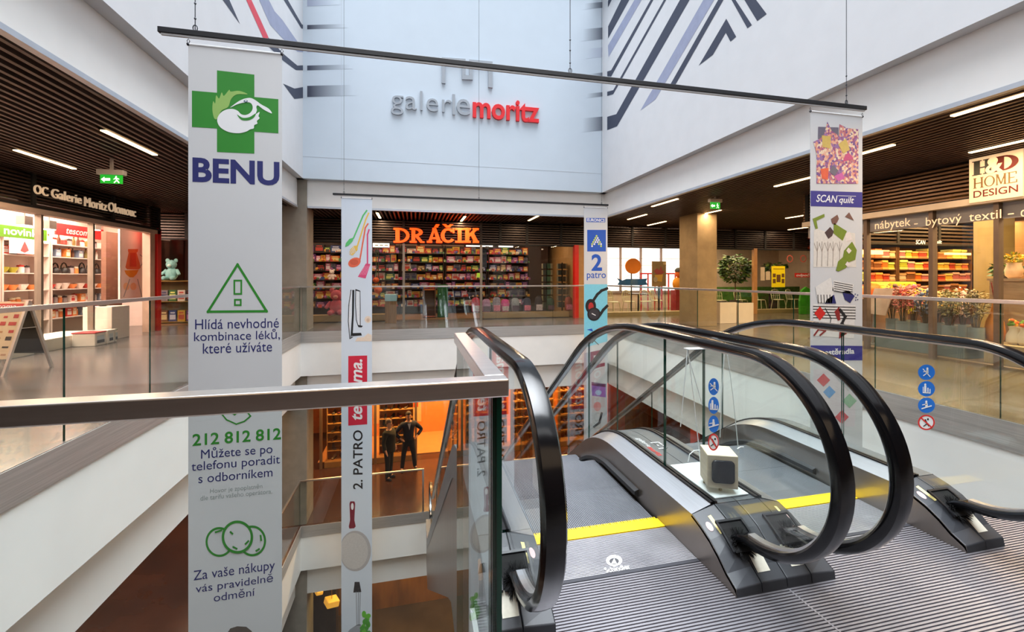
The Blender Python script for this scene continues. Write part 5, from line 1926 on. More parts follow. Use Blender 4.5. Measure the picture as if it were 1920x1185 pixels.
mb.build('print', p_grey, t, fix=False)
fw = Face('Y', 16.33, -1)
for k, (x0, x1, lab) in enumerate(((588, 632, 'lit white panel high at the back of the toy shop, left of the spoons banner'), (874, 924, 'lit white panel high at the back of the toy shop, after the orange letters'),
                                   (935, 962, 'shorter lit white panel in the toy shop, right of the orange letters'))):
    t = board('lit_sign', lab, x0, 458, x1, 467, M('lit_white_panel', (255, 244, 232), 0.5, emit=2.0), fw, 0.03, 'light panel')
for k, x in enumerate((762, 808, 850)):
    board('ceiling_board', 'beige board under the toy shop ceiling, %s of three under the orange letters' % ['left', 'middle', 'right'][k], x - 20, 458, x + 20, 465.5, M('beige_board', (176, 138, 120), 0.6, noise=0.05), fw, 0.03, 'board')

# shelves of the toy shop
dark_shelf = M('dark_shelf', (66, 44, 34), 0.6, noise=0.12)
TZ = [0.32, 0.64, 0.96, 1.28, 1.60, 1.92, 2.24]
pal = [('red', (170, 40, 38), (230, 190, 90)), ('blue', (46, 62, 120), (200, 200, 220)), ('purple', (96, 50, 110), (220, 150, 190)), ('orange', (206, 100, 36), (250, 220, 150)), ('green', (50, 100, 56), (220, 220, 120)),
       ('black', (34, 30, 34), (180, 60, 50)), ('brown', (110, 70, 46), (210, 180, 130)), ('yellow', (206, 160, 50), (180, 60, 40)), ('pink', (196, 100, 130), (250, 220, 230)), ('grey', (120, 112, 118), (60, 60, 90)), ('white', (214, 200, 190), (190, 70, 60))]
bays = [(-6.9, -5.35), (-5.3, -3.75), (-3.7, -2.15), (-2.1, -0.55), (-0.5, 1.05), (1.1, 2.65), (2.7, 4.3)]
wherebay = ['at the far left behind the red shop edge', 'left of the concrete column', 'just right of the concrete column', 'behind the spoons banner', 'under the orange letters', 'right of the glass mullion', 'nearest the red post']
for i, (x0, x1) in enumerate(bays):
    shelf_unit('toy_shelf', 'dark toy shop shelves full of boxes, %s' % wherebay[i], 'Y', x0, x1, 15.9, 16.33, TZ, 2.55, dark_shelf)
    for r, z in enumerate(TZ):
        x = x0 + 0.04
        while x < x1 - 0.12:
            w = R.uniform(0.14, 0.34)
            w = min(w, x1 - 0.035 - x)
            h = R.uniform(0.17, 0.28)
            cn, c1, c2 = R.choice(pal)
            lb = '%s toy box on the %s shelf %s' % (cn, ORD[r], wherebay[i])
            place_goods('box', 't ' + cn, c1, c2, (x + w / 2, 16.08, z), (w - 0.012, 0.24, h), lb, 'toy box', lb, 0, 'toy_box')
            x += w
# further small toys hanging and heaped in front of those shelves
mb = MB()
rr = random.Random(9)
mset = [M('toy_bit_%d' % k, c, 0.5, noise=0.1) for k, c in enumerate(((190, 60, 50), (60, 80, 140), (210, 150, 60), (80, 120, 70), (150, 80, 140), (60, 50, 50), (220, 200, 180)))]
for k in range(900):
    x = rr.uniform(-6.9, 4.3)
    r = rr.randrange(7)
    s = rr.uniform(0.025, 0.06)
    z = TZ[r] + s
    y = rr.uniform(15.80, 15.86)
    if rr.random() < 0.5:
        mb.ball((x, y, z), s, s * 0.7, s, 6, rr.randrange(7))
    else:
        mb.box(x - s, x + s, y - 0.03, y + 0.02, z - s, z + s * 0.9, rr.randrange(7))
o = mb.build('small_toys', mset, None)
o['label'] = 'hundreds of tiny colourful toys along the fronts of the toy shelves'
o['category'] = 'toys'
o['kind'] = 'stuff'


def rack(name, label, x0, x1, y0, y1, h, mats, cat='display stand', top=None):
    """free-standing display: carcass, boards and top"""
    t = thing(name, label, cat, ((x0 + x1) / 2, (y0 + y1) / 2, 0.03))
    mb = MB()
    mb.box(x0, x1, y1 - 0.03, y1, 0.03, h)
    mb.box(x0, x0 + 0.03, y0, y1 - 0.031, 0.03, h)
    mb.box(x1 - 0.03, x1, y0, y1 - 0.031, 0.03, h)
    mb.build('carcass', mats[0], t)
    n = max(2, int(h / 0.35))
    for k in range(n):
        z = 0.08 + (h - 0.1) * k / (n - 1)
        mb = MB()
        mb.box(x0 + 0.031, x1 - 0.031, y0, y1 - 0.031, z - 0.015, z)
        mb.build('shelf_board', mats[1], t)
    return t


def X_(x):
    return P(x, 560, Y=14.4).x


rack('display_rack', 'orange topped display rack before the green cabinet in the toy shop', X_(793), X_(817), 14.3, 14.7, 0.98, [M('rack_brown', (120, 78, 50), 0.6, noise=0.1), M('rack_orange', (216, 110, 50), 0.5, noise=0.08)])
t = thing('cabinet', 'dark green cabinet in the middle of the toy shop', 'cabinet', (X_(830), 14.6, 0.03))
gcab = M('cabinet_green', (24, 92, 34), 0.5, noise=0.1)
mb = MB()
mb.box(X_(821), X_(840), 14.4, 14.8, 0.03, 1.12)
mb.build('body', gcab, t, bevel=0.01)
for k in range(3):
    mb = MB()
    mb.box(X_(821) + 0.02, X_(840) - 0.02, 14.385, 14.4, 0.08 + 0.35 * k, 0.38 + 0.35 * k)
    mb.build('drawer', gcab, t)
t = thing('pedestal', 'wooden pedestal with pale blue top before the toy shop window', 'pedestal', (X_(732), 13.2, 0))
xa, xb = P(722, 560, Y=13.1).x, P(743, 560, Y=13.1).x
mb = MB()
mb.box(xa, xb, 13.1, 13.4, 0.0, 0.66)
mb.build('body', M('pedestal_wood', (128, 92, 52), 0.5, noise=0.2, scale=3, stretch=(8, 8, 0.6)), t, bevel=0.004)
mb = MB()
mb.box(xa - 0.01, xb + 0.01, 13.09, 13.41, 0.66, 0.86)
mb.build('top', M('pedestal_glass', (150, 186, 190), 0.3, noise=0.05), t, bevel=0.01)
mb = MB()
mb.box(mul_back[0] - 1.5, mul_back[2] - 0.3, 13.75, 14.15, 0.03, 0.22)
mb.box(mul_back[4] + 0.1, XT1 - 0.1, 13.75, 14.2, 0.03, 0.20)
o = mb.build('window_platform', M('platform_tan', (170, 136, 90), 0.5, noise=0.08), None)
tag(o, 'low tan platform inside the toy shop window', 'platform')


def plush(name, label, x, y, z, s, c1, c2, tall=False):
    t = thing(name, label, 'soft toy', (x, y, z))
    m1, m2 = M(name + '_fur', c1, 0.9, noise=0.1, scale=20), M(name + '_light', c2, 0.9, noise=0.1, scale=20)
    mb = MB()
    mb.ball((x, y, z + s * 0.30), s * 0.26, s * 0.22, s * 0.30)
    mb.build('body', m1, t, smooth=True)
    mb = MB()
    mb.ball((x, y - 0.02, z + s * 0.74), s * 0.22, s * 0.20, s * 0.22)
    for q in (-1, 1):
        mb.ball((x + q * s * 0.17, y, z + s * 0.93), s * 0.09, s * 0.05, s * 0.10)
    mb.ball((x, y - s * 0.2, z + s * 0.69), s * 0.09, s * 0.09, s * 0.07, mi=1)
    mb.build('head', [m1, m2], t, smooth=True)
    for q in (-1, 1):
        mb = MB()
        mb.tube([(x + q * s * 0.2, y, z + s * 0.48), (x + q * s * 0.34, y - s * 0.1, z + s * 0.3)], [s * 0.08, s * 0.07], 8)
        mb.ball((x + q * s * 0.34, y - s * 0.1, z + s * 0.3), s * 0.07)
        mb.build('arm', m1, t, smooth=True)
        mb = MB()
        mb.tube([(x + q * s * 0.12, y - s * 0.08, z + s * 0.12), (x + q * s * 0.18, y - s * 0.3, z + s * 0.09)], [s * 0.11, s * 0.09], 8)
        mb.ball((x + q * s * 0.18, y - s * 0.32, z + s * 0.10), s * 0.1, mi=0)
        mb.build('leg', m1, t, smooth=True)
    return t


p = P(631, 590, Y=13.95)
plush('plush_toy', 'large pink plush figure standing in the toy window left of the spoons banner', p.x, 13.95, 0.22, 0.80, (214, 96, 110), (240, 160, 150))
p = P(627, 520, Y=15.0)
plush('plush_dog', 'small white plush dog on the toy shelf beside the spoons banner', P(623, 515, Y=15.75).x, 15.7, 1.283, 0.36, (226, 206, 200), (240, 230, 226))
p = P(322, 512, Y=14.4)
plush('plush_animal', 'pale teal plush animal in the corner toy window beyond the red shop edge', p.x, 14.4, 1.28, 0.62, (140, 190, 190), (200, 224, 220))
rack('display_rack', 'corner display rack under the teal plush animal', p.x - 0.5, p.x + 0.7, 14.2, 14.6, 1.28, [M('rack_olive', (110, 92, 50), 0.6, noise=0.1), M('rack_gold', (170, 130, 60), 0.5, noise=0.08)])
for k in range(10):
    cn, c1, c2 = pal[(k * 3) % len(pal)]
    z = [0.08, 0.67][k % 2]
    place_goods('box', 't ' + cn, c1, c2, (p.x - 0.36 + 0.22 * (k // 2), 14.38, z), (0.19, 0.2, 0.32), '%s toy box on the %s board of the corner display rack' % (cn, ['lower', 'upper'][k % 2]), 'toy box', 'boxes on the corner rack', 0, 'toy_box')
# orange pumpkins
for k, (x, y, r) in enumerate(((705, 525, 0.10), (709, 544, 0.125))):
    q = P(x, y, Y=13.95 + 0.35 * k)
    t = thing('toy_pumpkin', ['smaller orange pumpkin ball hanging in the toy window beside the spoons banner', 'bigger orange pumpkin ball below the other one in the toy window'][k], 'pumpkin', tuple(q))
    mb = MB()
    vs, fs = [], []
    for i in range(9):
        for j in range(24):
            a, b = PI * i / 8, 2 * PI * j / 24
            rr_ = r * (1 - 0.09 * abs(math.sin(b * 4)))
            vs.append((q.x + rr_ * math.sin(a) * math.cos(b), q.y + rr_ * math.sin(a) * math.sin(b), q.z - rr_ * 0.85 * math.cos(a)))
    for i in range(8):
        for j in range(24):
            fs.append((i * 24 + j, i * 24 + (j + 1) % 24, (i + 1) * 24 + (j + 1) % 24, (i + 1) * 24 + j))
    mb.add(vs, fs)
    mb.build('flesh', M('pumpkin_orange', (232, 92, 20), 0.5, noise=0.08), t, smooth=True)
    mb = MB()
    mb.tube([(q.x, q.y, q.z + r * 0.75), (q.x + 0.01, q.y, q.z + r * 1.1)] + [(q.x, q.y, 2.95)], 0.012, 6)
    mb.build('stem', M('pumpkin_stem', (70, 90, 40), 0.7, noise=0.1), t)
# school bags on the right-hand platform
for k, (x, c1, lab) in enumerate(((892, (190, 40, 70), 'red'), (912, (186, 130, 170), 'lilac'), (931, (150, 140, 160), 'grey lilac'), (947, (214, 60, 140), 'bright pink'), (966, (150, 150, 160), 'silver grey'),
                                  (988, (60, 60, 90), 'dark blue'), (1010, (50, 36, 50), 'black'), (1032, (40, 70, 60), 'dark green'), (1066, (150, 60, 44), 'rust red'))):
    q = P(x, 575, Y=14.0)
    t = thing('school_bag', '%s school bag on the low platform in the toy window' % lab, 'bag', (q.x, 14.0, 0.20), 'school bags in the toy window')
    mm = M('bag_%s' % lab.replace(' ', '_'), c1, 0.6, noise=0.25, scale=18)
    mb = MB()
    h = R.uniform(0.40, 0.50)
    mb.lathe([(0.11, 0), (0.135, 0.03), (0.14, h * 0.6), (0.12, h * 0.9), (0.06, h)], (q.x, 14.0, 0.223), 12, 0, 1, 0.6)
    mb.build('body', mm, t, smooth=True)
    mb = MB()
    mb.box(q.x - 0.11, q.x + 0.11, 13.89, 13.93, 0.25, 0.20 + h * 0.5)
    mb.build('pocket', M('bag_pocket_%d' % (k % 3), [(200, 180, 190), (90, 60, 80), (220, 120, 150)][k % 3], 0.6, noise=0.3, scale=20), t, bevel=0.01)
    mb = MB()
    mb.tube([(q.x - 0.05, 14.0, 0.20 + h * 0.97), (q.x - 0.04, 14.0, 0.20 + h + 0.05), (q.x + 0.04, 14.0, 0.20 + h + 0.05), (q.x + 0.05, 14.0, 0.20 + h * 0.97)], 0.011, 6)
    mb.build('handle', p_black, t)
# tall wire spinner racks near the red post
for k, (x, lab) in enumerate(((1026, 'green'), (1054, 'dark'))):
    q = P(x, 560, Y=14.6)
    t = thing('spinner_rack', '%s revolving rack hung with small packets near the red post in the toy shop' % lab, 'display stand', (q.x, 14.6, 0.03))
    mb = MB()
    mb.cyl((q.x, 14.6, 0.03), (q.x, 14.6, 1.9), 0.025, n=8)
    mb.cyl((q.x, 14.6, 0.03), (q.x, 14.6, 0.07), 0.2, n=16)
    mb.build('pole', black_mat, t)
    for r in range(7):
        mb = MB()
        for j in range(8):
            a = 2 * PI * j / 8
            mb.box(-0.06, 0.06, -0.02, 0.02, 0, 0.18, j % 3, Matrix.Translation((q.x + 0.17 * math.cos(a), 14.6 + 0.17 * math.sin(a), 0.3 + r * 0.23)) @ Matrix.Rotation(a + PI / 2, 4, 'Z'))
        mb.build('packet_ring', [M('packet_%s' % lab, (50, 84, 56) if k == 0 else (70, 58, 40), 0.5, noise=0.2), M('packet_pale', (170, 160, 130), 0.5, noise=0.2), M('packet_dim', (40, 44, 40), 0.5, noise=0.2)], t)
q = P(907, 483, Y=14.2)
t = thing('hanging_poster', 'tall dark poster hanging inside the toy window right of the mullion', 'poster', tuple(q))
mb = MB()
mb.box(q.x - 0.11, q.x + 0.11, 14.2, 14.22, q.z - 0.32, q.z + 0.30)
mb.build('sheet', M('poster_dark_blue', (62, 66, 84), 0.5, noise=0.4, scale=12), t)
mb = MB()
mb.cyl((q.x, 14.21, q.z + 0.30), (q.x, 14.21, 2.95), 0.004, n=5)
mb.build('cord', black_mat, t)
q = P(899, 516, Y=13.62)
t = thing('window_sticker', 'small lime green sticker on the toy shop glass', 'sticker', tuple(q))
mb = MB()
mb.box(q.x - 0.09, q.x + 0.09, 13.580, 13.586, q.z - 0.07, q.z + 0.07)
mb.build('sheet', M('sticker_lime', (160, 200, 50), 0.5, noise=0.03, emit=0.2), t)
# ============================ cafe right of the toy shop
mb = MB()
mb.box(5.5, 17.4, 17.3, 17.5, 0, ZS)
struct(mb.build('wall_cafe', M('cafe_wall', (206, 184, 166), 0.7, noise=0.06)))
mb = MB()
mb.box(17.2, 17.4, YS + 0.1, 17.5, 0, ZS)
struct(mb.build('wall_cafe_side', MATS['cafe_wall']))
wd = bpy.data.objects.new('window_3', None)
C.objects.link(wd)
struct(wd)
xa, xb = P(1120, 500, Y=17.25).x, P(1290, 500, Y=17.25).x
mb = MB()
mb.box(xa, xb, 17.27, 17.29, 0.75, 2.75)
struct(mb.build('window_3_daylight', M('daylit_window_sky', (255, 246, 244), 0.5, emit=1.25, noise=0.03, scale=2), wd))
mb = MB()
for x in (1163, 1201, 1239, 1278):
    X = P(x, 500, Y=17.25).x
    mb.box(X - 0.045, X + 0.045, 17.2, 17.27, 0.75, 2.75)
mb.box(xa, xb, 17.2, 17.27, 2.70, 2.78)
mb.box(xa, xb, 17.2, 17.27, 0.70, 0.78)
struct(mb.build('window_3_frame', M('window_frame_grey', (150, 136, 140), 0.5, noise=0.05), wd))
mb = MB()
for z in (1.9, 2.2):
    mb.box(xa, xb, 17.255, 17.268, z, z + 0.02)
struct(mb.build('window_3_bars', M('outside_bars', (220, 200, 204), 0.6, noise=0.05), wd))
mb = MB()
mb.box(P(1412, 520, Y=YS).x, P(1418, 520, Y=YS).x, YS - 0.05, YS + 0.06, 0, 2.45)
struct(mb.build('column_cafe_post', M('oak_post', (206, 150, 92), 0.5, noise=0.08)))
mb = MB()
mb.box(5.5, 17.0, YS + 0.12, YS + 0.5, 0, 0.14)
struct(mb.build('trim_cafe_plinth', M('plinth_tan', (176, 150, 104), 0.5, noise=0.06)))


def cafe_chair():
    t = thing('cafe_chair', 'pale metal chair', 'chair', (0, 0, 0))
    m = M('chair_pale_metal', (206, 200, 160), 0.4, metal=0.2, noise=0.05)
    mb = MB()
    mb.lathe([(0.02, 0.44), (0.19, 0.44), (0.20, 0.455), (0.19, 0.47), (0.02, 0.465)], n=14)
    mb.build('seat', m, t, smooth=True)
    for sx in (-1, 1):
        for sy in (-1, 1):
            mb = MB()
            mb.cyl((sx * 0.15, sy * 0.15, 0.44), (sx * 0.20, sy * 0.20, 0), 0.015, 0.012, 8)
            mb.build('leg', m, t)
    mb = MB()
    pts = [(-0.17, 0.15, 0.45), (-0.19, 0.20, 0.70), (-0.13, 0.22, 0.84), (0, 0.225, 0.87), (0.13, 0.22, 0.84), (0.19, 0.20, 0.70), (0.17, 0.15, 0.45)]
    mb.tube(pts, 0.015, 8)
    for x in (-0.08, 0, 0.08):
        mb.cyl((x, 0.16, 0.46), (x, 0.222, 0.85), 0.009, n=6)
    mb.cyl((-0.185, 0.185, 0.62), (0.185, 0.185, 0.62), 0.01, n=6)
    mb.build('backrest', m, t, smooth=True)
    return t


ch0 = cafe_chair()
CH = [(1150, 14.6, 0.4, 'half hidden by the floor number banner'), (1180, 14.7, 0.1, 'left of the two below the blue fish shaped board'), (1211, 14.7, -0.2, 'right of the two below the blue fish shaped board'),
      (1232, 15.2, 0.5, 'below the picture board'), (1352, 14.7, 0.0, 'just right of the concrete column'), (1390, 14.8, 0.2, 'behind the white planter boxes'),
      (1424, 14.7, 0.3, 'right of the oak post'), (1460, 14.7, -0.1, 'below the yellow poster'), (1487, 14.8, 0.2, 'between the yellow poster and the bedding banner')]
for i, (x, y, rz, w) in enumerate(CH):
    loc = (P(x, 560, Y=y).x, y, 0.001)
    lb = 'pale metal cafe chair ' + w
    if i == 0:
        ch0.location, ch0.rotation_euler = loc, (0, 0, rz)
        ch0['label'], ch0['group'] = lb, 'cafe chairs'
    else:
        dup(ch0, loc, lb, 'cafe chairs', rz)
for i, (x, w) in enumerate(((1197, 'below the blue fish shaped board'), (1443, 'below the yellow poster'))):
    X = P(x, 560, Y=15.4).x
    t = thing('cafe_table', 'dark round cafe table ' + w, 'table', (X, 15.4, 0))
    mb = MB()
    mb.lathe([(0.02, 0.70), (0.38, 0.70), (0.39, 0.72), (0.38, 0.735), (0.02, 0.735)], (X, 15.4, 0), 20)
    mb.build('table_top', M('table_dark', (60, 42, 34), 0.3, noise=0.1), t)
    mb = MB()
    mb.lathe([(0.24, 0.001), (0.24, 0.02), (0.04, 0.04), (0.03, 0.70)], (X, 15.4, 0), 14)
    mb.build('leg', black_mat, t)
# board with orange disc
q = P(1187, 528, Y=14.2)
t = thing('fish_board', 'blue fish shaped board with an orange disc above it in the cafe window', 'sign', tuple(q))
fc = Face('Y', 14.2, -1)
mb = MB()
mb.prism([fc.pt(x, y, 0) for x, y in [(1157, 521), (1167, 526), (1175, 523), (1204, 523), (1214, 522), (1211, 528), (1215, 534), (1204, 535), (1172, 535), (1158, 534), (1162, 528)]], (0, 0.03, 0))
mb.build('board', M('board_blue', (22, 92, 150), 0.5, noise=0.06), t)
mb = MB()
mb.prism([fc.pt(1187.5 + 14.5 * math.cos(2 * PI * k / 28), 499 + 14.5 * math.sin(2 * PI * k / 28), 0) for k in range(28)], (0, 0.05, 0))
mb.build('disc', M('disc_orange', (238, 128, 24), 0.45, noise=0.06), t)
mb = MB()
a, b = fc.pt(1184.5, 512, -8), fc.pt(1184.5, 530, -8)
mb.box(a.x - 0.02, a.x + 0.02, 14.22, 14.24, 0, a.z)
mb.build('stand', black_mat, t)
mb = MB()
for pts in ([(1168, 523), (1176, 518), (1184, 515)], [(1188, 520), (1191, 516), (1202, 522)]):
    mb.tube([fc.pt(x, y, -4) for x, y in pts], 0.008, 5)
mb.build('wire', M('board_wire', (120, 90, 80), 0.5, noise=0.05), t)
fb = Face('Y', 14.6, -1)
t = board('picture_board', 'brown picture board in the cafe window left of the concrete column', 1223, 490, 1249, 537, M('board_brown', (128, 104, 70), 0.6, noise=0.1), fb, 0.04, 'board')
mb = MB()
fb.poly(mb, [(1226, 508), (1232, 503), (1236, 507), (1239, 498), (1242, 507), (1246, 510), (1240, 515), (1230, 514)], 0, 2)
fb.poly(mb, [(1227, 516), (1243, 514), (1241, 528), (1231, 527)], 1, 2)
fb.ell(mb, 1229, 524, 4, 5, 2, 3, 12)
mb.build('picture', [col('board_red_fruit', (150, 60, 60)), col('board_ochre', (196, 150, 60)), col('board_taupe', (170, 150, 120))], t, fix=False)
mb = MB()
q0 = fb.pt(1236, 537, -10)
mb.box(q0.x - 0.03, q0.x + 0.03, 14.61, 14.65, 0.0, q0.z + 0.1)
mb.build('stand', black_mat, t)
q = P(1270, 520, Y=14.5)
t = thing('plush_figure', 'orange plush figure with a dark cap half hidden by the concrete column', 'figure', (q.x, 14.5, 0.0))
mb = MB()
mb.ball((q.x, 14.5, 1.12), 0.19, 0.16, 0.26)
mb.build('body', M('figure_yellow', (232, 150, 40), 0.8, noise=0.1), t, smooth=True)
mb = MB()
mb.ball((q.x + 0.08, 14.5, 1.52), 0.16, 0.15, 0.17)
mb.build('head', M('figure_orange', (220, 104, 40), 0.8, noise=0.1), t, smooth=True)
mb = MB()
mb.lathe([(0.165, 0), (0.16, 0.08), (0.10, 0.15), (0.02, 0.17)], (q.x + 0.08, 14.5, 1.58), 14)
mb.build('cap', p_black, t, smooth=True)
mb = MB()
mb.box(q.x - 0.16, q.x + 0.25, 14.35, 14.7, 0.0, 0.88)
mb.build('base', M('figure_red_base', (150, 24, 28), 0.5, noise=0.1), t, bevel=0.01)
rl = thing('red_rail', 'red wooden railing seen through the cafe window beside the picture board', 'railing', (P(1215, 520, Y=16.3).x, 16.3, 0))
mb = MB()
xa, xb = P(1200, 520, Y=16.3).x, P(1268, 520, Y=16.3).x
mb.box(xa, xb, 16.27, 16.33, 1.50, 1.56)
mb.build('handrail', M('rail_red', (176, 30, 34), 0.5, noise=0.05), rl)
for k in range(6):
    mb = MB()
    X = xa + 0.05 + (xb - xa - 0.1) * k / 5
    mb.box(X - 0.025, X + 0.025, 16.28, 16.32, 0.0, 1.50)
    mb.build('post', MATS['rail_red'], rl)


def leaves(mb, c, r, n, rr, size=0.09, flat=0.5, mi=1):
    for k in range(n):
        a, b = rr.uniform(0, 2 * PI), math.acos(rr.uniform(-1, 1))
        d = rr.uniform(0.55, 1.0)
        p = Vector((c[0] + r[0] * d * math.sin(b) * math.cos(a), c[1] + r[1] * d * math.sin(b) * math.sin(a), c[2] + r[2] * d * math.cos(b)))
        u = Vector((math.cos(a) * rr.uniform(0.5, 1), math.sin(a) * rr.uniform(0.5, 1), rr.uniform(-0.6, flat))).normalized()
        v = u.cross(Vector((rr.uniform(-1, 1), rr.uniform(-1, 1), 1))).normalized()
        L, w = size * rr.uniform(0.7, 1.3), size * 0.28
        m_ = rr.randrange(mi)
        mb.add([p, p + u * L * 0.5 + v * w, p + u * L, p + u * L * 0.5 - v * w], [(0, 1, 2, 3)], m_)


leaf_mats = [M('leaf_mid', (66, 104, 42), 0.5, noise=0.2), M('leaf_dark', (36, 66, 32), 0.5, noise=0.2), M('leaf_light', (118, 142, 62), 0.5, noise=0.2)]


def tree(label, x, y, zb, trunk_h, r, n, seed, pot=True):
    rr = random.Random(seed)
    t = thing('potted_tree', label, 'plant', (x, y, zb))
    mb = MB()
    mb.tube([(x, y, zb + 0.3), (x + 0.02, y, zb + trunk_h * 0.6), (x, y, zb + trunk_h + r[2])], [0.03, 0.025, 0.012], 7)
    for k in range(8):
        a = 2 * PI * k / 8
        mb.tube([(x, y, zb + trunk_h), (x + r[0] * 0.7 * math.cos(a), y + r[1] * 0.7 * math.sin(a), zb + trunk_h + r[2] * rr.uniform(0.4, 1.5))], [0.012, 0.004], 5)
    mb.build('trunk', M('trunk_brown', (90, 70, 46), 0.7, noise=0.15), t)
    mb = MB()
    leaves(mb, (x, y, zb + trunk_h + r[2]), r, n, rr, 0.17, 0.3, 3)
    mb.build('foliage', leaf_mats, t, fix=False)
    mb = MB()
    mb.lathe([(0.14, 0.0), (0.19, 0.30), (0.20, 0.34), (0.17, 0.34), (0.15, 0.28)], (x, y, zb), 14)
    mb.build('pot', M('pot_dark', (60, 52, 46), 0.5, noise=0.1), t)
    return t


q = P(1378, 500, Y=14.3)
tree('large leafy green plant in the cafe window right of the concrete column', q.x, 14.3, 0.142, 1.0, (0.60, 0.42, 0.58), 900, 3)
q = P(1452, 480, Y=15.6)
tree('darker leafy plant deeper in the cafe above the yellow poster', q.x, 15.6, 0.0, 1.55, (0.48, 0.35, 0.25), 190, 4)
fy = Face('Y', YS - 0.03, -1)
t = board('yellow_poster', 'yellow poster with five small pictures on the cafe glass', 1447, 499, 1472, 538.5, M('poster_yellow', (246, 216, 20), 0.5, noise=0.03, emit=0.12), fy, 0.012, 'poster')
mb = MB()
for a, b, w, h in ((1449, 513, 5.5, 7), (1449, 523, 5.5, 8), (1456, 515, 7.5, 14), (1465.5, 513, 5, 7), (1465.5, 523, 5, 8)):
    fy.poly(mb, [(a, b), (a + w, b), (a + w, b + h), (a, b + h)], 0, 2)
fy.poly(mb, [(1450, 503.5), (1470, 503.5), (1470, 505), (1450, 505)], 1, 2)
mb.build('print', [col('poster_brown_photo', (120, 84, 40)), col('poster_ochre_text', (170, 130, 20))], t, fix=False)
for k, (x0, y0, x1, y1) in enumerate(((1426, 501, 1434, 526), (1436, 509, 1444, 525))):
    board('paper_notice', ['long', 'short'][k] + ' pale paper notice stuck on the cafe glass left of the yellow poster', x0, y0, x1, y1, M('notice_paper', (226, 206, 172), 0.6, noise=0.04), fy, 0.004, 'notice')
t = board('shop_decal', 'red strip with white letters on the cafe glass beside the bedding banner', 1490, 512, 1540, 520, M('decal_red', (206, 50, 40), 0.5, noise=0.03), fy, 0.005, 'sticker')
mb = MB()
fy.text(mb, 'odpoč', 1493, 513, 1518, 519.5, 0, 3, 0.02, 0.2)
mb.build('lettering', white_dec, t, fix=False)
t = thing('window_ornament', 'faint red ring ornaments on the cafe glass', 'sticker', tuple(fy.pt(1485, 487)))
mb = MB()
for x in (1481, 1506):
    mb = MB()
    fy.ell(mb, x, 485, 6, 7, 0, 1, 20, inner=0.72)
    mb.build('ring', M('ornament_red', (176, 84, 70), 0.6, noise=0.05), t, fix=False)
mb = MB()
a, b = P(1343, 540, Y=16.2).x, P(1500, 540, Y=16.2).x
mb.box(a, b, 16.15, 16.25, 0.35, 0.95)
mb.box(a, b, 16.18, 16.25, 0, 0.35)
o = mb.build('cafe_counter', M('grass_green_counter', (66, 110, 34), 0.6, noise=0.35, scale=8), None)
tag(o, 'low counter with a grass green front behind the cafe chairs', 'counter')
q = P(1510, 575, Y=13.0)
t = thing('play_panel', 'bright green play panel before the cafe beside the bedding banner', 'panel', (q.x, 13.0, 0))
mb = MB()
mb.prism([(q.x - 0.22, 13.0, 0.001), (q.x + 0.4, 13.0, 0.001), (q.x + 0.42, 13.0, 0.5), (q.x + 0.3, 13.0, 0.9), (q.x + 0.05, 13.0, 1.02), (q.x - 0.15, 13.0, 0.9), (q.x - 0.24, 13.0, 0.5)], (0, 0.08, 0))
mb.build('body', M('play_green', (60, 160, 30), 0.5, noise=0.2, scale=5), t, bevel=0.01)
for k, (x0, x1) in enumerate(((1350, 1382), (1384, 1414))):
    p0, p1 = P(x0, 600, Y=10.9), P(x1, 600, Y=10.9)
    t = thing('planter_box', ['left white cube planter in front of the cafe', 'right white cube planter in front of the cafe'][k], 'planter', ((p0.x + p1.x) / 2, 11.1, 0), 'white cube planters')
    mb = MB()
    w = p1.x - p0.x - 0.02
    x0_ = p0.x
    zt = P((x0 + x1) / 2, 567 if k == 0 else 568, Y=10.9).z
    mb.box(x0_, x0_ + w, 10.9, 10.9 + w, 0.001, zt)
    mb.build('body', M('planter_white', (228, 212, 190), 0.5, noise=0.03), t, bevel=0.006)
    mb = MB()
    mb.box(x0_ + 0.03, x0_ + w - 0.03, 10.93, 10.87 + w, zt, zt + 0.004)
    mb.build('soil', M('soil_dark', (60, 46, 36), 0.9, noise=0.2), t)

# ============================ home textile shop on the right
XH = 8.4
slat_fascia('wall_louvre_right', 'X', XH - 0.1, -3, 7.7, 2.58, 3.14, 0.3, [0.5, 2, 3.5, 6.6, 7.6], 9, M('warm_louvre', (120, 88, 60), 0.4, metal=0.3, noise=0.15))
mb = MB()
mb.box(XH - 0.14, XH + 0.1, -3, 7.7, 2.46, 2.56)
struct(mb.build('trim_right_shop_beam', M('cream_beam', (216, 196, 172), 0.5, noise=0.04)))
mb = MB()
mb.box(XH + 0.03, XH + 0.06, -3, 7.7, 2.22, 2.46)  # plain lilac grey band behind the glass, below the cream beam
struct(mb.build('trim_right_shop_band', M('lilac_grey_band', (176, 164, 168), 0.5, noise=0.04)))
shop_window(4, 'X', XH, -3, 7.7, 0, 2.46, [P(x, 500, X=XH).y for x in (1626, 1749, 1872)], 0.06, M('mullion_bronze', (120, 100, 84), 0.4, metal=0.4, noise=0.06))
mb = MB()
mb.box(8.45, 16, -3, 7.72, 0.0, 0.04)
struct(mb.build('floor_home_shop', M('home_floor', (150, 122, 92), 0.35, noise=0.1)))
mb = MB()
mb.box(10.6, 11.1, 5.777, 6.106, 0, ZS)
struct(mb.build('column_home_shop', M('olive_column', (132, 108, 60), 0.7, noise=0.08)))
mb = MB()
mb.box(16.0, 16.2, -3, 9, 0, ZS)
struct(mb.build('wall_home_shop', M('home_wall', (150, 116, 76), 0.7, noise=0.08)))

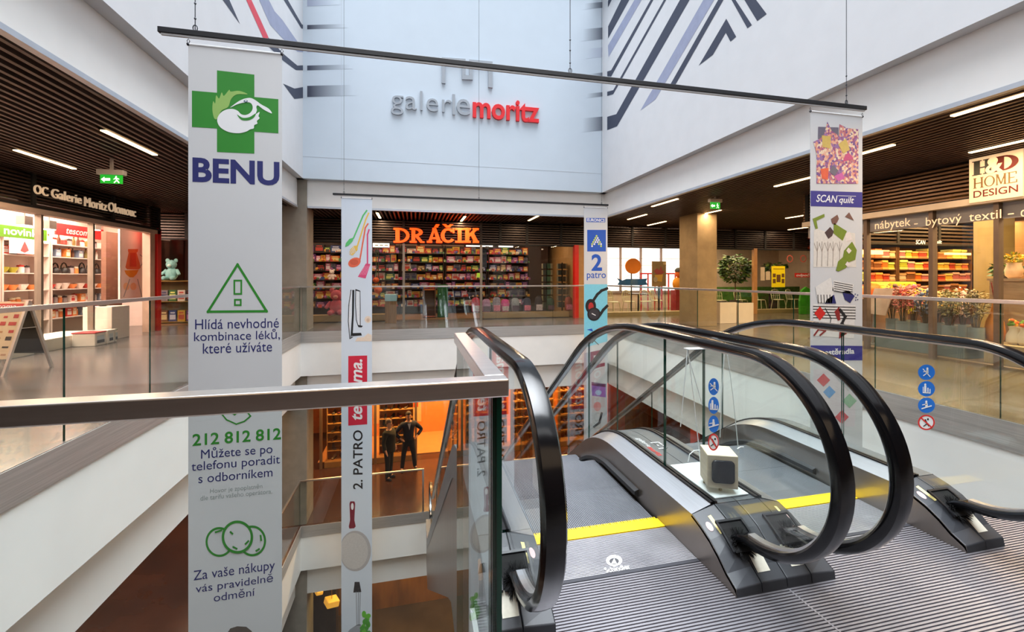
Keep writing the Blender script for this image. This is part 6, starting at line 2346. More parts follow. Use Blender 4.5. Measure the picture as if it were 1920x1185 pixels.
fh = Face('X', XH - 0.16, -1)
t = board('shop_sign', 'square cream lit sign of the home design shop', 1817, 295, 1918, 368, M('sign_cream_lit', (244, 206, 156), 0.5, noise=0.02, emit=0.55), fh, 0.06)
a_, b_ = fh.pt(1817, 330), fh.pt(1918, 330)
zt_, zb_ = fh.pt(1817, 298.5).z, fh.pt(1817, 381).z
for ch in t.children:
    me = ch.data
    zs = [v.co.z for v in me.vertices]
    lo, hi = min(zs), max(zs)
    for v in me.vertices:
        v.co.z = zb_ if abs(v.co.z - lo) < 1e-5 else zt_
U_, V_ = Vector((0, b_.y - a_.y, 0)), Vector((0, 0, zt_ - zb_))
o_ = Vector((fh.val - 0.003, a_.y, zb_))
NN = (-0.004, 0, 0)
mb = MB()
slab_letter(mb, 'H', o_ + U_ * 0.07 + V_ * 0.60, U_ * 0.40, V_ * 0.32, NN, 0, 0.3, 0.09)
slab_letter(mb, 'D', o_ + U_ * 0.49 + V_ * 0.60, U_ * 0.44, V_ * 0.32, NN, 1, 0.3, 0.09)
put_text(mb, '&', o_ + U_ * 0.33 + V_ * 0.585 + Vector((-0.009, 0, 0)), U_ * 0.34, V_ * 0.345, 2, 0.025)
for k, ch in enumerate('HOME'):
    slab_letter(mb, ch, o_ + U_ * (0.09 + 0.215 * k) + V_ * 0.31, U_ * (0.2 if ch != 'E' else 0.18), V_ * 0.23, NN, 3, 0.15 if ch != 'O' else 0.13, 0.07)
put_text(mb, 'DESIGN', o_ + U_ * 0.09 + V_ * 0.10, U_ * 0.83, V_ * 0.155, 1, 0.012)
mb.build('lettering', [col('sign_slate', (84, 84, 74)), col('sign_maroon', (112, 34, 16)), M('sign_cream_text', (250, 214, 164), 0.5, noise=0.02, emit=0.55), col('sign_olive', (128, 96, 50))], t, fix=False)
fg = Face('X', XH - 0.06, -1)
t = thing('glass_lettering', 'cream lettering running along the glass of the home textile shop', 'lettering', (XH, 5.2, 2.2))
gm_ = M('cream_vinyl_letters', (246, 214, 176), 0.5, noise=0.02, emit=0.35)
for s, b in (('nábytek', (1640.6, 411.5, 1707.5, 431.5)), ('-', (1714, 419, 1721, 420.6)), ('bytový', (1736, 404, 1803, 425)), ('textil', (1817, 395.5, 1877.5, 412)), ('-', (1890, 400, 1901, 402)), ('dekorace', (1914, 382, 2010, 402))):
    mb = MB()
    fg.text(mb, s, b[0], b[1], b[2], b[3], 0, 1, 0.0)
    mb.build('letters', gm_, t, fix=False)

# textile shelves seen through the glass
TX = [0.30, 0.62, 0.94, 1.26, 1.58, 1.90]
tbay = [(11.6, 12.95), (13.0, 14.35), (14.4, 15.75)]
tpal = [('orange', (226, 110, 40), (240, 180, 90)), ('yellow', (226, 180, 60), (250, 220, 130)), ('red', (190, 60, 44), (230, 130, 90)), ('lime', (170, 176, 50), (220, 220, 120)), ('cream', (226, 200, 160), (200, 160, 110)),
        ('rose', (200, 110, 110), (240, 190, 170)), ('brown', (130, 80, 44), (190, 130, 80))]
twall = M('textile_shelf', (112, 76, 42), 0.6, noise=0.1)
for i, (x0, x1) in enumerate(tbay):
    w_ = ['left', 'middle', 'right'][i]
    shelf_unit('textile_shelf', '%s of three tall shelf bays of folded textiles seen through the home shop glass' % w_, 'Y', x0, x1, 9.1, 9.5, TX, 2.2, twall)
    for r, z in enumerate(TX):
        x = x0 + 0.05
        while x < x1 - 0.2:
            w = min(R.uniform(0.2, 0.34), x1 - 0.04 - x)
            cn, c1, c2 = R.choice(tpal)
            n = R.choice((1, 2, 3))
            h = R.uniform(0.18, 0.27)
            lb = '%s folded textile on the %s shelf of the %s textile bay' % (cn, ORD[r] if r < 5 else 'topmost', w_)
            place_goods('fold', 'x ' + cn, c1, c2, (x + w / 2, 9.26, z), (w - 0.02, 0.3, h), lb, 'textile', lb, 0, 'folded_textile')
            x += w
slat_fascia('wall_louvre_textile', 'Y', 9.05, 11.5, 16, 2.3, 3.1, 0.25, [12.9, 14.4], 8)
fs = Face('Y', 9.02, -1)
t = thing('shop_name_letters', 'small white lit letters over the textile shelves seen through the glass', 'sign', tuple(fs.pt(1740, 455)))
mb = MB()
fs.text(mb, 'SCAN', 1717, 450, 1735, 458, 0, 1, 0.0, 0.2)
fs.text(mb, 'quilt', 1750, 450, 1766, 459, 0, 1, 0.0, 0.2)
mb.build('letters', M('white_lit_letters', (255, 236, 220), 0.5, emit=0.8), t)
for k, (x0, y0, x1, y1) in enumerate(((1617, 469, 1656, 477), (1775, 474, 1821, 478))):
    board('ceiling_lamp', ['warm lit lamp strip over the left textile bay', 'warm lit lamp strip over the right textile bay'][k], x0, y0, x1, y1, M('lit_strip_warm', (255, 196, 110), 0.5, emit=3), Face('Y', 8.95, -1), 0.06, 'lamp')

# furniture and flowers in the home shop window
q = P(1800, 560, Y=6.6)
t = thing('bed', 'bed with a yellow quilt inside the home shop beside its column', 'bed', (11.95, 8.0, 0.04))
x0, x1 = 11.55, 12.5
mb = MB()
mb.box(x0, x1, 7.25, 8.95, 0.041, 0.72)
mb.build('base', M('bed_base', (96, 62, 40), 0.6, noise=0.1), t, bevel=0.01)
mb = MB()
for i in range(13):
    for j in range(9):
        pass
vs, fs_ = [], []
for j in range(19):
    for i in range(13):
        u, v = i / 12, j / 18
        vs.append((x0 - 0.05 + (x1 - x0 + 0.1) * u, 7.18 + 1.75 * v, 0.95 + 0.42 * (1 - v) ** 2 * 0 + 0.40 * max(0, v - 0.25) + 0.02 * math.sin(i * PI) + 0.022 * abs(math.sin(i * 1.57)) * abs(math.sin(j * 1.57)) - (0.3 if i in (0, 12) or j == 0 else 0)))
for j in range(18):
    for i in range(12):
        fs_.append((j * 13 + i, j * 13 + i + 1, (j + 1) * 13 + i + 1, (j + 1) * 13 + i))
mb.add(vs, fs_)
mb.build('quilt', M('quilt_yellow', (226, 168, 66), 0.8, noise=0.12, scale=10), t, smooth=True)


def pillow(label, c, s, colr, cn, rz=0.0):
    mb = MB()
    vs, fs = [], []
    n = 8
    for side in (1, -1):
        for j in range(n + 1):
            for i in range(n + 1):
                u, v = i / n * 2 - 1, j / n * 2 - 1
                e = (1 - u ** 4) * (1 - v ** 4)
                vs.append((u * s * (0.94 + 0.06 * abs(v) ** 3), side * s * 0.32 * e ** 0.6, s + v * s * (0.94 + 0.06 * abs(u) ** 3)))
    for sd in range(2):
        o = sd * (n + 1) ** 2
        for j in range(n):
            for i in range(n):
                fs.append((o + j * (n + 1) + i, o + j * (n + 1) + i + 1, o + (j + 1) * (n + 1) + i + 1, o + (j + 1) * (n + 1) + i))
    mb.add(vs, fs)
    o = mb.build('cushion', M('cushion_' + cn, colr, 0.8, noise=0.15, scale=8), None, smooth=True)
    o.location = c
    o.rotation_euler = (0.25, 0, rz)
    return tag(o, label, 'cushion', 'cushions heaped in the home shop')


pc = [((236, 110, 40), 'orange'), ((240, 180, 50), 'yellow'), ((220, 70, 40), 'red'), ((232, 140, 50), 'amber')]
xb_, yb_ = P(1638, 540, X=9.6).x, P(1638, 540, X=9.6).y
mb = MB()
mb.box(9.05, 9.95, yb_ - 0.42, yb_ + 0.48, 0.041, 0.92)
o = mb.build('display_table', M('display_table_wood', (120, 86, 56), 0.6, noise=0.1), None, bevel=0.01)
tag(o, 'wooden display block under the heap of orange cushions', 'table')
k = 0
for yy in (-0.25, 0.03, 0.31):
    for xx in (9.2, 9.49, 9.78):
        c, cn = pc[k % 4]
        pillow('%s cushion in the %s row of the heap, %s' % (cn, ['front', 'middle', 'rear'][int((yy + 0.26) / 0.27)], ['nearest the glass', 'in the middle', 'furthest from the glass'][int((xx - 9.19) / 0.28)]), (xx, yb_ + yy, 0.925), 0.135, c, cn, 0.3 * (k % 3 - 1))
        k += 1
q = P(1681, 545, X=10.65)
t = thing('armchair', 'small yellow lime armchair inside the home shop left of the mullion', 'armchair', (q.x, q.y, 0.04))
mm = M('armchair_lime', (216, 196, 40), 0.7, noise=0.08)
mb = MB()
mb.box(q.x - 0.25, q.x + 0.25, q.y - 0.25, q.y + 0.25, 0.55, 0.80)
mb.build('seat', mm, t, bevel=0.04)
mb = MB()
mb.box(q.x + 0.1, q.x + 0.25, q.y - 0.25, q.y + 0.25, 0.80, 1.26)
mb.build('backrest', mm, t, bevel=0.04)
for sx in (-0.2, 0.2):
    for sy in (-0.2, 0.2):
        mb = MB()
        mb.cyl((q.x + sx, q.y + sy, 0.56), (q.x + sx * 1.1, q.y + sy * 1.1, 0.041), 0.025, 0.015, 8)
        mb.build('leg', black_mat, t)
# flower trough along the glass
yA, yB = P(1850, 600, X=8.9).y, P(1662, 600, X=8.9).y
mb = MB()
mb.box(8.62, 9.22, 5.08, yB, 0.041, 0.30)
o = mb.build('flower_bench', M('bench_bluegrey', (120, 136, 142), 0.4, noise=0.1), None, bevel=0.005)
tag(o, 'low blue grey bench carrying the dried flowers behind the home shop glass', 'bench')
FLW = [(1673, (130, 96, 80), (100, 86, 70), 'dark brown dried flower bunch at the left end of the bench'), (1692, (232, 130, 122), (170, 120, 100), 'salmon pink dried flower bunch, the brightest on the bench'),
       (1712, (214, 120, 126), (160, 106, 110), 'dusky pink dried flower bunch right of the salmon one'), (1735, (116, 130, 160), (140, 142, 150), 'blue grey dried flower bunch in the middle of the bench'),
       (1757, (200, 168, 116), (140, 126, 90), 'beige dried flower bunch right of the blue grey one'), (1780, (160, 146, 96), (120, 116, 80), 'olive dried flower bunch left of the pink and white one'),
       (1805, (226, 190, 170), (140, 126, 90), 'olive bunch with pale pink blossoms'), (1830, (156, 138, 90), (120, 110, 76), 'olive brown dried flower bunch at the right end of the bench')]
for k, (x, c1, c2, lab) in enumerate(FLW):
    rr = random.Random(40 + k)
    q = P(x, 580, X=8.72 if k % 2 else 9.07)
    t = thing('dried_flowers', lab, 'flowers', (q.x, q.y, 0.301), 'dried flower bunches behind the home shop glass')
    mb = MB()
    mb.lathe([(0.08, 0), (0.10, 0.02), (0.10, 0.26), (0.085, 0.26), (0.08, 0.03)], (q.x, q.y, 0.301), 12)
    mb.build('vase', M('vase_smoked', (140, 150, 152), 0.2, noise=0.05), t, smooth=True)
    mb = MB()
    zc = 0.98 if k < 3 else 0.92
    for j in range(22):
        a = rr.uniform(0, 2 * PI)
        r = rr.uniform(0.05, 0.14)
        mb.tube([(q.x, q.y, 0.33), (q.x + r * 0.5 * math.cos(a), q.y + r * 0.5 * math.sin(a), 0.65), (q.x + r * math.cos(a), q.y + r * math.sin(a), zc + rr.uniform(-0.2, 0.15))], 0.004, 4)
    mb.build('stems', M('stem_brown', (90, 76, 50), 0.8, noise=0.1), t)
    mb = MB()
    leaves(mb, (q.x, q.y, zc), (0.14, 0.13, 0.26), 300, rr, 0.055, 0.8, 2)
    for j in range(16):
        a, b = rr.uniform(0, 2 * PI), rr.uniform(0, 1)
        mb.ball((q.x + 0.13 * b * math.cos(a), q.y + 0.12 * b * math.sin(a), zc + rr.uniform(-0.18, 0.22)), rr.uniform(0.02, 0.04), n=6, mi=0)
    mb.build('blossoms', [M('blossom_%d' % k, c1, 0.8, noise=0.2, scale=12), M('blossom_%d_dark' % k, c2, 0.8, noise=0.2, scale=12)], t, fix=False)
q = P(1862, 600, X=8.9)
q.y -= 0.02
mb = MB()
mb.box(8.62, 9.07, 3.9, yA - 0.12, 0.041, 0.34)
o = mb.build('display_step', M('step_cream', (196, 172, 128), 0.5, noise=0.05), None, bevel=0.005)
tag(o, 'cream step behind the home shop glass carrying the orange vase', 'step')
t = thing('orange_vase', 'tall orange teardrop vase behind the home shop glass', 'vase', (8.9, q.y, 0.341))
mb = MB()
mb.lathe([(0.06, 0.0), (0.10, 0.04), (0.12, 0.16), (0.10, 0.32), (0.05, 0.46), (0.03, 0.60), (0.035, 0.66), (0.025, 0.66)], (8.9, q.y, 0.341), 18)
mb.build('body', M('vase_orange', (214, 134, 46), 0.35, noise=0.1), t, smooth=True)
mb = MB()
for j in range(5):
    mb.tube([(8.9, q.y, 0.95), (8.9 + 0.03 * math.cos(j * 1.3), q.y + 0.05 * math.sin(j * 1.3), 1.28)], 0.006, 4)
mb.build('twigs', M('twig_red', (130, 40, 34), 0.7, noise=0.1), t)
for k, (x, lab) in enumerate(((1893, 'left'), (1909, 'right'))):
    q = P(x, 612, X=8.85)
    q.y -= 0.05 + 0.03 * k
    t = thing('flower_pot', '%s of two white jug shaped pots with small orange flowers behind the glass' % lab, 'flower pot', (8.85, q.y, 0.341), 'white jug pots')
    mb = MB()
    mb.lathe([(0.05, 0.0), (0.085, 0.04), (0.085, 0.14), (0.05, 0.22), (0.06, 0.27), (0.05, 0.27)], (8.85, q.y, 0.341), 14)
    mb.tube([(8.90, q.y - 0.02, 0.56), (8.96, q.y - 0.02, 0.54), (8.96, q.y - 0.02, 0.44), (8.92, q.y - 0.02, 0.40)], 0.012, 6)
    mb.build('pot', M('jug_white', (232, 220, 200), 0.35, noise=0.03), t, smooth=True)
    mb = MB()
    rr = random.Random(70 + k)
    for j in range(9):
        mb.ball((8.85 + rr.uniform(-0.06, 0.06), q.y + rr.uniform(-0.028, 0.028), 0.66 + rr.uniform(-0.03, 0.05)), 0.028, n=8, mi=j % 3)
    mb.build('flowers', [col('petal_orange', (230, 110, 40)), col('petal_green', (110, 150, 50)), col('petal_yellow', (236, 180, 60))], t, smooth=True)
# crate display with jars and yellow flowers
y0, y1 = 3.2, P(1872, 540, X=9.3).y
t = shelf_unit('crate_display', 'grey wooden crate display with glass jars at the right edge', 'X', 9.1, 9.6, y0, y1, [0.45, 0.98], 1.30, M('crate_grey_wood', (170, 146, 120), 0.7, noise=0.15, scale=5, stretch=(1, 1, 6)), 0.041)
mb = MB()
mb.box(9.08, 9.62, y0 - 0.02, y1 + 0.02, 1.301, 1.34)
mb.build('top_board', MATS['crate_grey_wood'], t)
for k, (yy, c, cn) in enumerate(((y1 - 0.12, (196, 60, 36), 'red'), (y1 - 0.30, (150, 160, 60), 'green'), (y1 - 0.47, (226, 170, 60), 'yellow'))):
    place_goods('jar', 'crate ' + cn, c, (220, 214, 190), (9.36, yy, 0.98), (0.17, 0.17, 0.24), '%s filled glass jar on the crate display' % cn, 'jar', 'jars on the crate display', 0, 'glass_jar')
for k, yy in enumerate((y1 - 0.16, y1 - 0.46)):
    t = thing('flower_pot', ['left', 'right'][k] + ' round cream pot of yellow flowers on top of the crate display', 'flower pot', (9.35, yy, 1.341), 'yellow flower pots')
    mb = MB()
    mb.lathe([(0.06, 0), (0.10, 0.05), (0.105, 0.14), (0.08, 0.22), (0.09, 0.25), (0.075, 0.25)], (9.35, yy, 1.341), 14)
    mb.build('pot', M('pot_cream', (226, 196, 160), 0.4, noise=0.05), t, smooth=True)
    mb = MB()
    rr = random.Random(90 + k)
    leaves(mb, (9.35, yy, 1.66), (0.1, 0.07, 0.08), 160, rr, 0.06, 0.8, 2)
    mb.build('flowers', [col('petal_gold', (232, 186, 40)), col('petal_leaf', (120, 130, 40))], t, fix=False)
q = P(1880, 506, X=9.35)
t = thing('potted_plant', 'green leafy plant beside the yellow flower pots', 'plant', (9.9, 5.26, 0.041))
mb = MB()
leaves(mb, (9.9, 5.26, 1.50), (0.2, 0.17, 0.14), 190, random.Random(5), 0.08, 0.6, 2)
mb.build('foliage', [leaf_mats[1], leaf_mats[0]], t, fix=False)
mb = MB()
mb.cyl((9.9, 5.26, 0.041), (9.9, 5.26, 1.40), 0.05, 0.06, 12)
mb.build('pot', M('pot_slim', (90, 80, 66), 0.5, noise=0.05), t)
# leaning notice stand left of the flowers
q = P(1645, 600, X=8.75)
t = thing('notice_stand', 'pale tilted notice board on a stand at the left end of the flower bench', 'stand', (8.8, 6.63, 0.04))
za, zb2 = P(1645, 541, X=8.7).z, P(1645, 590, X=8.7).z
mb = MB()
ya_, yb2 = P(1668, 560, X=8.72).y, P(1632, 560, X=8.72).y
mb.prism([(8.62, ya_, zb2), (8.62, yb2, zb2 + 0.02), (8.82, yb2, za), (8.82, ya_, za)], (0.02, 0, 0.0))
mb.build('board', M('notice_board_pale', (186, 160, 146), 0.5, noise=0.15, scale=5), t)
mb = MB()
mb.cyl((8.80, 6.63, 0.041), (8.78, yb2 - 0.05, za - 0.15), 0.02, n=8)
mb.cyl((8.80, 6.63, 0.041), (8.80, 6.63, 0.06), 0.14, n=14)
mb.build('stand', M('stand_grey', (150, 146, 142), 0.4, metal=0.5, noise=0.05), t)

# ============================ shoe shop on the floor below
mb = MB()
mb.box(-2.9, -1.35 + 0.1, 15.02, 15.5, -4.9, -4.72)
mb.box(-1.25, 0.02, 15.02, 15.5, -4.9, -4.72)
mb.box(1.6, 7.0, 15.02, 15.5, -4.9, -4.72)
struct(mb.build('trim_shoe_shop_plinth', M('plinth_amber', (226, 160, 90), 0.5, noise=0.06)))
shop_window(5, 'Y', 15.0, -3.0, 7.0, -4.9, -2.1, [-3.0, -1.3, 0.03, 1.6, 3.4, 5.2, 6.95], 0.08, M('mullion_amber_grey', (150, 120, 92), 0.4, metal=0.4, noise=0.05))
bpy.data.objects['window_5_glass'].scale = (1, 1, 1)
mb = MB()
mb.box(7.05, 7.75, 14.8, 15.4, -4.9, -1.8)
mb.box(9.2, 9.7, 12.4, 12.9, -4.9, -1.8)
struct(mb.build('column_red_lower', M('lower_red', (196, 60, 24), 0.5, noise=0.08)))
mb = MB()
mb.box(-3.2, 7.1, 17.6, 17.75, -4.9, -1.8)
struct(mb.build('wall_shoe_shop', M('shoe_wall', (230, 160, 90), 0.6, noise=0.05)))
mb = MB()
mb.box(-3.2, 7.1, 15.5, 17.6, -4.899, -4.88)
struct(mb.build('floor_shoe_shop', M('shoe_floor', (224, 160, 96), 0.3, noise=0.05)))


def shoe_mesh(kind, mats_):
    mb = MB()
    # sole then upper, toe towards -y
    prof = [(-0.14, 0.030), (-0.12, 0.042), (-0.06, 0.046), (0.0, 0.038), (0.06, 0.034), (0.11, 0.036), (0.135, 0.026)]
    hs = {'boot': [0.035, 0.05, 0.07, 0.11, 0.26, 0.27, 0.26], 'trainer': [0.035, 0.05, 0.06, 0.085, 0.105, 0.11, 0.10], 'pump': [0.03, 0.04, 0.042, 0.04, 0.05, 0.075, 0.07]}[kind]
    n = 8
    vs, fs = [], []
    lift = [0.0] * 7 if kind != 'pump' else [0.0, 0.0, 0.0, 0.02, 0.04, 0.05, 0.05]
    for i, ((y, w), h) in enumerate(zip(prof, hs)):
        for k in range(n + 1):
            a = PI * k / n
            vs.append((w * math.cos(a) * (1 if math.sin(a) < 0.8 else 0.9), y, 0.018 + lift[i] + (h - 0.018) * math.sin(a)))
    for i in range(6):
        for k in range(n):
            fs.append((i * (n + 1) + k, i * (n + 1) + k + 1, (i + 1) * (n + 1) + k + 1, (i + 1) * (n + 1) + k))
    fs += [tuple(range(n + 1)), tuple(6 * (n + 1) + k for k in range(n + 1))[::-1]]
    mb.add(vs, fs, 0)
    sv = [(s * w * 1.06, y, lift[i]) for s in (1, -1) for i, (y, w) in (list(enumerate(prof)) if s == 1 else list(enumerate(prof))[::-1])]
    mb.prism(sv, (0, 0, 0.022), 1)
    if kind == 'pump':
        mb.box(-0.015, 0.015, 0.10, 0.125, 0.0, 0.055, 1)
    return mb


SH = {}
spal = {'black': (34, 26, 24), 'brown': (104, 58, 30), 'tan': (176, 110, 56), 'grey': (110, 96, 84), 'wine': (110, 34, 30), 'cream': (220, 180, 130)}


def shoe(kind, cn, loc, label, group, rz, sc=1.0):
    k = (kind, cn)
    if k not in SH:
        SH[k] = shoe_mesh(kind, None).build('shoe', [M('shoe_%s' % cn, spal[cn], 0.4, noise=0.1), M('sole_dark' if cn != 'black' else 'sole_amber', (60, 40, 30) if cn != 'black' else (120, 84, 56), 0.6, noise=0.1)], None, smooth=True)
        o = SH[k]
    else:
        o = SH[k].copy()
        C.objects.link(o)
    o.location = (loc[0], loc[1], loc[2] + 0.002)
    o.rotation_euler = (0, 0, rz)
    o.scale = (sc, sc, sc)
    return tag(o, label, 'shoe', group)


SZ = [-4.70 + 0.3 * k for k in range(8)]
SORD = ['bottom', 'second', 'third', 'fourth', 'fifth', 'sixth', 'seventh', 'topmost']
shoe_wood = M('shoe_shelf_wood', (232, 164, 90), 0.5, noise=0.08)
sb = [(-2.85, -1.45, 15.15, 'left of the spoons banner'), (-1.2, -0.05, 15.25, 'behind the two men'), (1.7, 3.3, 15.3, 'behind the upper part of the left escalator'), (3.5, 5.1, 15.3, 'left of the faded banner end'), (5.3, 6.9, 15.3, 'beside the red post')]
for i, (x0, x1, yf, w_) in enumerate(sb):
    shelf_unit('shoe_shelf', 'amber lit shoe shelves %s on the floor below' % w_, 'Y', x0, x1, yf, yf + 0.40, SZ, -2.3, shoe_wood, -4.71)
    for r, z in enumerate(SZ):
        x = x0 + 0.2
        row = ['trainer', 'boot', 'trainer', 'pump', 'boot', 'trainer'][(r + i) % 6]
        while x < x1 - 0.18:
            cn = R.choice(['black', 'black', 'brown', 'tan', 'grey', 'wine', 'cream'])
            lb = '%s %s on the %s shelf %s' % (cn, {'trainer': 'trainer', 'boot': 'ankle boot', 'pump': 'heeled shoe'}[row], SORD[r], w_)
            shoe(row, cn, (x, yf + 0.17, z), lb, lb, R.uniform(-0.6, 0.6), R.uniform(0.92, 0.99) if row == 'boot' else R.uniform(1.0, 1.12))
            x += R.uniform(0.20, 0.25)
fr = Face('Y', 17.58, -1)
t = thing('wall_poster', 'running figures picture with a red label on the shoe shop wall behind the men', 'poster', tuple(fr.pt(755, 760)))
mb = MB()
fr.poly(mb, [(700, 735), (790, 735), (790, 790), (700, 795)], 0, 1)
fr.poly(mb, [(730, 742), (737, 741), (738, 762), (731, 763)], 1, 2)
fr.line(mb, [(733, 762), (722, 772), (714, 782)], 3.0, 1, 2)
fr.line(mb, [(734, 762), (741, 770), (739, 778)], 2.6, 1, 2)
fr.line(mb, [(731, 746), (725, 754)], 1.8, 1, 2)
fr.line(mb, [(737, 746), (744, 751), (748, 748)], 1.8, 1, 2)
fr.ell(mb, 734, 738, 2.4, 3, 1, 2, 10)
fr.poly(mb, [(752, 754), (757, 754), (757, 766), (752, 766)], 2, 2)
fr.line(mb, [(754, 766), (758, 776)], 1.8, 2, 2)
fr.poly(mb, [(766, 751), (784, 751), (784, 763), (766, 764)], 3, 2)
mb.build('print', [M('poster_pale_amber', (240, 206, 150), 0.6, noise=0.04), col('runner_orange', (206, 110, 40)), col('runner_brown', (110, 60, 34)), col('poster_signal_red', (230, 60, 24))], t, fix=False)

# the ground floor seen at the bottom of the void
mb = MB()
mb.box(-6.4, 10.4, 15.0, 15.2, -9.8, -6.6)
struct(mb.build('wall_ground_back', M('golden_brown_wall', (140, 92, 32), 0.35, noise=0.35, scale=1.2, stretch=(2, 1, 0.5))))
for k, (x, y) in enumerate(((622, 1128), (598, 1110))):
    q = P(x, y, Y=12.6)
    t = thing('pendant_lamp', ['golden box pendant lamp hanging at the bottom between the two left banners', 'smaller golden pendant lamp hanging against the concrete column'][k], 'pendant lamp', tuple(q))
    mb = MB()
    rot = Matrix.Translation(q) @ Matrix.Rotation(0.5, 4, 'Z') @ Matrix.Rotation(0.25, 4, 'Y')
    s = 0.16 if k == 0 else 0.09
    mb.box(-s, s, -s, s, -s * 0.5, s * 0.5, 0, rot)
    mb.build('shade', M('lamp_gold', (236, 170, 60), 0.35, metal=0.3, noise=0.15, emit=0.5), t, bevel=0.02)
    mb = MB()
    mb.cyl((q.x, q.y, q.z + s * 0.4), (q.x, q.y, -6.7), 0.008, n=6)
    mb.build('cord', M('cord_gold', (150, 100, 40), 0.5, noise=0.05), t)
mb = MB()
mb.box(-3.6, -2.2, 13.0, 13.4, -9.8, -7.0)
o = mb.build('display_cabinet', M('dark_cabinet', (40, 26, 18), 0.4, noise=0.2), None)
tag(o, 'dark tall cabinet on the ground floor behind the pendant lamp', 'cabinet')

# ============================ the two men
def chain(name, verts, edges, radii, mat, parent, root=0, sub=2):
    me = bpy.data.meshes.new(name)
    me.from_pydata([tuple(v) for v in verts], edges, [])
    o = bpy.data.objects.new(name, me)
    C.objects.link(o)
    me.materials.append(mat)
    md = o.modifiers.new('skin', 'SKIN')
    md.use_smooth_shade = True
    if not me.skin_vertices:
        me.skin_vertices.new()
    for i, sv in enumerate(me.skin_vertices[0].data):
        r = radii[i]
        sv.radius = r if isinstance(r, tuple) else (r, r)
        sv.use_root = i == root
    s_ = o.modifiers.new('sub', 'SUBSURF')
    s_.levels = s_.render_levels = sub
    if parent is not None:
        setpar(o, parent)
    return o


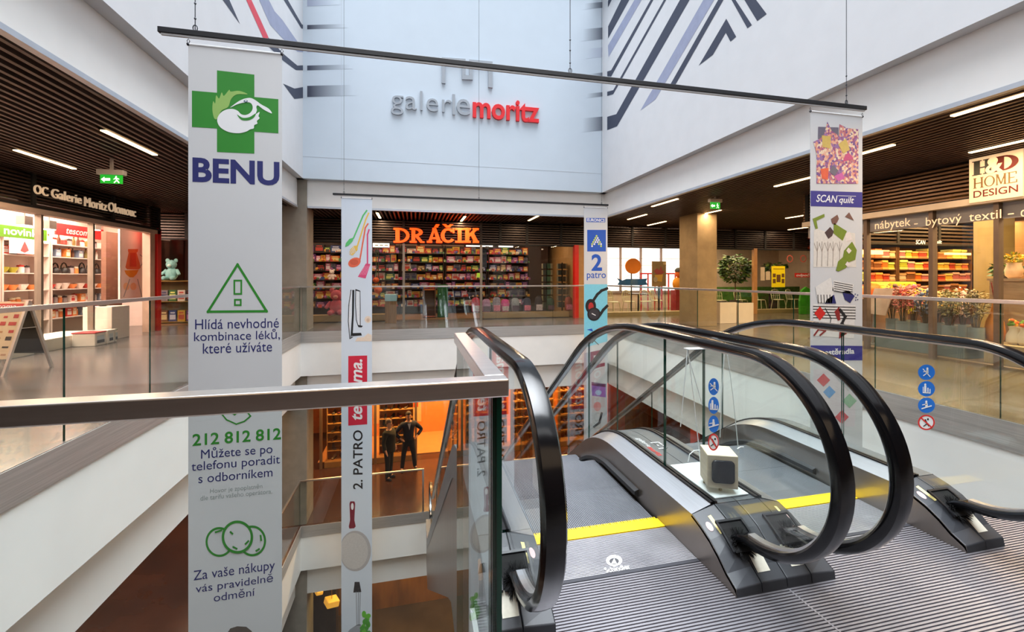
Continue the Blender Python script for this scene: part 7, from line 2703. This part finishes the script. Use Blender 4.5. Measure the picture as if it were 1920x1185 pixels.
def person(label, loc, rz, sc, pose, coat, trouser, hair, shirt):
    base = Vector(loc)
    rot = Matrix.Rotation(rz, 4, 'Z')

    def T(p):
        return base + rot @ (Vector(p) * sc)
    t = thing('person', label, 'person', loc)
    # figure faces -y; 1.78 tall before scaling
    L = pose['legs']
    A = pose['arms']
    sk = M('skin', (206, 150, 116), 0.5, noise=0.05)
    V = [(0, 0, 0.96), (0, 0, 1.12), (0, -0.01, 1.30), (0, 0, 1.45), (0, -0.01, 1.52), (0, -0.02, 1.60), (0, -0.02, 1.68), (0, -0.01, 1.75)]
    E = [(0, 1), (1, 2), (2, 3), (3, 4), (4, 5), (5, 6), (6, 7)]
    Rr = [(0.12, 0.09), (0.12, 0.09), (0.17, 0.115), (0.12, 0.08), 0.055, (0.072, 0.085), (0.078, 0.095), (0.06, 0.07)]
    for s, (kn, an) in zip((-1, 1), L):
        i = len(V)
        V += [(s * 0.10, 0, 0.88), kn, an, (an[0] + s * 0.02, an[1] - 0.12, 0.03)]
        E += [(0, i), (i, i + 1), (i + 1, i + 2), (i + 2, i + 3)]
        Rr += [0.085, 0.06, 0.042, 0.035]
    hands = []
    for s, (el, wr, ha) in zip((-1, 1), A):
        i = len(V)
        V += [(s * 0.17, 0, 1.42), el, wr, ha]
        E += [(3, i), (i, i + 1), (i + 1, i + 2), (i + 2, i + 3)]
        Rr += [0.06, 0.042, 0.03, (0.022, 0.036)]
        # five fingers
        d = (Vector(ha) - Vector(wr)).normalized()
        side = d.cross(Vector((0, 0, 1)))
        side = side.normalized() if side.length > 0.1 else Vector((0, 1, 0))
        for f in range(5):
            o_ = (f - 1.5) * 0.017
            n = len(V)
            if f == 4:
                p1 = Vector(wr) + d * 0.05 + side * 0.03
                p2 = p1 + d * 0.03 + side * 0.025
                V += [tuple(p1), tuple(p2)]
                E += [(i + 2, n), (n, n + 1)]
            else:
                p1 = Vector(ha) + d * 0.025 + side * o_
                p2 = p1 + d * (0.035 + 0.006 * (f in (1, 2))) - Vector((0, 0, 0.008))
                V += [tuple(p1), tuple(p2)]
                E += [(i + 3, n), (n, n + 1)]
            Rr += [0.010, 0.008]
    scale_r = [tuple(x * sc for x in r) if isinstance(r, tuple) else r * sc for r in Rr]
    chain('body', [T(p) for p in V], E, scale_r, sk, t, 0, 1)
    # jacket
    JV = [(0, 0, 0.86 if pose['coat'] == 'short' else 0.74), (0, 0, 1.12), (0, -0.01, 1.30), (0, 0, 1.42), (0, 0.0, 1.50)]
    JE = [(0, 1), (1, 2), (2, 3), (3, 4)]
    JR = [(0.185, 0.135), (0.165, 0.125), (0.20, 0.135), (0.165, 0.105), (0.078, 0.07)] if pose['coat'] == 'short' else [(0.22, 0.16), (0.20, 0.15), (0.225, 0.155), (0.19, 0.125), (0.085, 0.075)]
    for s, (el, wr, ha) in zip((-1, 1), A):
        i = len(JV)
        w2 = tuple(Vector(wr) - (Vector(wr) - Vector(el)).normalized() * 0.02)
        JV += [(s * 0.19, 0, 1.41), el, w2]
        JE += [(3, i), (i, i + 1), (i + 1, i + 2)]
        JR += [0.080, 0.062, 0.048]
    chain('jacket', [T(p) for p in JV], JE, [tuple(x * sc for x in r) if isinstance(r, tuple) else r * sc for r in JR], coat, t, 0, 2)
    TV = [(0, 0, 1.04), (0, 0, 0.90)]
    TE = [(0, 1)]
    TR = [(0.165, 0.13), (0.165, 0.13)]
    for s, (kn, an) in zip((-1, 1), L):
        i = len(TV)
        TV += [(s * 0.10, 0, 0.82), kn, (an[0], an[1], an[2] - 0.05)]
        TE += [(1, i), (i, i + 1), (i + 1, i + 2)]
        TR += [0.105, 0.078, 0.062]
    chain('trousers', [T(p) for p in TV], TE, [tuple(x * sc for x in r) if isinstance(r, tuple) else r * sc for r in TR], trouser, t, 0, 2)
    for s, (kn, an) in zip((-1, 1), L):
        chain('shoe', [T((an[0], an[1] + 0.06, 0.045)), T((an[0] + s * 0.01, an[1] - 0.06, 0.045)), T((an[0] + s * 0.03, an[1] - 0.17, 0.035))], [(0, 1), (1, 2)], [0.045 * sc, 0.046 * sc, 0.036 * sc], p_black, t, 0, 1)
    if shirt:
        mb = MB()
        mb.sheet([T(p) for p in ((-0.05, -0.122, 1.46), (0.05, -0.122, 1.46), (0.0, -0.158, 1.27))])
        mb.build('shirt', shirt, t, fix=False)
    mb = MB()
    c = (0, 0.005, 1.715)
    vs, fs = [], []
    for i in range(7):
        for j in range(16):
            a, b = PI * 0.5 * i / 6, 2 * PI * j / 16
            vs.append(T((c[0] + 0.088 * math.sin(a) * math.cos(b), c[1] + 0.106 * math.sin(a) * math.sin(b), c[2] + 0.092 * math.cos(a) - (0.05 if i == 6 and math.sin(b) > 0 else 0))))
    for i in range(6):
        for j in range(16):
            fs.append((i * 16 + j, i * 16 + (j + 1) % 16, (i + 1) * 16 + (j + 1) % 16, (i + 1) * 16 + j))
    mb.add(vs, fs)
    mb.build('hair', hair, t, smooth=True)
    mb = MB()
    for s in (-1, 1):
        mb.ball(T((s * 0.03, -0.108, 1.655)), 0.010 * sc, n=6, mi=0)
    mb.ball(T((0, -0.122, 1.625)), 0.016 * sc, 0.02 * sc, 0.024 * sc, 6, 1)
    mb.box(-0.025, 0.025, -0.006, 0.006, -0.004, 0.004, 2, Matrix.Translation(T((0, -0.104, 1.58))) @ rot)
    for s in (-1, 1):
        mb.ball(T((s * 0.083, 0.0, 1.635)), 0.014 * sc, 0.02 * sc, 0.03 * sc, 6, 1)
    mb.build('face', [p_black, sk, M('lip', (150, 80, 70), 0.5, noise=0.03)], t)
    return t


navy_cloth = M('navy_suit_cloth', (20, 24, 40), 0.8, noise=0.1, scale=30)
black_cloth = M('black_cloth', (16, 16, 20), 0.85, noise=0.1, scale=30)
olive_cloth = M('dark_olive_coat', (36, 32, 22), 0.9, noise=0.15, scale=25)
hip = dict(coat='short', legs=[((-0.15, -0.01, 0.50), (-0.20, 0.0, 0.09)), ((0.15, -0.01, 0.50), (0.20, 0.0, 0.09))],
           arms=[((-0.40, 0.05, 1.16), (-0.24, -0.06, 1.00), (-0.19, -0.10, 0.97)), ((0.42, 0.05, 1.18), (0.25, -0.06, 1.03), (0.20, -0.10, 1.00))])
down = dict(coat='long', legs=[((-0.10, -0.02, 0.50), (-0.10, 0.0, 0.09)), ((0.10, -0.01, 0.50), (0.11, 0.02, 0.09))],
            arms=[((-0.27, 0.02, 1.16), (-0.27, -0.06, 0.93), (-0.26, -0.09, 0.85)), ((0.27, 0.02, 1.16), (0.27, -0.06, 0.93), (0.26, -0.09, 0.85))])
person('man in a dark navy suit standing with hands on hips before the shoe shop', (P(766, 872, Y=14.3).x, 14.3, -4.9), 0.2, 1.06, hip, navy_cloth, black_cloth, M('hair_dark_brown', (50, 34, 26), 0.7, noise=0.1), M('shirt_pale', (190, 190, 196), 0.7, noise=0.03))
person('man in a long dark olive coat turned towards the man with hands on hips', (P(729, 880, Y=13.8).x, 13.8, -4.9), 1.1, 1.03, down, olive_cloth, black_cloth, M('hair_grey_brown', (110, 84, 66), 0.7, noise=0.1), None)

# ============================ wooden box stand on the deck between the escalators
zk = 0.2305
q = P(1370, 926, Z=zk)
xm = (CX1 + CX2) / 2
yq = q.y
t = thing('box_stand', 'small wooden box with a black screen on a clear stand between the escalators', 'display', (xm, yq, zk))
acr = glass_mat('acrylic', (236, 244, 244), 0.06, 1.6)
mb = MB()
mb.box(xm - 0.10, xm + 0.10, yq - 0.03, yq + 0.36, zk + 0.001, zk + 0.008)
mb.build('base_plate', M('acrylic_white', (226, 232, 232), 0.2, noise=0.02), t, bevel=0.002)
rot = Matrix.Translation((xm - 0.012, yq + 0.05, 0)) @ Matrix.Rotation(math.radians(-22), 4, 'Z')
mb = MB()
z0, z1 = zk + 0.035, zk + 0.205
mb.box(-0.075, 0.075, -0.06, 0.08, z0, z1, 0, rot)
mb.build('box', M('birch_plywood', (222, 208, 180), 0.55, noise=0.06, scale=8, stretch=(1, 1, 8)), t, bevel=0.004)
mb = MB()
w, h, rd_ = 0.055, 0.058, 0.02
pts = []
for cx2, cz2, a0 in ((w - rd_, h - rd_, 0), (-w + rd_, h - rd_, PI / 2), (-w + rd_, -h + rd_, PI), (w - rd_, -h + rd_, 3 * PI / 2)):
    for k in range(5):
        a = a0 + PI / 2 * k / 4
        pts.append(rot @ Vector((cx2 + rd_ * math.cos(a), -0.061, (z0 + z1) / 2 + 0.004 + cz2 + rd_ * math.sin(a))))
nrm = (rot.to_3x3() @ Vector((0, -1, 0)))
mb.prism(pts, nrm * 0.012)
mb.build('screen', M('screen_black', (16, 18, 24), 0.12, noise=0.05), t, bevel=0.003)['label'] = 'black rounded screen'
mb = MB()
mb.cyl(rot @ Vector((0, -0.02, zk + 0.008)), rot @ Vector((0, -0.02, z0)), 0.008, n=8)
mb.cyl(rot @ Vector((-0.06, 0.05, zk + 0.008)), rot @ Vector((-0.06, 0.05, z0)), 0.006, n=8)
mb.build('foot', M('brass_foot', (150, 130, 70), 0.4, metal=0.6, noise=0.05), t)
yR = yq + 0.30


def rp(x, y, Yv):
    return P(x, y, Y=Yv)


def rp(x, y, Yv):
    v = P(x, y, Y=Yv)
    v.z = max(v.z, zk + 0.012)
    return v


mb = MB()
wire_m = M('white_rod', (240, 242, 244), 0.4, noise=0.02)
for pts in ([(1276, 800), (1289, 656)], [(1290, 656), (1302, 760), (1314, 880)], [(1289, 662), (1317, 760)], [(1358, 664), (1353, 740), (1350, 820)], [(1364, 665), (1374, 740), (1385, 850)]):
    mb.tube([rp(x, y, yR) for x, y in pts], 0.0028, 6)
mb.build('rods', wire_m, t)
mb = MB()
mb.tube([rp(x, y, yR - 0.02) for x, y in ((1290, 866), (1293, 852), (1301, 845), (1311, 844), (1319, 851))], 0.003, 6)
mb.tube([rp(x, y, yR - 0.02) for x, y in ((1382, 842), (1388, 838), (1394, 838))], 0.003, 6)
mb.build('arched_wire', wire_m, t)
a, b = rp(1288, 654, yR), rp(1324, 655, yR)
mb = MB()
mb.box(a.x, b.x, yR - 0.02, yR + 0.03, a.z - 0.004, a.z + 0.001)
mb.build('top_plate', wire_m, t)
